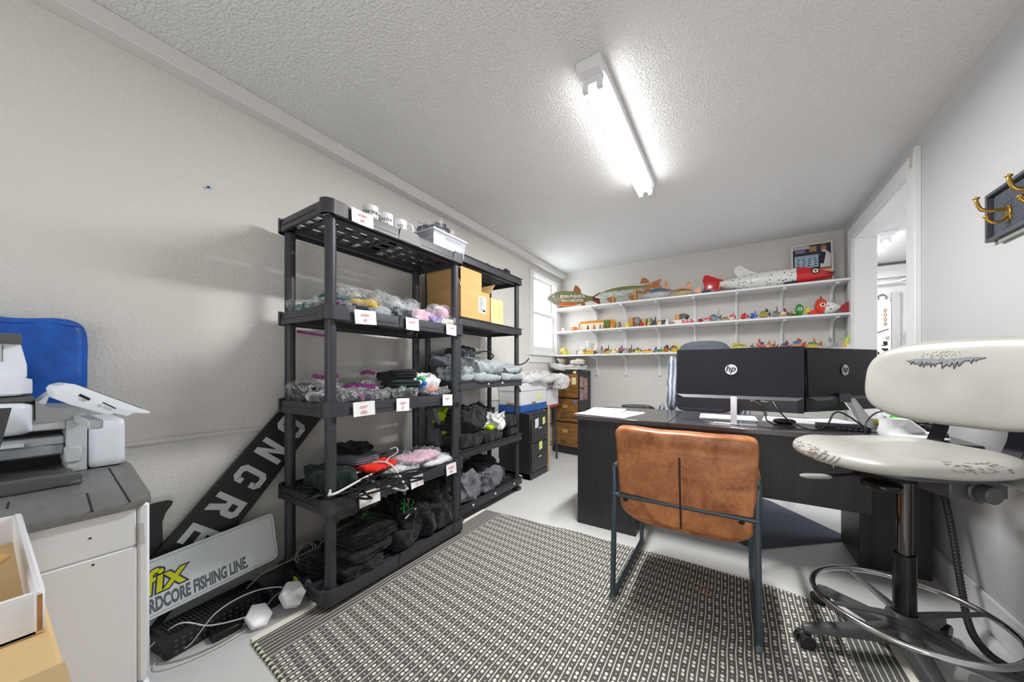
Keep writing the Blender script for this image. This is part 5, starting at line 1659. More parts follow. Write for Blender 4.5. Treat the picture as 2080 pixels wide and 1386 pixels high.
# blue pin in the left wall
t = thing('push_pin', 'blue push pin high in the bare left wall', 'pin', (XL, .578, 1.928))
bp_ = M('blue_pin_plastic', (60, 90, 190), rough=.3)
MB().cyl((XL, .578, 1.928), (XL + .012, .578, 1.928), .004, n=8).build('shaft', bp_, t)
MB().ell((XL + .012, .578, 1.928), (.004, .006, .006)).build('head', bp_, t)
# ------------------------------------------------------------------ desk
desk_m, nt, b = newmat('espresso_laminate')
tc = nd(nt, 'ShaderNodeTexCoord')
mp = nd(nt, 'ShaderNodeMapping')
mp.inputs['Scale'].default_value = (60, 60, 2.5)
n = nd(nt, 'ShaderNodeTexNoise', i_Scale=1.0, i_Detail=3.0)
cr = nd(nt, 'ShaderNodeValToRGB')
cr.color_ramp.elements[0].position = .3
cr.color_ramp.elements[0].color = rgb(30, 29, 32)
cr.color_ramp.elements[1].position = .7
cr.color_ramp.elements[1].color = rgb(44, 42, 44)
nt.links.new(tc.outputs['Object'], mp.inputs[0])
nt.links.new(mp.outputs[0], n.inputs['Vector'])
nt.links.new(n.outputs[0], cr.inputs[0])
nt.links.new(cr.outputs[0], b.inputs['Base Color'])
b.inputs['Roughness'].default_value = .42
top_m = M('espresso_top', (66, 62, 64), rough=.25, var=.2, vs=3, stretch=(1, 14, 14), coat=.2)
DT = .76
t = thing('desk', 'espresso desk section at the left with solid end panel and stacked white papers', 'desk', (-.63, 2.9, 0))
MB().bx(-.94, -.331, 2.285, 3.02, DT - .028, DT).build('desktop', top_m, t, bev=.003)
MB().bx(-.925, -.527, 2.305, 2.325, 0, DT - .028).build('end_panel', desk_m, t, bev=.002)
MB().bx(-.925, -.905, 2.325, 3.0, 0, DT - .028).build('side_panel', desk_m, t, bev=.002)
MB().bx(-.545, -.527, 2.325, 2.9, 0.0, DT - .028).build('side_panel', desk_m, t, bev=.002)
MB().bx(-.60, -.50, 2.27, 2.32, 0.02, 0.06).build('scuffed_corner', M('scuffed_laminate', (60, 58, 60), rough=.6, col2=(140, 138, 136), vs=70), t) if False else None
MB().box((-.52, 2.30, DT - .043), (.05, .012, .03)).build('cable_bracket', desk_m, t)
t = thing('desk', 'long espresso desk with modesty panel carrying the two monitors', 'desk', (.28, 2.6, 0))
MB().bx(-.329, .895, 2.285, 3.02, DT - .028, DT).build('desktop', top_m, t, bev=.003)
MB().bx(-.527, .565, 2.315, 2.333, .385, DT - .028).build('modesty_panel', desk_m, t, bev=.002)
MB().bx(.585, .625, 2.60, 2.98, 0, DT - .028).build('leg_panel', desk_m, t, bev=.002)
MB().bx(.625, .86, 2.63, 2.66, 0.0, DT - .028).build('end_panel', desk_m, t, bev=.002)
MB().bx(.84, .86, 2.66, 2.98, 0, DT - .028).build('side_panel', desk_m, t, bev=.002)
MB().bx(-.32, .52, 2.96, 2.98, .42, DT - .028).build('rear_rail', desk_m, t, bev=.002)
t = tag(MB().bx(-.35, .45, 3.3, 3.32, 0.25, .34).build('credenza_rail', desk_m), 'low dark rail seen under the desk', 'rail')
bpy.data.objects.remove(t)
# papers
paperw = M('copy_paper', (240, 240, 242), rough=.65)


def sheets(label, c, w_, d_, n, rz, group=None, th=.0016):
    random.seed(int(abs(c[0] * 1000)) + n)
    m = MB()
    for i in range(n):
        T = rotm((c[0] + random.uniform(-.004, .004), c[1] + random.uniform(-.004, .004), c[2] + i * th), rz + random.uniform(-.03, .03))
        m.bx(-w_ / 2, w_ / 2, -d_ / 2, d_ / 2, 0, th * .9, T)
    return tag(m.build('paper_stack', paperw, smooth=False), label, 'paper', group)


sheets('thick stack of white paper at the left end of the desk', (-.80, 2.56, DT + .008), .25, .30, 8, .15)
sheets('loose white sheets fanned under the stack at the left end of the desk', (-.76, 2.53, DT), .36, .40, 4, -.15)
sheets('open white booklet lying behind the first monitor foot', (-.03, 2.72, DT), .32, .26, 5, .02)
sheets('white papers right of the first monitor foot', (.34, 2.78, DT), .34, .26, 4, -.12)
sheets('white papers beside the angled second monitor stand', (.52, 2.80, DT), .24, .28, 5, .5)
pinkp = M('pink_print', (226, 100, 150), rough=.6)
tag(MB().bx(.47, .53, 2.60, 2.63, DT + .001, DT + .006).build('pink_marker', pinkp, bev=.002), 'small pink marker among the papers on the desk', 'marker')
wire = M('silver_wire', (190, 190, 194), rough=.25, metal=.9)
m = MB()
m.tube([(-.15, 2.45, DT + .004), (-.10, 2.42, DT + .004), (.12, 2.42, DT + .004), (.12, 2.50, DT + .004)], .004, 6)
tag(m.build('pen', wire), 'silver pen lying in front of the white booklet', 'pen')
# tall clear acrylic divider reflections are desk gloss only
# ------------------------------------------------------------------ monitors
mon_m = M('monitor_back_plastic', (26, 28, 36), rough=.5, spec=.3, bump=.1, bs=700, var=.04)
mon_s = M('monitor_lower_plastic', (52, 54, 60), rough=.35)
led = M('monitor_silver_edge', (74, 76, 82), rough=.5)
scr = M('screen_black', (12, 12, 14), rough=.1)
logo_m = M('logo_silver', (196, 198, 200), rough=.3, metal=.3)


def monitor(label, T, W_, z0, z1, style, loc):
    t = thing('monitor', label, 'monitor', loc, 'two computer monitors seen from behind')
    hh = z1 - z0
    # local: x along width, y depth away from us, z up
    m = MB()
    m.bx(-W_ / 2, W_ / 2, .012, .04, z0, z1, T)
    m.build('bezel', scr, t, bev=.003)
    zl = z0 + hh * .235
    MB().add([(-W_ / 2, 0.006, z1), (W_ / 2, .006, z1), (W_ / 2, 0.0, zl), (-W_ / 2, 0.0, zl), (-W_ / 2, .013, z1), (W_ / 2, .013, z1), (W_ / 2, .013, zl), (-W_ / 2, .013, zl)],
             [(3, 2, 1, 0), (4, 5, 6, 7), (0, 1, 5, 4), (1, 2, 6, 5), (2, 3, 7, 6), (3, 0, 4, 7)], T).build('back_cover', mon_m, t, bev=.002)
    m = MB()
    a = .018
    m.add([(-W_ / 2, .0, zl), (W_ / 2, .0, zl), (W_ / 2 - .035, -.016, zl - a), (-W_ / 2 + .04, -.016, zl - a), (-W_ / 2, .013, zl), (W_ / 2, .013, zl), (W_ / 2 - .035, .013, zl - a), (-W_ / 2 + .04, .013, zl - a)],
          [(3, 2, 1, 0), (4, 5, 6, 7), (0, 1, 5, 4), (1, 2, 6, 5), (2, 3, 7, 6), (3, 0, 4, 7)], T)
    m.build('ledge', led, t)
    m = MB()
    z2 = zl - a
    m.add([(-W_ / 2 + .04, -.016, z2), (W_ / 2 - .035, -.016, z2), (W_ / 2 - .03, -.008, z0 + .003), (-W_ / 2 + .04, -.008, z0 + .003),
           (-W_ / 2, .013, zl), (W_ / 2, .013, zl), (W_ / 2, .013, z0 + .003), (-W_ / 2, .013, z0 + .003)],
          [(3, 2, 1, 0), (4, 5, 6, 7), (0, 1, 5, 4), (1, 2, 6, 5), (2, 3, 7, 6), (3, 0, 4, 7)], T)
    m.build('port_housing', mon_s, t)
    # round logo: disc with slanted hp letters
    zc = z0 + hh * .655
    FT = T @ frame((-.02 if style == 1 else -.005, .0005, zc), (1, 0, 0), (0, 0, 1), (0, -1, 0))
    MB().prism([(.031 * math.cos(a * PI / 16), .031 * math.sin(a * PI / 16)) for a in range(32)], .002, FT @ Matrix.Translation((0, 0, .001))).build('logo_disc', logo_m, t)
    textmesh('logo_letters', 'hp', .050, FT @ Matrix.Translation((.0, .004, .0036)) @ Matrix(((1, .25, 0, 0), (0, 1, 0, 0), (0, 0, 1, 0), (0, 0, 0, 1))), mon_m, t, off=.0008, ext=.0004)
    return t


M1 = rotm((.015, 2.44, 0), R(-1.2))
t1 = monitor('wide black monitor with round logo on its back, left of two on the desk', M1, .635, .842, 1.213, 1, (.015, 2.44, DT))
m = MB()
m.bx(.01 - .018, .01 + .014, 2.402, 2.408, DT + .004, .925)
m.build('stand_neck', M('satin_white_metal', (222, 222, 226), rough=.3, metal=.35), t1, bev=.001)
MB().bx(-.09, .12, 2.39, 2.56, DT, DT + .006).build('stand_foot', M('clear_stand_plastic', (210, 214, 220), rough=.05, alpha=.45), t1, bev=.002)
m = MB()
for xx, w_ in ((.10, .02), (.155, .035), (.195, .02), (.225, .02)):
    m.box((xx, 2.4235, .905), (w_, .004, .012))
m.build('ports', M('port_metal', (120, 122, 128), rough=.4, metal=.6), t1)
# cables from the ports
cab = M('black_cable', (24, 24, 26), rough=.45)
for lb, pts, r_ in (('black cable with grey choke dropping from the first monitor ports', [(.10, 2.415, .905), (.14, 2.38, .88), (.155, 2.37, .84), (.165, 2.38, .80), (.22, 2.42, .768), (.30, 2.44, .765)], .0035),
                    ('thick black cable looping from the first monitor to the black dock', [(.195, 2.415, .905), (.215, 2.38, .86), (.27, 2.37, .80), (.36, 2.36, .767), (.42, 2.40, .80), (.45, 2.44, .85), (.49, 2.47, .855), (.56, 2.46, .80), (.58, 2.44, .77)], .0042),
                    ('thin black cable lying along the desk front', [(.12, 2.40, .765), (.2, 2.36, .764), (.33, 2.39, .764), (.42, 2.42, .766), (.5, 2.46, .77)], .003),
                    ('black cable arching behind the white tape onto the seat side', [(.56, 2.40, .765), (.57, 2.42, .82), (.62, 2.46, .868), (.70, 2.50, .872), (.76, 2.55, .84)], .0035)):
    tag(MB().tube(spline(pts, 8), r_, 7).build('cable', cab), lb, 'cable')
tag(MB().cyl((.153, 2.37, .852), (.158, 2.372, .825), .008, n=10).build('cable_choke', M('grey_metal', (120, 120, 122), rough=.4, metal=.7)), 'grey cylindrical choke on the monitor cable', 'cable')
# second monitor, turned
M2 = rotm((.547, 2.69, 0), R(51))
t2 = monitor('black monitor turned behind the stool back, right of two on the desk', M2, .62, .85, 1.205, 2, (.55, 2.69, DT))
m = MB()
a = Vector((.545, 2.62, .925))
c = Vector((.62, 2.54, DT + .01))
m.rings([[tuple(a + Vector(q)) for q in ((-.03, 0, 0), (.03, .012, .0), (.03, .03, 0), (-.03, .018, 0))], [tuple(c + Vector(q)) for q in ((-.03, 0, 0), (.03, .012, 0), (.03, .03, 0), (-.03, .018, 0))]])
m.build('stand_neck', M('satin_aluminium', (176, 178, 182), rough=.3, metal=.8), t2, bev=.003)
MB().box((.53, 2.635, .925), (.05, .05, .05)).build('stand_bracket', led, t2, bev=.004)
MB().bx(.52, .70, 2.50, 2.64, DT, DT + .008).build('stand_foot', M('satin_aluminium', (176, 178, 182)), t2, bev=.002)
# mouse, dock, tape, vials
tag(MB().sbox((.262, 2.60, DT + .016), (.11, .062, .034), (12, 8, 5), 2.6).build('mouse', M('dark_gloss_plastic', (34, 35, 38), rough=.2)), 'dark computer mouse between the papers on the desk', 'mouse')
t = thing('dock', 'flat black docking box by the front edge of the desk', 'device', (.50, 2.52, DT))
MB().bx(.40, .60, 2.47, 2.60, DT, DT + .024).build('case', mon_m, t, bev=.003)
m = MB()
for i in range(5):
    m.bx(.47 + i * .022, .482 + i * .022, 2.468, 2.471, DT + .006, DT + .016)
m.build('ports', led, t)
wp = M('white_film_paper', (240, 240, 240), rough=.3)
t = thing('crumpled_paper', 'crumpled white paper funnel standing on the desk between the stool seat and back', 'paper', (.66, 2.42, DT))
MB().rings([[(.66 + .052 * k * math.cos(q * PI / 6) + ox, 2.42 + .04 * k * math.sin(q * PI / 6), DT + z_) for q in range(12)] for k, z_, ox in ((1.3, .0, .02), (1.05, .02, .0), (.8, .05, -.005), (1.1, .085, .01))], caps=False).build('funnel', wp, t)
MB().add([(.70, 2.42, DT + .01), (.78, 2.44, DT + .03), (.72, 2.45, DT + .09), (.66, 2.44, DT + .075)], [(0, 1, 2, 3), (3, 2, 1, 0)]).build('flap', wp, t, smooth=False)
MB().sbox((.73, 2.37, DT + .008), (.2, .10, .016), (10, 8, 3), 2.5).build('base', wp, t)
vc = M('white_cap_plastic', (232, 232, 232), rough=.3)
for i, (xx, yy, lb) in enumerate(((.80, 2.43, 'white plug adapter with black end on the right end of the desk, nearer one'), (.765, 2.455, 'white plug adapter with black end on the right end of the desk, farther one'))):
    t = thing('plug_adapter', lb, 'adapter', (xx, yy, DT))
    T = rotm((xx, yy, DT + .014), -.35)
    MB().cyl((-.03, 0, 0), (.02, 0, 0), .014, n=12, T=T).build('body', vc, t, bev=.002)
    MB().cyl((.02, 0, 0), (.042, 0, 0), .0145, n=12, T=T).build('end_cap', blk, t, bev=.001)
random.seed(9)
m = MB()
for i in range(9):
    p = [(.68 + random.uniform(0, .17), 2.52 + random.uniform(0, .2), DT + .004 + random.uniform(0, .06)) for _ in range(5)]
    m.tube(spline(p, 6), .004, 6)
tag(m.build('cable_tangle', cab), 'tangle of black cables at the right end of the desk behind the stool', 'cable')
tag(MB().bx(.70, .80, 2.60, 2.70, DT, DT + .05).build('power_brick', blk, bev=.006), 'black power brick within the cable tangle on the desk', 'adapter')
tag(MB().sbox((.735, 2.56, DT + .075), (.09, .05, .03), (8, 6, 4), 4).build('green_packet', fc('bright_green_pack', (60, 220, 50))), 'bright green packet on top of the cable tangle', 'packet')
tag(MB().sbox((.69, 2.80, DT + .02), (.12, .06, .04), (8, 6, 4), 4).build('yellow_packet', fc('mustard_pack', (220, 190, 90))), 'yellow packet behind the second monitor stand', 'packet')

# ------------------------------------------------------------------ executive chair behind the desk
strp, nt, b = newmat('striped_upholstery')
tc = nd(nt, 'ShaderNodeTexCoord')
n = nd(nt, 'ShaderNodeTexWave', i_Scale=9.0, i_Distortion=4.0, i_Detail=2.0)
n.inputs['Detail Scale'].default_value = .8
cr = nd(nt, 'ShaderNodeValToRGB')
cr.color_ramp.elements[0].color = rgb(84, 92, 112)
cr.color_ramp.elements[1].color = rgb(206, 212, 222)
nt.links.new(tc.outputs['Object'], n.inputs['Vector'])
nt.links.new(n.outputs[1], cr.inputs[0])
nt.links.new(cr.outputs[0], b.inputs['Base Color'])
b.inputs['Roughness'].default_value = .6
grl = M('grey_blue_leather', (76, 82, 90), rough=.7, var=.12, vs=20, bump=.2, bs=120)
t = thing('executive_chair', 'high backed grey executive chair with striped side behind the monitors', 'chair', (-.20, 3.45, 0))
yc = 3.45
MB().sbox((-.212, yc, 1.03), (.43, .11, .62), (20, 6, 20), 9, lambda w_, q: Vector((w_.x * (1 - .10 * max(0, q.z) ** 4), w_.y + .03 * q.z, w_.z - .035 * abs(q.x) ** 2.5 * max(0, q.z)))).build('backrest', grl, t)
for s_, xx in ((-1, -.455), (1, .04)):
    MB().sbox((xx, yc - .05, .96), (.09, .16, .50), (6, 8, 14), 3, lambda w_, q: Vector((w_.x, w_.y + .03 * math.sin(3 * q.z), w_.z))).build('side_bolster', strp, t)
MB().sbox((-.21, 3.28, .50), (.54, .5, .11), (14, 14, 5), 4).build('seat', grl, t)
for s_ in (-1, 1):
    MB().tube(spline([(-.21 + s_ * .29, 3.42, .52), (-.21 + s_ * .32, 3.4, .7), (-.21 + s_ * .31, 3.28, .76), (-.21 + s_ * .30, 3.12, .755)], 6), .028, 10, flat=.6).build('armrest', strp, t)
MB().cyl((-.21, 3.3, .10), (-.21, 3.3, .46), .03).build('column', blk, t)
for k in range(5):
    a = R(72 * k + 20)
    MB().tube([(-.21, 3.3, .12), (-.21 + .27 * math.cos(a), 3.3 + .27 * math.sin(a), .07)], lambda q: .028 - .01 * q, 8).build('leg', blk, t)
    MB().cyl((-.21 + .27 * math.cos(a) - .012, 3.3 + .27 * math.sin(a), .028), (-.21 + .27 * math.cos(a) + .012, 3.3 + .27 * math.sin(a), .028), .028).build('caster', blk, t)
# black stool behind desk
p = onz(1293, 822, .74)
t = thing('stool', 'round black stool seat with cushion rim showing behind the desk', 'stool', (p.x, 3.55, 0))
sx, sy = ony(1293, 822, 3.55).x, 3.55
MB().lathe([(0, 0), (.12, 0), (.145, .012), (.14, .04), (0, .048)], (sx, sy, .69), 24).build('seat', M('dark_grey_vinyl', (58, 60, 58), rough=.4), t, ang=60)
m = MB()
for k in range(10):
    a = 2 * PI * k / 10
    m.ell((sx + .125 * math.cos(a), sy + .125 * math.sin(a), .683), (.018, .018, .014), 8, 6)
m.build('studs', blk, t)
MB().ell((sx + .15, sy - .03, .70), (.03, .03, .03)).build('lever_knob', blk, t)
for k in range(4):
    a = R(45 + 90 * k)
    MB().cyl((sx + .15 * math.cos(a), sy + .15 * math.sin(a), 0), (sx + .09 * math.cos(a), sy + .09 * math.sin(a), .69), .012, n=10).build('leg', blk, t)

# floor mat under the desk
t = MB().prism([(.10, 2.50), (.655, 3.01), (.40, 3.75), (-.25, 3.75), (-.55, 3.2)], .006, Matrix.Translation((0, 0, 0.0)))
mp_ = [onz(1530, 1118, 0).to_2d(), onz(1733, 1098, 0).to_2d(), onz(1562, 1018, 0).to_2d(), Vector((-.2, 3.9)), Vector((-.45, 3.0))]
m = MB().prism([(q.x, q.y) for q in mp_], .006)
tag(m.build('floor_mat', M('blue_grey_carpet', (84, 90, 102), rough=.95, var=.12, vs=40, bump=.6, bs=600)), 'blue grey carpet mat on the floor under the desk', 'mat')

# ------------------------------------------------------------------ tan leather chair
lea, nt, b = newmat('tan_leather')
tc = nd(nt, 'ShaderNodeTexCoord')
n1 = nd(nt, 'ShaderNodeTexNoise', i_Scale=9, i_Detail=6.0, i_Distortion=.8)
n2 = nd(nt, 'ShaderNodeTexNoise', i_Scale=60, i_Detail=4.0, i_Distortion=1.0)
mxn = nd(nt, 'ShaderNodeMath', operation='MULTIPLY_ADD')
mxn.inputs[1].default_value = .45
for n in (n1, n2):
    nt.links.new(tc.outputs['Object'], n.inputs['Vector'])
nt.links.new(n2.outputs[0], mxn.inputs[0])
nt.links.new(n1.outputs[0], mxn.inputs[2])
cr = nd(nt, 'ShaderNodeValToRGB')
cr.color_ramp.elements[0].position = .5
cr.color_ramp.elements[0].color = rgb(136, 76, 42)
cr.color_ramp.elements[1].position = .95
cr.color_ramp.elements[1].color = rgb(206, 136, 86)
nt.links.new(mxn.outputs[0], cr.inputs[0])
nt.links.new(cr.outputs[0], b.inputs['Base Color'])
b.inputs['Roughness'].default_value = .34
bp = nd(nt, 'ShaderNodeBump', i_Strength=.18, i_Distance=.001)
n3 = nd(nt, 'ShaderNodeTexVoronoi', i_Scale=420)
nt.links.new(tc.outputs['Object'], n3.inputs['Vector'])
nt.links.new(n3.outputs[0], bp.inputs['Height'])
nt.links.new(bp.outputs[0], b.inputs['Normal'])
tubem = M('slate_painted_tube', (72, 84, 92), rough=.35, metal=.35)
t = thing('armchair', 'tan leather sled base armchair seen from behind in front of the desk', 'chair', (-.19, 1.95, 0))
# back: from z .385 to .815, slightly reclined (top nearer us), facing the desk
bx_c = -.187


def backfn(w_, q):
    o = Vector(w_)
    zz = (q.z + 1) / 2
    o.x *= 1.0 + .035 * zz - .03 * (1 - zz)
    if q.z < -.6:
        o.x *= 1 - .12 * ((-q.z - .6) / .4) ** 3
    o.y += .012 * (abs(q.x) ** 2) - .012 * (1 - abs(q.z) ** 2)
    if q.z > .75 and q.y < 0:
        o.y -= .010
    o.y += .0035 * noise.noise(Vector((w_.x * 12, w_.z * 9, 3)))
    o.z += .004 * noise.noise(Vector((w_.x * 7, 1, 3)))
    return o


TB = rotm((bx_c, 1.655, .60), R(-1.0), R(8))
MB().sbox((0, 0, 0), (.535, .052, .44), (36, 5, 30), 16, backfn, TB).build('backrest', lea, t, ang=80)
seam_d = M('dark_seam', (48, 26, 18), rough=.6)
seam_l = M('light_stitching', (206, 150, 110), rough=.6)
MB().tube([tuple(TB @ Vector((.0, -.0405 + .010 * (abs(z_) / .22) ** 2, z_))) for z_ in [-.205 + i * .32 / 16 for i in range(17)]], .0035, 6).build('centre_seam', seam_d, t)
for dx in (-.008, .008):
    MB().tube([tuple(TB @ Vector((dx, -.0388 + .010 * (abs(z_) / .22) ** 2, z_))) for z_ in [-.205 + i * .32 / 16 for i in range(17)]], .0009, 5).build('stitching', seam_l, t)
MB().tube([tuple(TB @ Vector((x_, -.0365 + .010 * (abs(x_) / .25) ** 2, .125))) for x_ in [-.25 + i * .5 / 20 for i in range(21)]], .0010, 5).build('stitching', seam_l, t)
for s_ in (-1, 1):
    MB().tube([tuple(TB @ Vector((s_ * (.250 + .006 * z_ / .2), -.014, z_))) for z_ in [-.15 + i * .34 / 10 for i in range(11)]], .004, 6).build('piping', M('tan_piping', (150, 82, 44), rough=.4), t)
MB().sbox((bx_c, 1.93, .405), (.50, .50, .07), (20, 20, 5), 5, lambda w_, q: Vector((w_.x, w_.y, w_.z - .02 * (1 - q.y) / 2))).build('seat', lea, t, ang=80)
xl, xr = -.477, .087
for s_, xx in ((-1, xl), (1, xr)):
    pth = [(xx, 1.665, .615), (xx, 1.655, .60), (xx - .004 * s_, 1.645, .49), (xx, 1.63, .04), (xx, 1.632, .018), (xx, 1.66, .012), (xx, 2.18, .012), (xx, 2.235, .016), (xx, 2.25, .035), (xx, 2.25, .56), (xx, 2.24, .60), (xx, 2.20, .615), (xx, 1.70, .618)]
    MB().tube(spline(pth, 5, True), .0125, 12, closed=True).build('side_frame', tubem, t)
    MB().tube([(xx, 1.80, .622), (xx, 1.98, .626), (xx, 2.16, .622)], .017, 12).build('arm_pad', lea, t)
    MB().cyl((xx, 1.64, 0), (xx, 1.64, .006), .012, n=12).build('foot_glide', blk, t)
    MB().cyl((xx, 2.2, 0), (xx, 2.2, .006), .012, n=12).build('foot_glide', blk, t)
MB().tube([(xl, 1.640, .492), (xr, 1.640, .492)], .0105, 12).build('rear_crossbar', tubem, t)
MB().tube([(xl, 2.12, .372), (xr, 2.12, .372)], .0105, 12).build('front_crossbar', tubem, t)
for xx in (xl + .055, xr - .055):
    MB().ell((xx, 1.645, .474), (.011, .011, .010)).build('bolt', blk, t)

# ------------------------------------------------------------------ drafting stool
t = thing('drafting_stool', 'worn beige drafting stool with a torn back and chrome foot ring', 'stool', (.538, 1.856, 0))
vin, nt, b = newmat('beige_vinyl')
tc = nd(nt, 'ShaderNodeTexCoord')
n1 = nd(nt, 'ShaderNodeTexNoise', i_Scale=5, i_Detail=4.0)
cr = nd(nt, 'ShaderNodeValToRGB')
cr.color_ramp.elements[0].position = .3
cr.color_ramp.elements[0].color = rgb(162, 161, 154)
cr.color_ramp.elements[1].position = .7
cr.color_ramp.elements[1].color = rgb(181, 180, 174)
nt.links.new(tc.outputs['Object'], n1.inputs['Vector'])
nt.links.new(n1.outputs[0], cr.inputs[0])
nt.links.new(cr.outputs[0], b.inputs['Base Color'])
b.inputs['Roughness'].default_value = .36
nb = nd(nt, 'ShaderNodeTexVoronoi', i_Scale=500)
bp = nd(nt, 'ShaderNodeBump', i_Strength=.12, i_Distance=.001)
nt.links.new(tc.outputs['Object'], nb.inputs['Vector'])
nt.links.new(nb.outputs[0], bp.inputs['Height'])
nt.links.new(bp.outputs[0], b.inputs['Normal'])
cx, cy = .538, 1.856
chrome = M('chrome', (210, 210, 212), rough=.12, metal=1)
gpl = M('grey_stool_plastic', (72, 74, 76), rough=.42, bump=.1, bs=300)
MB().tube([(cx + .258 * math.cos(a), cy + .258 * math.sin(a), .200) for a in [2 * PI * i / 72 for i in range(72)]], .0105, 12, closed=True).build('foot_ring', chrome, t)
for k in range(4):
    a = R(-10 + 90 * k + 35)
    MB().tube(spline([(cx + .035 * math.cos(a), cy + .035 * math.sin(a), .172), (cx + .15 * math.cos(a), cy + .15 * math.sin(a), .188), (cx + .252 * math.cos(a), cy + .252 * math.sin(a), .198)], 6), lambda q: .020 - .010 * q, 8, flat=.45).build('ring_spoke', gpl, t)
MB().cyl((cx, cy, .16), (cx, cy, .40), .031, n=28).build('outer_column', M('gloss_black_column', (20, 20, 22), rough=.25), t, bev=.002)
MB().cyl((cx, cy, .39), (cx, cy, .68), .021, n=24).build('gas_lift', M('dark_chrome', (96, 92, 90), rough=.12, metal=1), t)
MB().lathe([(.0, .0), (.045, 0), (.05, .03), (.046, .085), (.05, .09), (.05, .11), (.034, .118), (.034, .12)], (cx, cy, .065), 24, caps=False).build('hub', gpl, t)
for k in range(5):
    a = R(200 + 72 * k)
    ca, sa = math.cos(a), math.sin(a)
    m = MB()
    T = rotm((cx, cy, 0), a)
    rs = []
    for q, hw_, zt_, zb_ in ((.03, .034, .135, .075), (.12, .030, .118, .078), (.22, .025, .103, .074), (.30, .021, .092, .066), (.325, .012, .085, .068)):
        rs.append([(q, -hw_, zb_), (q, -hw_ * .9, zt_ - .008), (q, -hw_ * .5, zt_), (q, hw_ * .5, zt_), (q, hw_ * .9, zt_ - .008), (q, hw_, zb_)])
    m.rings(rs, T=T)
    m.build('base_arm', gpl, t, ang=50)
    m = MB()
    for s_ in (-1, 1):
        m.cyl((.318, s_ * .005, .028), (.318, s_ * .026, .028), .0275, n=22, T=T)
    m.cyl((.318, 0, .03), (.318, 0, .075), .008, n=10, T=T)
    co = m.build('caster', M('caster_black', (34, 35, 36), rough=.35), t, bev=.003)
    MB().bx(.295, .335, -.006, .006, .03, .062, T).build('caster_hood', gpl, co, bev=.004)
# seat
PHI = R(28)          # direction of the back seen from the column
TS = rotm((cx, cy, 0), PHI)


def seatfn(w_, q):
    o = Vector(w_)
    r2 = min(1.0, q.x * q.x + q.y * q.y)
    if q.z > 0:
        o.z -= .022 * q.z * (1 - r2) - .0 * q.x
    else:
        o.z *= 1 - .25 * r2
    o.z += .018 * (abs(q.x) ** 2) - .015
    if q.x < -.3:
        o.z -= .035 * ((-q.x - .3) / .7) ** 2
    return o


MB().sbox((-.045, .0, .782), (.50, .53, .088), (30, 30, 8), 3.0, seatfn, TS).build('seat', vin, t, ang=85)
MB().sbox((-.03, 0, .735), (.40, .42, .03), (14, 14, 4), 4, None, TS).build('seat_pan', gpl, t)
m = MB()
m.bx(-.14, .16, -.05, .05, .672, .722, TS)
m.bx(.10, .24, -.075, .075, .69, .715, TS)
m.build('mechanism', blk, t, bev=.008, seg=2)
m = MB()
m.cyl((.05, -.18, .692), (.05, -.06, .692), .036, n=24, T=TS)
m.cyl((.05, -.215, .692), (.05, -.18, .692), .027, n=24, T=TS)
m.bx(-.03, .14, -.17, -.07, .668, .725, TS)
m.build('tension_knob', gpl, t, bev=.004)
m = MB()
m.tube(spline([(-.08, .03, .690), (-.18, .01, .686), (-.28, -.005, .682)], 5), .006, 8, T=TS)
m.build('lever_rod', blk, t)
MB().sbox((-.315, -.01, .683), (.11, .035, .016), (10, 6, 4), 3, None, TS).build('lever_paddle', M('light_grey_plastic', (150, 150, 148), rough=.4), t)
MB().sbox((-.137, -.063, .672), (.09, .10, .035), (8, 8, 5), 3, None, TS).build('knob', M('gloss_black_column', (20, 20, 22)), t)
MB().sbox((.16, -.22, .727), (.16, .16, .018), (10, 10, 3), 3, lambda w_, q: Vector((w_.x, w_.y, w_.z - .02 * max(0, -q.y) ** 2)), TS).build('side_shroud', M('light_grey_plastic', (150, 150, 148), rough=.4), t)
tag_t = MB().tube(spline([tuple(TS @ Vector((-.09, .19, .755))), tuple(TS @ Vector((-.092, .195, .71))), tuple(TS @ Vector((-.090, .195, .66)))], 4), .0016, 5)
tag_t.build('loose_thread', M('white_thread', (230, 230, 228), rough=.8), t)
# wear on the seat edge
random.seed(21)
scr_m = M('exposed_dark_backing', (122, 114, 102), rough=.8)


def seat_pt(ax, ay, az, off=.0008):
    p = Vector((ax, ay, az))
    pw = 3.0
    l = (abs(p.x) ** pw + abs(p.y) ** pw + abs(p.z) ** pw) ** (1 / pw)
    q = p * (max(abs(p.x), abs(p.y), abs(p.z)) / l)
    w_ = seatfn(Vector((q.x * .25, q.y * .265, q.z * .044)), q)
    return Vector((w_.x - .045, w_.y, w_.z + .782)), q


m = MB()
for i in range(150):
    g = random.random()
    if g < .6:
        ax = -1
        ay = random.uniform(-.15, .72)
        az = random.uniform(.05, .75) - .25 * abs(ay - .3)
        L_ = random.uniform(.02, .09)
        d0, d1 = (ay, az), (ay + L_, az + random.uniform(-.08, .08))
        p0, _ = seat_pt(-1, d0[0], d0[1])
        p1, _ = seat_pt(-1, d1[0], d1[1])
    else:
        ax = random.uniform(-.35, .35)
        az = random.uniform(.2, .95)
        p0, _ = seat_pt(ax, -1, az)
        p1, _ = seat_pt(ax + random.uniform(.01, .06), -1, az + random.uniform(-.12, .0))
    ctr = Vector((-.045, 0, .76))
    o_ = ((p0 + p1) / 2 - ctr).normalized() * .0006
    m.tube([p0 + o_, (p0 + p1) / 2 + o_ * 1.6, p1 + o_], random.uniform(.0004, .0010), 4, T=TS)
m.build('scratches', scr_m, t)
m = MB()
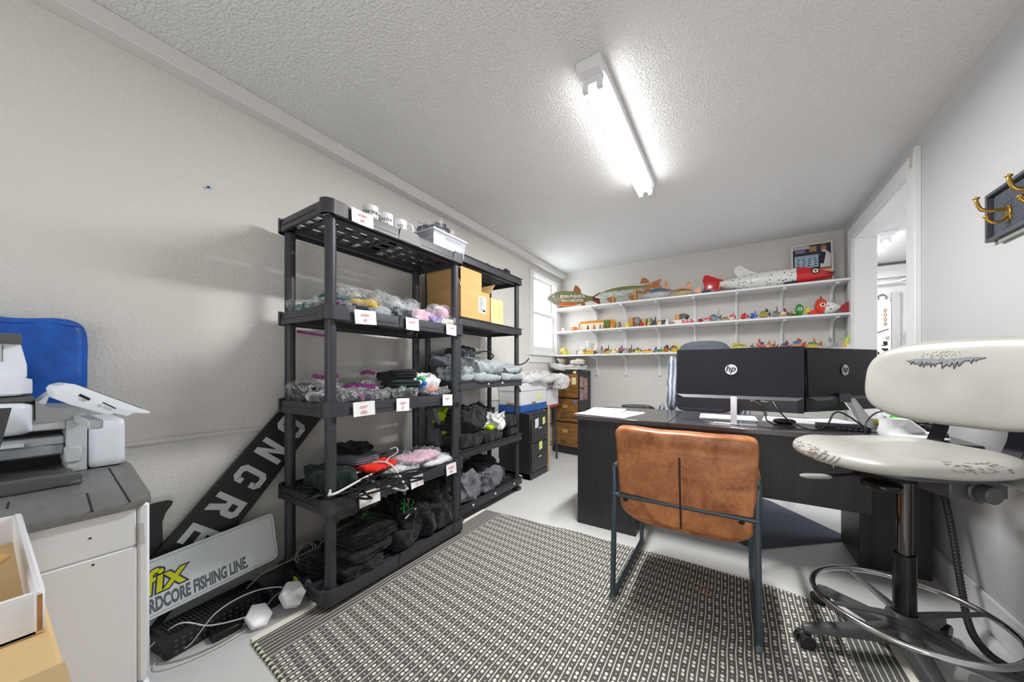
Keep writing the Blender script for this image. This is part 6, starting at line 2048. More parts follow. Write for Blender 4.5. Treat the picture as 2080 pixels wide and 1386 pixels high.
for ay in (.08, -.02, -.12, -.2):
    pts = []
    for i in range(7):
        p0, _ = seat_pt(-1 + .0, ay + .05 * math.sin(i * .8) - .01 * i, -.75 + i * .2)
        pts.append(p0 + Vector((-.0012, 0, 0)))
    m.tube(pts, .0022, 6, T=TS)
m.build('puckered_folds', vin, t)
# back
PHB = R(37)
BC = Vector((cx + .255 * math.cos(PHB), cy + .255 * math.sin(PHB), 1.035))
FB = R(36)
TBk = rotm(BC, FB)
BW, BH, BT = .60, .335, .075


def backf(w_, q):
    o = Vector(w_)
    o.x -= .050 * (abs(q.y) ** 2)          # ends wrap forwards
    o.x += .02 * q.z
    return o


MB().sbox((0, 0, 0), (BT, BW, BH), (8, 40, 26), 3.1, backf, TBk).build('backrest', vin, t, ang=85)


def back_pt(a, c, off=0.0):
    """a along width (-1..1), c up (-1..1), on the front skin"""
    p = Vector((-1, a, c))
    pw = 3.1
    l = (1 + abs(a) ** pw + abs(c) ** pw) ** (1 / pw)
    q = p / l
    w_ = backf(Vector((q.x * BT / 2, q.y * BW / 2, q.z * BH / 2)), q)
    return w_ + Vector((-off, 0, 0))


foam = M('grey_foam_backing', (134, 138, 142), rough=.9, var=.2, vs=160, bump=.6, bs=500)
random.seed(14)
N_ = 64
up = []
lo_ = []
for i in range(N_ + 1):
    u_ = i / N_
    a = .58 - u_ * .82
    env = math.sin(PI * min(1, max(0, u_))) ** .55
    top_ = .58 + .03 * math.sin(u_ * 9) * env + (.05 if .44 < u_ < .52 else 0) * random.random() * 2
    jag = (.08 + .20 * abs(noise.noise(Vector((u_ * 16, 2, 5))))) * env + (.14 * random.random() if i % 3 == 0 else 0) * env
    up.append(back_pt(a, top_, .0012))
    lo_.append(back_pt(a, top_ - .03 * env - jag, .0012))
vs = up + lo_
fs = [(i, i + 1, i + 1 + N_ + 1, i + N_ + 1) for i in range(N_)]
MB().add([tuple(v_) for v_ in vs], fs, TBk).build('torn_patch', foam, t, smooth=False)
MB().tube([tuple(v_ + Vector((-.0006, 0, 0))) for v_ in lo_], .0013, 4, T=TBk).build('torn_edge', M('dark_tear_edge', (84, 84, 84), rough=.8), t)
m = MB()
for i in range(40):
    a = random.uniform(.0, .45)
    c_ = random.uniform(.64, .84)
    p = [tuple(back_pt(a + random.uniform(-.01, .01) * k, c_ - .02 * k, .0006)) for k in range(3)]
    m.tube(p, .0010, 4, T=TBk)
m.build('cracks', M('pale_crack', (176, 172, 162), rough=.7), t)
for s_ in (-1, 1):
    ya = s_ * .105
    T = TBk
    pts = [(.03, ya, .02), (.045, ya, -.16), (.02, ya, -.235), (-.02, ya * .9, -.32), (-.10, ya * .8, -.335)]
    sp_ = spline(pts, 5)
    rs = []
    for p in sp_:
        rs.append([(p.x - .005, p.y - .024, p.z - .003), (p.x + .005, p.y - .024, p.z + .003), (p.x + .005, p.y + .024, p.z + .003), (p.x - .005, p.y + .024, p.z - .003)])
    MB().rings(rs, T=T).build('back_bar', M('slate_steel_bar', (52, 55, 64), rough=.4, metal=.3), t)
MB().sbox((.035, 0, -.10), (.03, .40, .14), (5, 14, 8), 4, None, TBk).build('rear_shell', M('gloss_black_column', (20, 20, 22)), t)
# ------------------------------------------------------------------ office copier in the left foreground
cw = M('copier_white', (230, 236, 244), rough=.38, bump=.06, bs=500)
cg = M('copier_light_grey', (196, 199, 202), rough=.4)
cdk = M('copier_dark_grey', (88, 88, 88), rough=.4, bump=.1, bs=500)
ctop = M('copier_top_grey', (112, 113, 112), rough=.38, var=.10, vs=5, stretch=(3, 12, 3))
cblk = M('copier_black', (18, 20, 24), rough=.4)
PX = -1.15
k_ = .8846
ZP = .784
yf = onx(302, 1010, PX).y
t = thing('copier', 'large white and grey office copier in the left foreground', 'copier', (-1.5, -.1, 0))
X2 = -1.93
MB().bx(X2, PX - .004, -.5, yf - .018, .03, ZP - .05).build('cabinet_body', cw, t, bev=.006)
MB().bx(X2, PX, -.5, yf - .019, ZP - .105, ZP - .012).build('upper_side_panel', cw, t, bev=.003)
MB().bx(PX - .006, PX, -.5, yf - .019, .05, ZP - .108).build('lower_side_panel', cw, t, bev=.0015)
MB().bx(X2, PX + .001, yf - .018, yf + .002, .36, ZP - .012).build('front_door', cw, t, bev=.005)
for a, b in ((.04, .19), (.195, .355)):
    d_ = MB().bx(X2, PX + .001, yf - .018, yf + .002, a, b).build('paper_drawer', cw, t, bev=.005)
    MB().bx(-1.7, -1.4, yf + .001, yf + .004, b - .05, b - .02).build('handle', cg, d_)
MB().bx(PX - .002, PX + .003, yf - .0165, yf - .006, ZP - .105, ZP - .055).build('door_latch', cg, t, bev=.002)
for u, v in ((183, 1094), (189, 1148)):
    p = onx(u, v, PX)
    MB().cyl((PX - .001, p.y, p.z), (PX + .0008, p.y, p.z), .0022, n=10).build('screw', cblk, t)
# dark top plate made of three lids with gaps
p1, p2 = onz(258, 944, ZP), onz(302, 1006, ZP)
yo = p1.y + .01
MB().prism([(PX + .008, -.5), (PX + .008, yf - .02), (PX - .01, yf + .006), (PX - .05, yf + .012), (p1.x, yo), (X2, yo), (X2, -.5)], .02, Matrix.Translation((0, 0, ZP - .02))).build('top_plate', ctop, t, bev=.004, seg=2)
gap = M('gap_black', (30, 31, 32), rough=.7)
a, b = onz(220, 950, ZP), onz(262, 1022, ZP)
m = MB()
for (u0, v0), (u1, v1) in (((221, 951), (264, 1020)), ((177, 1003), (188, 1040)), ((18, 1021), (14, 1034))):
    a, b = onz(u0, v0, ZP), onz(u1, v1, ZP)
    m.tube([(a.x, a.y, ZP + .0002), (b.x, b.y, ZP + .0002)], .0018, 4)
m.build('lid_gap', gap, t)
# upper unit
XU = PX * 1.40


def face(u0, u1, v0, v1, x, dep, mb=None, yl=None):
    a, b = onx(u0, v1, x), onx(u1, v0, x)
    m = mb or MB()
    return m.bx(x - dep, x, yl if yl is not None else a.y, b.y, a.z, b.z)


zu = lambda v, x=XU: onx(100, v, x).z
yu = lambda u, x=XU: onx(u, 800, x).y
MB().sbox((XU - .12, (yu(179) + yu(257)) / 2, (zu(862) + ZP) / 2), (.24, yu(257) - yu(179), zu(862) - ZP), (8, 10, 10), 12, None).build('front_pillar', cw, t, ang=50)
MB().bx(X2, XU - .004, yu(135), yu(178), ZP, zu(852)).build('body_column', cg, t, bev=.003)
MB().bx(X2, XU - .004, -.5, yu(135), zu(875), zu(852)).build('scanner_support', cg, t, bev=.003)
MB().bx(X2, XU - .10, -.5, yu(135), ZP, zu(875)).build('paper_cavity', cblk, t)
MB().bx(X2, XU - .03, -.5, yu(134), zu(908), zu(890)).build('output_guide', cg, t, bev=.003)
MB().bx(X2, XU - .02, -.5, yu(133), zu(928), zu(907)).build('output_guide', M('copier_mid_grey', (150, 156, 160), rough=.4), t, bev=.004)
MB().bx(XU - .03, XU - .022, -.1, yu(50), zu(905), zu(898)).build('paper_flap', cw, t)
m = MB()
random.seed(2)
for i in range(12):
    yy = yu(20) + i * (yu(125) - yu(20)) / 12
    m.bx(XU - .10, XU - .09, yy, yy + .005, zu(938), zu(930) + random.uniform(0, .004))
m.build('rollers', cdk, t)
MB().bx(X2, XU + .002, yu(131), yu(166), zu(946), zu(914)).build('inner_step', cg, t, bev=.003)
# output tray with raised lip
mt = MB()
y1_ = yu(168, PX * 1.2)
XT = PX * 1.24
mt.bx(XU - .1, XT, -.5, onx(168, 1000, XT).y, ZP, ZP + .014)
mt.build('output_tray', cdk, t, bev=.004)
MB().sbox((XT - .006, (-.5 + onx(168, 1000, XT).y) / 2, (ZP + zu(966, XT)) / 2), (.016, onx(168, 1000, XT).y + .5, zu(966, XT) - ZP + .0), (4, 30, 8), 6).build('tray_lip', cdk, t, ang=60)
# scanner bed
YA = yu(72)
MB().sbox((XU - .13, (YA - .5) / 2, (zu(815) + zu(880)) / 2), (.30, YA + .5, zu(815) - zu(880)), (10, 40, 10), 14, None).build('scanner_bed', cw, t, ang=50)
MB().bx(X2, XU + .004, -.5, YA - .002, zu(815), zu(804)).build('dark_band', cdk, t, bev=.003)
MB().sbox((XU - .13, (yu(68) - .5) / 2, (zu(766) + zu(803)) / 2), (.29, yu(68) + .5, zu(766) - zu(803)), (10, 40, 8), 14).build('document_cover', cw, t, ang=50)
yb1, yb2 = yu(56), yu(43)
MB().prism([(-.5, zu(768)), (yb1, zu(768)), (yb1, zu(742)), (yb2, zu(700)), (-.5, zu(694))], .24, frame((XU - .25, 0, 0), (0, 1, 0), (0, 0, 1))).build('document_feeder', cw, t, bev=.006, seg=2)
MB().prism([(-.5, zu(700)), (yu(44), zu(702)), (yu(45), zu(692)), (yu(43), zu(682)), (-.5, zu(678))], .26, frame((XU - .255, 0, 0), (0, 1, 0), (0, 0, 1))).build('feeder_lid', cdk, t, bev=.004, seg=2)
MB().bx(XU - .012, XU - .008, yu(4), yu(5.5), zu(736), zu(704)).build('feeder_seam', cdk, t)
# shelf between bed and pillar, white triangular guide
MB().add([(XU - .02, yu(74), zu(820)), (XU - .02, yu(105), zu(799)), (XU - .03, yu(95), zu(823)), (XU - .15, yu(74), zu(820)), (XU - .15, yu(105), zu(799)), (XU - .15, yu(95), zu(823))],
         [(0, 2, 1), (3, 4, 5), (0, 1, 4, 3), (1, 2, 5, 4), (2, 0, 3, 5)]).build('corner_guide', cw, t, smooth=False)
MB().add([(XU, yu(72), zu(812)), (XU, yu(100), zu(830)), (XU, yu(182), zu(836)), (XU, yu(182), zu(856)), (XU, yu(72), zu(858)),
          (X2, yu(72), zu(812)), (X2, yu(100), zu(830)), (X2, yu(182), zu(836)), (X2, yu(182), zu(856)), (X2, yu(72), zu(858))],
         [(0, 4, 3, 2, 1), (5, 6, 7, 8, 9), (0, 1, 6, 5), (1, 2, 7, 6), (2, 3, 8, 7), (3, 4, 9, 8), (4, 0, 5, 9)]).build('panel_shelf', M('copier_grey_b', (150, 152, 150), rough=.4), t, smooth=False)
# tilted touch panel
XC = PX * 1.17
A = onx(118, 785, XC)
B_ = onx(301, 846, XC)
dirv = Vector((0, B_.y - A.y, B_.z - A.z))
LT = dirv.length
d1 = dirv.normalized()
up_ = Vector((0, -d1.z, d1.y))
PT2 = frame(A, d1, up_, None)      # x along slope, y up normal, z = d1 x up = +x
tt = PT2
MB().prism([(0, .0), (.01, .012), (.02, .016), (LT - .002, .012), (LT, .008), (LT - .03, -.004), (LT * .80, -.016), (LT * .66, -.018), (LT * .60, -.027), (LT * .22, -.030), (.014, -.028), (0, -.010)], -.19, tt).build('touch_panel', cw, t, bev=.0025, seg=2)
MB().prism([(.03, .0155), (LT - .02, .0125), (LT - .02, .0145), (.03, .0175)], -.17, tt @ Matrix.Translation((0, 0, -.008))).build('screen', cdk, t)
MB().prism([(LT * .22, -.006), (LT * .34, -.009), (LT * .34, -.003), (LT * .22, -.0)], .001, tt).build('usb_slot', cblk, t)
MB().prism([(LT * .47, -.004), (LT * .63, -.008), (LT * .63, -.0055), (LT * .47, -.0015)], .001, tt).build('card_slot', cblk, t)
pr_m = M('print_grey', (150, 152, 156))
textmesh('lettering', 'USB', .007, tt @ Matrix.Translation((LT * .28, -.0125, .0008)), pr_m, t, ext=.0001)
textmesh('lettering', 'SD Card', .008, tt @ Matrix.Translation((LT * .52, -.0125, .0008)), pr_m, t, ext=.0001)
MB().cyl((XC - .12, A.y + .07, A.z - .045), (XC - .03, A.y + .07, A.z - .045), .022, n=20).build('panel_hinge', cg, t)
MB().bx(XU - .02, XC - .03, yu(150), yu(178), zu(862), zu(845)).build('panel_arm', cg, t, bev=.003)

# blue bag leaning at the wall above the copier
blu = M('blue_tarp_fabric', (22, 92, 190), rough=.42, var=.18, vs=16, bump=.35, bs=260)
XB = -1.965
y2_, zt_, zb_ = onx(181, 700, XB).y, onx(170, 652, XB).z, .70
t = thing('blue_bag', 'big bright blue tarpaulin bag propped against the wall behind the copier', 'bag', (-2.0, -.1, zb_))


def bagf(w_, q):
    o = Vector(w_)
    o.x += .010 * noise.noise(Vector((w_.y * 6, w_.z * 6, 2))) + .004 * noise.noise(Vector((w_.y * 20, w_.z * 20, 5)))
    o.y -= .004 * (1 - q.z)
    o.z += .006 * math.sin(q.y * 9) * max(0, q.z)
    return o


MB().sbox((XB - .035, (y2_ - .45) / 2, (zt_ + zb_) / 2), (.07, y2_ + .45, zt_ - zb_), (5, 44, 36), 12, bagf).build('fabric', blu, t, ang=60)
MB().tube([(XB - .002, -.44 + i * (y2_ + .42) / 30, zt_ - .018 + .004 * math.sin(i)) for i in range(31)], .0016, 5).build('hem', blu, t)

# foreground boxes at the bottom left
card_b = cardp
zt1 = .81
near = onz(92, 1197, zt1)
far = onz(38, 1045, zt1)
ye = near.y
zb1 = zt1 - .052
zwt = M('white_corrugated', (232, 232, 236), rough=.6, bump=.25, bs=30, stretch=(1, 1, 8))
t = thing('box_lid', 'white cardboard tray with brown card scraps, on the tan box at the bottom left', 'box', (-.9, -.2, zb1))
MB().bx(far.x, near.x, -.55, ye, zb1, zb1 + .004).build('base', cardp, t)
MB().bx(near.x - .005, near.x, -.55, ye - .006, zb1, zt1).build('side_wall', zwt, t, bev=.001)
MB().bx(far.x, far.x + .006, -.55, ye, zb1, zt1).build('side_wall', zwt, t, bev=.001)
MB().bx(far.x, near.x + .001, ye - .010, ye, zb1 + .002, zt1 + .002).build('end_wall', zwt, t, bev=.003)
MB().bx(near.x - .004, near.x + .0015, ye - .006, ye - .002, zb1 + .004, zt1 - .004).build('torn_edge', card_d, t)
m = MB()
for T_ in (rotm((near.x - .10, ye - .085, zb1 + .075), .5, .5, .25), rotm((near.x - .05, ye - .10, zb1 + .05), .9, -.4, .3), rotm((near.x - .16, ye - .09, zb1 + .09), .2, .9, .0)):
    m.box((0, 0, 0), (.11, .09, .005), T_)
m.build('card_scrap', card, t)
t = thing('dark_card', 'dark grey card flap with brown edge standing in the white tray at the left edge', 'card', (-1.0, -.05, zb1))
q0 = onx(0, 826, -.93)
q1 = onx(24, 829, -.93)
q2 = onx(0, 885, -.93)
MB().prism([(q0.y - .12, q0.z), (q1.y, q1.z), (q2.y, q2.z - .02), (q2.y - .12, zb1 + .01)], .005, frame((-.935, 0, 0), (0, 1, 0), (0, 0, 1))).build('flap', M('dark_grey_card', (62, 60, 62), rough=.5), t, smooth=False)
t = thing('cardboard_box', 'tan cardboard box under the white tray in the bottom left corner', 'box', (-.85, -.25, .36))
c1 = onz(128, 1375, zb1)
MB().bx(far.x + .0, c1.x + .02, -.55, c1.y + .003, .36, zb1 - .001).build('carton', cardp, t, bev=.004)
MB().bx(c1.x - .03, c1.x + .022, -.55, c1.y + .004, .37, zb1 - .0003).build('tape', M('glossy_tape', (206, 178, 130), rough=.2, alpha=.8), t)
tag(MB().bx(far.x + .0, c1.x - .02, -.57, c1.y - .01, 0, .359).build('cardboard_box', card, bev=.004), 'brown cardboard box on the floor under the tan one by the copier', 'box')

# ------------------------------------------------------------------ signs leaning at the left wall
sgn = M('black_sign_board', (38, 38, 41), rough=.45, bump=.08, bs=60)
let_m = M('sign_grey_letters', (208, 213, 213), rough=.5)
dv = Vector((0, .645, .763))
pv = Vector((0, .763, -.645))
C0 = Vector((-2.0, .496, .279))
s0, s1 = -.335, .80
T = frame(C0 + dv * s0 - pv * .104, pv, dv, None)
t = thing('sign_board', 'long black board with grey block letters leaning on the wall behind the front rack', 'sign', (-2.02, .27, 0))
MB().prism([(0, 0), (.208, 0), (.208, s1 - s0), (0, s1 - s0)], .018, frame(C0 + dv * s0 - pv * .104 + Vector((-.018, 0, 0)), pv, dv, Vector((1, 0, 0)))).build('board', sgn, t, bev=.002)


def blockletter(ch, T_, parent, mat, h=.14, w_=.085, st=.026):
    S_ = {'E': [[(0, 0), (w_, 0), (w_, st), (st, st), (st, h * .5 - st / 2), (w_ * .85, h * .5 - st / 2), (w_ * .85, h * .5 + st / 2), (st, h * .5 + st / 2), (st, h - st), (w_, h - st), (w_, h), (0, h)]],
          'N': [[(0, 0), (st, 0), (st, h * .62), (w_ - st, 0), (w_, 0), (w_, h), (w_ - st, h), (w_ - st, h * .38), (st, h), (0, h)]],
          'T': [[(w_ / 2 - st / 2, 0), (w_ / 2 + st / 2, 0), (w_ / 2 + st / 2, h - st), (w_, h - st), (w_, h), (0, h), (0, h - st), (w_ / 2 - st / 2, h - st)]]}
    polys = S_.get(ch)
    m = MB()
    c_ = .02

    def ringo(x0, x1, y0, y1, gap=None):
        out = [(x0 + c_, y0), (x1 - c_, y0), (x1, y0 + c_), (x1, y1 - c_), (x1 - c_, y1), (x0 + c_, y1), (x0, y1 - c_), (x0, y0 + c_)]
        q = st
        i_ = .008
        inn = [(x0 + q + i_, y0 + q), (x1 - q - i_, y0 + q), (x1 - q, y0 + q + i_), (x1 - q, y1 - q - i_), (x1 - q - i_, y1 - q), (x0 + q + i_, y1 - q), (x0 + q, y1 - q - i_), (x0 + q, y0 + q + i_)]
        for k in range(8):
            l = (k + 1) % 8
            if gap is not None and k in gap:
                continue
            m.prism([out[k], out[l], inn[l], inn[k]], .002, T_)
    if ch == 'O':
        ringo(0, w_, 0, h)
    elif ch == 'C':
        out_skip = [2]
        ringo(0, w_, 0, h, gap=[2])
        m.prism([(w_, .02), (w_, h * .36), (w_ - st, h * .36), (w_ - st, .03)], .002, T_)
        m.prism([(w_, h * .64), (w_, h - .02), (w_ - st, h - .03), (w_ - st, h * .64)], .002, T_)
    elif ch == 'R':
        m.prism([(0, 0), (st, 0), (st, h), (0, h)], .002, T_)
        m.prism([(st, h), (st, h - st), (w_ - st - .006, h - st), (w_ - .02, h)], .002, T_)
        m.prism([(w_ - .02, h), (w_ - st - .006, h - st), (w_ - st, h - st - .006), (w_, h - .02)], .002, T_)
        m.prism([(w_, h - .02), (w_ - st, h - st - .006), (w_ - st, h * .42 + st + .006), (w_, h * .42 + .014)], .002, T_)
        m.prism([(w_, h * .42 + .014), (w_ - st, h * .42 + st + .004), (w_ - st - .01, h * .42 + st), (w_ - .014, h * .42)], .002, T_)
        m.prism([(w_ - .014, h * .42), (w_ - st - .01, h * .42 + st), (st, h * .42 + st), (st, h * .42)], .002, T_)
        m.prism([(w_ * .42, h * .42), (w_ - st, 0), (w_ + .004, 0), (w_ * .42 + st + .004, h * .42)], .002, T_)
    else:
        for p in polys:
            m.prism(p, .002, T_)
    return m.build('letter', mat, parent, smooth=False)


word = 'CONCRETE'
so = onx(600, 872, -1.998)        # centre of the O
sO = (so - C0).dot(dv)
sE = (onx(408, 1092, -1.998) - C0).dot(dv)
stepL = (sO - sE) / 4.0
for i, ch in enumerate(word):
    sc = sO - (i - 1) * stepL
    if sc > s1 - .05 or sc < s0 + .02:
        continue
    # reading direction is down the board, tops of the letters toward +pv
    TL = frame(C0 + dv * (sc + .042) - pv * .070 + Vector((.0005, 0, 0)), -dv, pv, None)
    blockletter(ch, TL, t, let_m)
# dark angular board behind it
t = MB().prism([(-.25, .30), (.425, .30), (.422, .44), (.432, .475), (.452, .505), (.455, .517), (.44, .525), (-.25, .527)], .012, frame((-2.035, 0, 0), (0, 1, 0), (0, 0, 1)))
tag(t.build('dark_board', sgn), 'dark notched board showing between copier and lettered black board', 'board')
# white sign
P0 = onx(560, 1135, -1.90)
P1 = onx(548, 1043, -1.965)
upv = (P1 - P0)
upv.y = 0
Q0 = Vector((-1.90, .81, P0.z))
yl_ = onx(303, 1262, -1.90)
xd = Vector((0, Q0.y - yl_.y, Q0.z - yl_.z)).normalized()
hS = (P1 - P0).length
upn = Vector((-.075, 0, .26)).normalized()
t = thing('sign_board', 'white sign with HARDCORE FISHING LINE in grey and a yellow word, leaning at the wall', 'sign', (-1.93, .3, 0))
FS = frame(Q0 - xd * 1.05, xd, upn, None)
SL = 1.05
if FS.col[2][0] < 0:
    pass
MB().prism([(q[0] + SL / 2, q[1] + hS / 2) for q in rrect(SL, hS, .022, 5)], .004, FS @ Matrix.Translation((0, 0, -.004))).build('board', M('white_sign_metal', (220, 225, 225), rough=.3), t, bev=.001)
ln = M('sign_border_line', (90, 94, 98), rough=.5)
MB().tube([(q[0] + SL / 2, q[1] + hS / 2, .0003) for q in rrect(SL - .022, hS - .022, .016, 5)], .0007, 4, closed=True, T=FS).build('border_line', ln, t)
gl = M('sign_grey_print', (96, 104, 108), rough=.5)
a_ = (onx(303, 1245, -1.905) - (Q0 - xd * SL)).dot(xd)
b_ = (onx(503, 1147, -1.905) - (Q0 - xd * SL)).dot(xd)
full = 'HARDCORE FISHING LINE.'
o = textmesh('lettering', full, .068, FS @ Matrix.Translation((0, .045, .0004)), gl, t, off=.0030, ext=.0002, align='LEFT')
xs_ = [v.co for v in o.data.vertices]
loc = [(FS.inverted() @ (v.co + Vector(t['_o']))).x for v in o.data.vertices]
w0 = max(loc) - min(loc)
want = b_ - a_
vis_frac = 1 - (w0 * .085) / w0 if False else None
# visible part from the second letter R onwards: scale so that the whole line ends at b_
scx = want / (w0 * .875)
for v in o.data.vertices:
    p = FS.inverted() @ (v.co + Vector(t['_o']))
    p.x = b_ - (max(loc) - p.x) * scx
    v.co = (FS @ p) - Vector(t['_o'])
yel = M('sign_yellow', (224, 226, 20), rough=.4)
outl = M('sign_dark_blue', (50, 58, 74), rough=.5)
xb_ = (onx(370, 1180, -1.92) - (Q0 - xd * SL)).dot(xd)
hh_ = onx(375, 1150, -1.92).z
y0_ = .092
Tx = FS @ Matrix(((1, .12, 0, 0), (0, 1, 0, 0), (0, 0, 1, 0), (0, 0, 0, 1)))
o1 = textmesh('lettering_outline', 'sufix', .125, Tx @ Matrix.Translation((xb_ - .01, y0_ + .035, .0004)), outl, t, off=.008, ext=.0002, align='RIGHT')
o2 = textmesh('yellow_lettering', 'sufix', .125, Tx @ Matrix.Translation((xb_ - .01, y0_ + .035, .0009)), yel, t, off=.0025, ext=.0003, align='RIGHT')
m = MB()
xf_ = xb_ - .14
m.prism([(xf_ - .03, .185), (xf_ + .03, .19), (xf_ + .022, .198), (xf_ + .012, .2), (xf_ + .008, .222), (xf_ - .02, .205), (xf_ - .03, .195)], .0006, FS)
m.build('hat_emblem', outl, t)
textmesh('lettering', 'R', .006, FS @ Matrix.Translation((xb_ + .012, .105, .0005)), gl, t, ext=.0001)

# ------------------------------------------------------------------ electrical clutter on the floor at the left
bplas = M('black_device_plastic', (26, 27, 30), rough=.4)
t = thing('space_heater', 'long black device with a ribbed grille lying on the floor below the white sign', 'device', (-1.83, .55, 0))
TH = rotm((-1.845, .555, 0), R(8))
MB().bx(-.07, .06, -.19, .16, .0, .085, TH).build('case', bplas, t, bev=.010, seg=2)
m = MB()
for i in range(26):
    yy = -.17 + i * .0122
    m.bx(-.055, .045, yy, yy + .0045, .085, .0895, TH)
for xx in (-.03, 0, .03):
    m.bx(xx, xx + .004, -.175, .15, .084, .0885, TH)
m.build('grille', bplas, t)
m = MB()
for i in range(14):
    for j in range(3):
        m.ell((.060, -.16 + i * .022, .02 + j * .02), (.003, .006, .006), 6, 4, TH)
m.build('vent_holes', M('grey_stool_plastic', (72, 74, 76)), t)
t = thing('power_supply', 'glossy black box with a white barcode strip behind the white hexagonal units', 'device', (-1.83, .78, 0))
TP = rotm((-1.835, .80, .0), R(6), 0, R(12))
MB().bx(-.07, .07, -.10, .11, .012, .10, TP).build('case', M('glossy_black_plastic', (30, 30, 38), rough=.2), t, bev=.012, seg=2)
MB().bx(.0705, .072, -.03, .09, .07, .082, TP).build('barcode_strip', paper_m, t)
MB().prism([(-.08, .02), (-.065, .03), (-.065, .045), (-.08, .05)], .0015, TP @ frame((.0705, 0, 0), (0, 1, 0), (0, 0, 1))).build('arrow_mark', blk, t)
t = thing('power_strip', 'short dark extension socket with two outlets between the white units', 'socket', (-1.74, .60, 0))
MB().bx(-1.765, -1.72, .50, .66, 0, .03).build('case', bplas, t, bev=.005)
for yy in (.60, .64):
    MB().bx(-1.7205, -1.719, yy, yy + .012, .01, .022).build('outlet', M('copier_mid_grey', (150, 156, 160)), t)


def hexunit(label, c, r_, th, T, prongs=True):
    t = thing('wifi_unit', label, 'device', c, 'white hexagonal plug units')
    pts = [(r_ * math.cos(R(60 * k + 30)) * (1.0), r_ * math.sin(R(60 * k + 30)) * 1.12) for k in range(6)]
    MB().prism(pts, th, T).build('case', M('white_device_plastic', (226, 228, 230), rough=.3), t, bev=.006, seg=3)
    if prongs:
        for s_ in (-.006, .006):
            MB().box((s_, -r_ * 1.05, th * .5), (.0015, .022, .006), T).build('prong', steel, t)
    return t


hexunit('white hexagonal plug unit lying face up, nearer the copier', (-1.70, .665, .015), .050, .022, frame((-1.70, .645, .026), (-.25, .96, .1), (-.75, -.2, .62)), False)
hexunit('white hexagonal plug unit with prongs on the rug edge, nearer the rack', (-1.67, .76, .02), .052, .036, frame((-1.68, .765, .058), (-.2, .97, .1), (-.65, -.15, .7)))
cabw = M('white_cable', (214, 212, 206), rough=.45)
cabg = M('grey_cable', (150, 150, 148), rough=.45)
for lb, pts, r_, mt in (('white cable running along the floor from behind the copier to the hexagonal units', [(-1.86, .34, .02), (-1.80, .42, .10), (-1.76, .50, .06), (-1.72, .58, .05), (-1.70, .64, .05)], .0028, cabw),
                        ('white cable arching over the ribbed black device', [(-1.80, .40, .02), (-1.76, .44, .02), (-1.74, .52, .11), (-1.75, .64, .12), (-1.72, .74, .10), (-1.69, .76, .07)], .0022, cabw),
                        ('grey cable looping low on the floor near the copier', [(-1.72, .62, .01), (-1.70, .52, .006), (-1.72, .42, .006), (-1.77, .36, .006), (-1.80, .38, .02), (-1.80, .48, .05)], .0022, cabg),
                        ('white cable in a flat loop on the floor at the copier corner', [(-1.69, .60, .006), (-1.68, .5, .006), (-1.70, .40, .006), (-1.74, .345, .006), (-1.79, .36, .006), (-1.78, .42, .02)], .0020, cabw)):
    tag(MB().tube(spline(pts, 10), r_, 7).build('cable', mt), lb, 'cable')
pts = []
for i in range(40):
    a = i / 39 * 4 * PI
    pts.append((-1.81 + .008 * math.sin(i), .885 + .045 * math.cos(a) + i * .0006, .16 + .05 * math.sin(a)))
tag(MB().tube([(-1.86, .62, .06), (-1.85, .72, .13)] + pts + [(-1.80, .97, .19), (-1.78, 1.02, .15)], .003, 7).build('cable', M('taupe_cable', (128, 122, 116), rough=.5)), 'taupe cable coiled in loops at the corner of the front rack', 'cable')
tag(MB().tube(spline([(-1.80, .985, .195), (-1.78, 1.0, .17), (-1.77, 1.03, .155)], 5), .011, 10).build('plug', bplas), 'black plug on the taupe cable at the rack corner', 'plug')
m = MB()
random.seed(31)
for k in range(7):
    w1_ = random.uniform(.012, .026)
    pts = [(-1.665 + w1_ * math.cos(a) * .5 + random.uniform(-.003, .003), .835 + .3 * w1_ * math.cos(a), .055 + .048 * math.sin(a)) for a in [2 * PI * i / 14 for i in range(14)]]
    m.tube(pts, .0022, 6, closed=True)
m.tube([(-1.665, .815, .055), (-1.665, .855, .055)], .008, 6)
m.tube(spline([(-1.67, .84, .06), (-1.69, .80, .09), (-1.70, .72, .085), (-1.70, .68, .06)], 6), .0022, 6)
tag(m.build('bundled_cable', M('grey_cable_b', (120, 122, 124), rough=.4)), 'tied bundle of grey cable at the corner of the front rack', 'cable')
tag(MB().bx(-1.73, -1.695, .80, .803, .085, .115).build('cable_tag', M('yellow_green_tag', (200, 206, 50), rough=.5)), 'yellow green tag on the cable bundle beside the rack', 'tag')

# ------------------------------------------------------------------ rug
rug, nt, b = newmat('woven_rug')
tc = nd(nt, 'ShaderNodeTexCoord')
sep = nd(nt, 'ShaderNodeSeparateXYZ')
nt.links.new(tc.outputs['Object'], sep.inputs[0])
L = nt.links


def mth(op, a, b_=None, c_=None, clamp=False):
    n_ = nt.nodes.new('ShaderNodeMath')
    n_.operation = op
    n_.use_clamp = clamp
    for i, q in enumerate((a, b_, c_)):
        if q is None:
            continue
        if isinstance(q, (int, float)):
            n_.inputs[i].default_value = q
        else:
            L.new(q, n_.inputs[i])
    return n_.outputs[0]


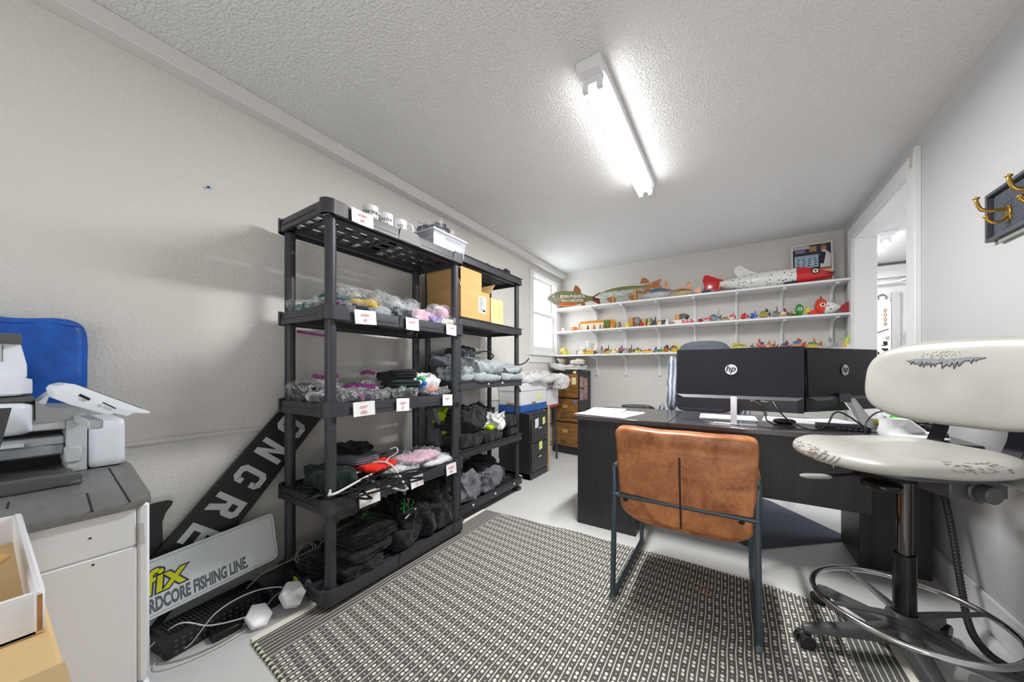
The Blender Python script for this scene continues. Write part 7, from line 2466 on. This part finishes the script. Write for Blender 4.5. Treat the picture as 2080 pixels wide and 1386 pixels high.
nz = nd(nt, 'ShaderNodeTexNoise', i_Scale=5, i_Detail=1.0)
L.new(tc.outputs['Object'], nz.inputs['Vector'])
nf = nd(nt, 'ShaderNodeTexNoise', i_Scale=160, i_Detail=2.0)
L.new(tc.outputs['Object'], nf.inputs['Vector'])
RGX0, RGX1 = -1.625, .545
xw = mth('ADD', mth('SUBTRACT', sep.outputs[0], RGX0), mth('MULTIPLY', mth('SUBTRACT', nz.outputs[0], .5), .014))
xw = mth('ADD', xw, mth('MULTIPLY', mth('SUBTRACT', nf.outputs[0], .5), .0014))
yw = mth('ADD', sep.outputs[1], mth('MULTIPLY', mth('SUBTRACT', nf.outputs[0], .5), .0016))
WR = RGX1 - RGX0
PER, PE2, EZ = .0288, .0198, .17
inmid = mth('MULTIPLY', mth('GREATER_THAN', xw, EZ), mth('LESS_THAN', xw, WR - EZ))


def cdist(x_, per):
    """signed distance to the nearest multiple of per"""
    return mth('MULTIPLY', mth('SUBTRACT', mth('FRACT', mth('ADD', mth('DIVIDE', x_, per), .5)), .5), per)


def sstep(d_, lo_, hi_):
    mr_ = nd(nt, 'ShaderNodeMapRange', interpolation_type='SMOOTHSTEP')
    mr_.inputs[1].default_value = lo_
    mr_.inputs[2].default_value = hi_
    mr_.inputs[3].default_value = 1
    mr_.inputs[4].default_value = 0
    L.new(d_, mr_.inputs[0])
    return mr_.outputs[0]


# thin beaded lines
bead = mth('ABSOLUTE', cdist(yw, .0072))
lm = sstep(mth('ADD', mth('ABSOLUTE', cdist(mth('SUBTRACT', xw, EZ), PER)), mth('MULTIPLY', bead, .50)), .0018, .0036)
le = sstep(mth('ADD', mth('ABSOLUTE', cdist(mth('SUBTRACT', xw, .045), PE2)), mth('MULTIPLY', bead, .60)), .0018, .0036)
# pairs of big dots with a small one between
colx = cdist(mth('SUBTRACT', xw, EZ + PER / 2), PER)
colid = mth('FLOOR', mth('DIVIDE', mth('SUBTRACT', xw, EZ), PER))
ysh = mth('ADD', yw, mth('MULTIPLY', colid, .0030))
dy = cdist(ysh, .062)
dyp = mth('SUBTRACT', mth('ABSOLUTE', dy), .0092)


def blob(dx, dy_, rx, ry):
    return sstep(mth('SQRT', mth('ADD', mth('POWER', mth('DIVIDE', dx, rx), 2), mth('POWER', mth('DIVIDE', dy_, ry), 2))), .8, 1.1)


big = blob(colx, dyp, .0058, .0078)
sml = blob(colx, mth('SUBTRACT', mth('ABSOLUTE', dy), .031), .0026, .0030)
mid = mth('MAXIMUM', mth('MAXIMUM', lm, mth('MAXIMUM', big, sml)), 0)
pat = mth('ADD', mth('MULTIPLY', mid, inmid), mth('MULTIPLY', le, mth('SUBTRACT', 1, inmid)))
edge = mth('MAXIMUM', mth('LESS_THAN', xw, .034), mth('GREATER_THAN', xw, WR - .03))
pat = mth('MAXIMUM', pat, edge, clamp=True)
mx = nd(nt, 'ShaderNodeMix', data_type='RGBA')
L.new(pat, mx.inputs[0])
dk = nd(nt, 'ShaderNodeMix', data_type='RGBA')
L.new(nf.outputs[0], dk.inputs[0])
dk.inputs[6].default_value = rgb(60, 59, 57)
dk.inputs[7].default_value = rgb(118, 117, 114)
L.new(dk.outputs[2], mx.inputs[6])
mx.inputs[7].default_value = rgb(236, 233, 220)
L.new(mx.outputs[2], b.inputs['Base Color'])
b.inputs['Roughness'].default_value = .95
b.inputs['Specular IOR Level'].default_value = .15
hgtn = mth('ADD', mth('MULTIPLY', pat, .6), mth('MULTIPLY', nf.outputs[0], .6))
bp = nd(nt, 'ShaderNodeBump', i_Strength=.8, i_Distance=.002)
L.new(hgtn, bp.inputs['Height'])
L.new(bp.outputs[0], b.inputs['Normal'])
t = thing('rug', 'black and cream flat woven rug with rows of dots, lying over the grey floor', 'rug', (0, 0, 0))
vs = []
fs = []
nx_, ny_ = 150, 100
RY0_, RY1_ = .565, 2.11


def rz_(x_, y_):
    return .007 + .0025 * noise.noise(Vector((x_ * 3, y_ * 3, 1)))


def rye(x_, far_):
    o_ = .008 * noise.noise(Vector((x_ * 4, 7 if far_ else 3, 0)))
    s_ = .006 * abs(math.sin(PI * (x_ - RGX0) / PER * 1.0))
    if far_:
        return RY1_ + .06 * ((x_ + 1.6) / 2.1) * (1 - (x_ + 1.6) / 2.1) * 2.4 + o_ - (.10 * max(0, (x_ - .1) / .45) ** 2) + s_
    return RY0_ + o_ - s_ + .03 * max(0, (-1.2 - x_) / .4)


cols = 360
for i in range(cols + 1):
    x_ = RGX0 + WR * i / cols
    a, b2 = rye(x_, 0), rye(x_, 1)
    for j in range(31):
        y_ = a + (b2 - a) * j / 30
        vs.append((x_, y_, rz_(x_, y_)))
for i in range(cols):
    for j in range(30):
        q = i * 31 + j
        fs.append((q, q + 31, q + 32, q + 1))
base_n = len(vs)
m = MB().add(vs, fs)
# skirt so that it has thickness
m2v = []
m2f = []
for i in range(cols + 1):
    x_ = RGX0 + WR * i / cols
    for y_ in (rye(x_, 0), rye(x_, 1)):
        m2v += [(x_, y_, rz_(x_, y_)), (x_, y_, 0.0)]
for i in range(cols):
    q = i * 4
    m2f += [(q, q + 1, q + 5, q + 4), (q + 3, q + 2, q + 6, q + 7)]
m.add(m2v, m2f)
for x_ in (RGX0, RGX1):
    ys_ = [rye(x_, 0) + (rye(x_, 1) - rye(x_, 0)) * j / 30 for j in range(31)]
    o_ = [(x_, y_, rz_(x_, y_)) for y_ in ys_] + [(x_, y_, 0.0) for y_ in ys_]
    f_ = [(j, j + 1, j + 32, j + 31) for j in range(30)]
    if x_ == RGX0:
        f_ = [tuple(reversed(q)) for q in f_]
    m.add(o_, f_)
m.build('weave', rug, t, loc=None)
# cream loops along the near edge
m = MB()
i = 0
x_ = RGX0 + .03
while x_ < RGX1:
    m.ell((x_, rye(x_, 0) - .003, .006), (.007, .009, .005), 8, 5)
    x_ += PER
e_ = m.build('edge_loops', M('cream_yarn', (216, 214, 192), rough=.95), t)
e_['kind'] = 'stuff'
m = MB()
x_ = RGX0 + .045
while x_ < RGX1:
    m.ell((x_, rye(x_, 0) - .001, .005), (.006, .007, .005), 8, 5)
    x_ += PER
e_ = m.build('dark_edge_loops', M('dark_olive_yarn', (60, 66, 52), rough=.95), t)
e_['kind'] = 'stuff'
tag(MB().tube(spline([(-.165, 1.935, .014), (-.155, 1.90, .014), (-.115, 1.875, .014), (-.085, 1.88, .014), (-.095, 1.91, .014), (-.13, 1.94, .014)], 6, True), .0014, 6, closed=True).build('rubber_band', M('tan_rubber', (190, 160, 100), rough=.5)),
    'tan rubber band lying on the rug behind the leather chair', 'band')

# ------------------------------------------------------------------ hook rack on the right wall
t = thing('hook_rack', 'dark grey framed hook rail with brass hooks on the right wall', 'hook rack', (XR, 1.9, 1.7))
hkf = M('graphite_wood_frame', (84, 86, 92), rough=.45, var=.08, vs=30)
hkd = M('dark_rebate', (46, 48, 56), rough=.5)
y0h, y1h, z0h, z1h = 1.45, 2.25, 1.605, 1.80
x0h, x1h = XR - .028, XR - .001
m = MB()
m.bx(x0h, x1h, y0h, y1h, z0h, z0h + .012).bx(x0h, x1h, y0h, y1h, z1h - .012, z1h)
m.bx(x0h, x1h, y0h, y0h + .012, z0h + .012, z1h - .012).bx(x0h, x1h, y1h - .012, y1h, z0h + .012, z1h - .012)
m.build('frame', hkf, t, bev=.001)
MB().bx(XR - .010, XR - .002, y0h + .012, y1h - .012, z0h + .012, z1h - .012).build('back_panel', hkd, t)
cane = M('woven_cane_grey', (104, 112, 120), rough=.7)
m = MB()
zz = z0h + .016
r__ = 0
while zz < z1h - .016:
    yy = y1h - .10 * 0 - .03 + (.004 if r__ % 2 else 0)
    while yy > 1.95:
        m.box((XR - .0105, yy, zz), (.004, .0062, .0052))
        yy -= .0085
    zz += .0078
    r__ += 1
ob = m.build('woven_inlay', cane, t)
ob['kind'] = 'stuff'
MB().bx(XR - .014, XR - .001, y0h, y1h - .05, z0h - .018, z0h - .001).build('lower_strip', M('light_grey_plastic', (150, 150, 148)), t)
brass = M('brushed_brass', (206, 164, 84), rough=.25, metal=.9)
for yy in (2.135, 1.945, 1.755):
    h_ = bpy.data.objects.new('hook', None)
    COL.objects.link(h_)
    h_.parent = t
    h_['_o'] = t['_o']
    bz = 1.69
    MB().prism([(-.012, -.03), (.0, -.036), (.012, -.03), (.015, 0), (.012, .024), (0, .03), (-.012, .024), (-.015, 0)], .006, frame((XR - .012, yy, bz - .003), (0, 1, 0), (0, 0, 1), (-1, 0, 0))).build('hook_plate', brass, h_, bev=.0015)
    MB().tube(spline([(XR - .016, yy, bz + .012), (XR - .05, yy, bz + .012), (XR - .08, yy, bz + .022), (XR - .092, yy, bz + .050), (XR - .094, yy, bz + .066)], 6), lambda q: .0072 - .002 * q, 10).build('upper_prong', brass, h_)
    MB().ell((XR - .094, yy, bz + .070), (.010, .010, .006), 12, 8).build('upper_knob', brass, h_)
    MB().tube(spline([(XR - .016, yy, bz - .012), (XR - .032, yy, bz - .030), (XR - .052, yy, bz - .034), (XR - .066, yy, bz - .022), (XR - .069, yy, bz - .012)], 6), lambda q: .0068 - .002 * q, 10).build('lower_prong', brass, h_)
    MB().ell((XR - .069, yy, bz - .008), (.009, .009, .006), 12, 8).build('lower_knob', brass, h_)
    for zz in (bz + .018, bz + .006):
        MB().ell((XR - .019, yy, zz), (.002, .0035, .0035), 8, 6).build('screw', steel, h_)

# ------------------------------------------------------------------ floor things by the right wall
fl = []
for i in range(60):
    q = i / 59
    fl.append(q)
cp = spline([(.82, 2.42, .55), (.83, 2.36, .36), (.82, 2.26, .16), (.80, 2.14, .05), (.80, 2.02, .03), (.84, 1.95, .03)], 90)
m = MB()
m.tube(cp, lambda q: .0115 + .0016 * math.sin(q * 2 * PI * 75), 10)
tag(m.build('corrugated_hose', M('black_hose', (34, 35, 37), rough=.5)), 'black corrugated cable hose coming down behind the stool column', 'hose')
tag(MB().tube(spline([(.84, 1.96, .03), (.872, 1.86, .03), (.865, 1.76, .03), (.80, 1.74, .028), (.74, 1.78, .026)], 8), .016, 10, flat=.8).build('curved_bow', M('grey_stool_plastic', (72, 74, 76))), 'thick dark grey curved plastic bow on the floor beside the right wall', 'bow')
clr = M('clear_hard_plastic', (200, 206, 208), rough=.08, alpha=.45, spec=.8)
t = thing('plastic_package', 'small clear plastic package on the floor under the stool foot ring', 'package', (.74, 1.83, 0))
MB().sbox((.735, 1.83, .018), (.10, .06, .034), (8, 6, 4), 5, None, rotm((0, 0, 0))).build('shell', clr, t)
MB().bx(.70, .76, 1.815, 1.835, .005, .02).build('metal_insert', steel, t)
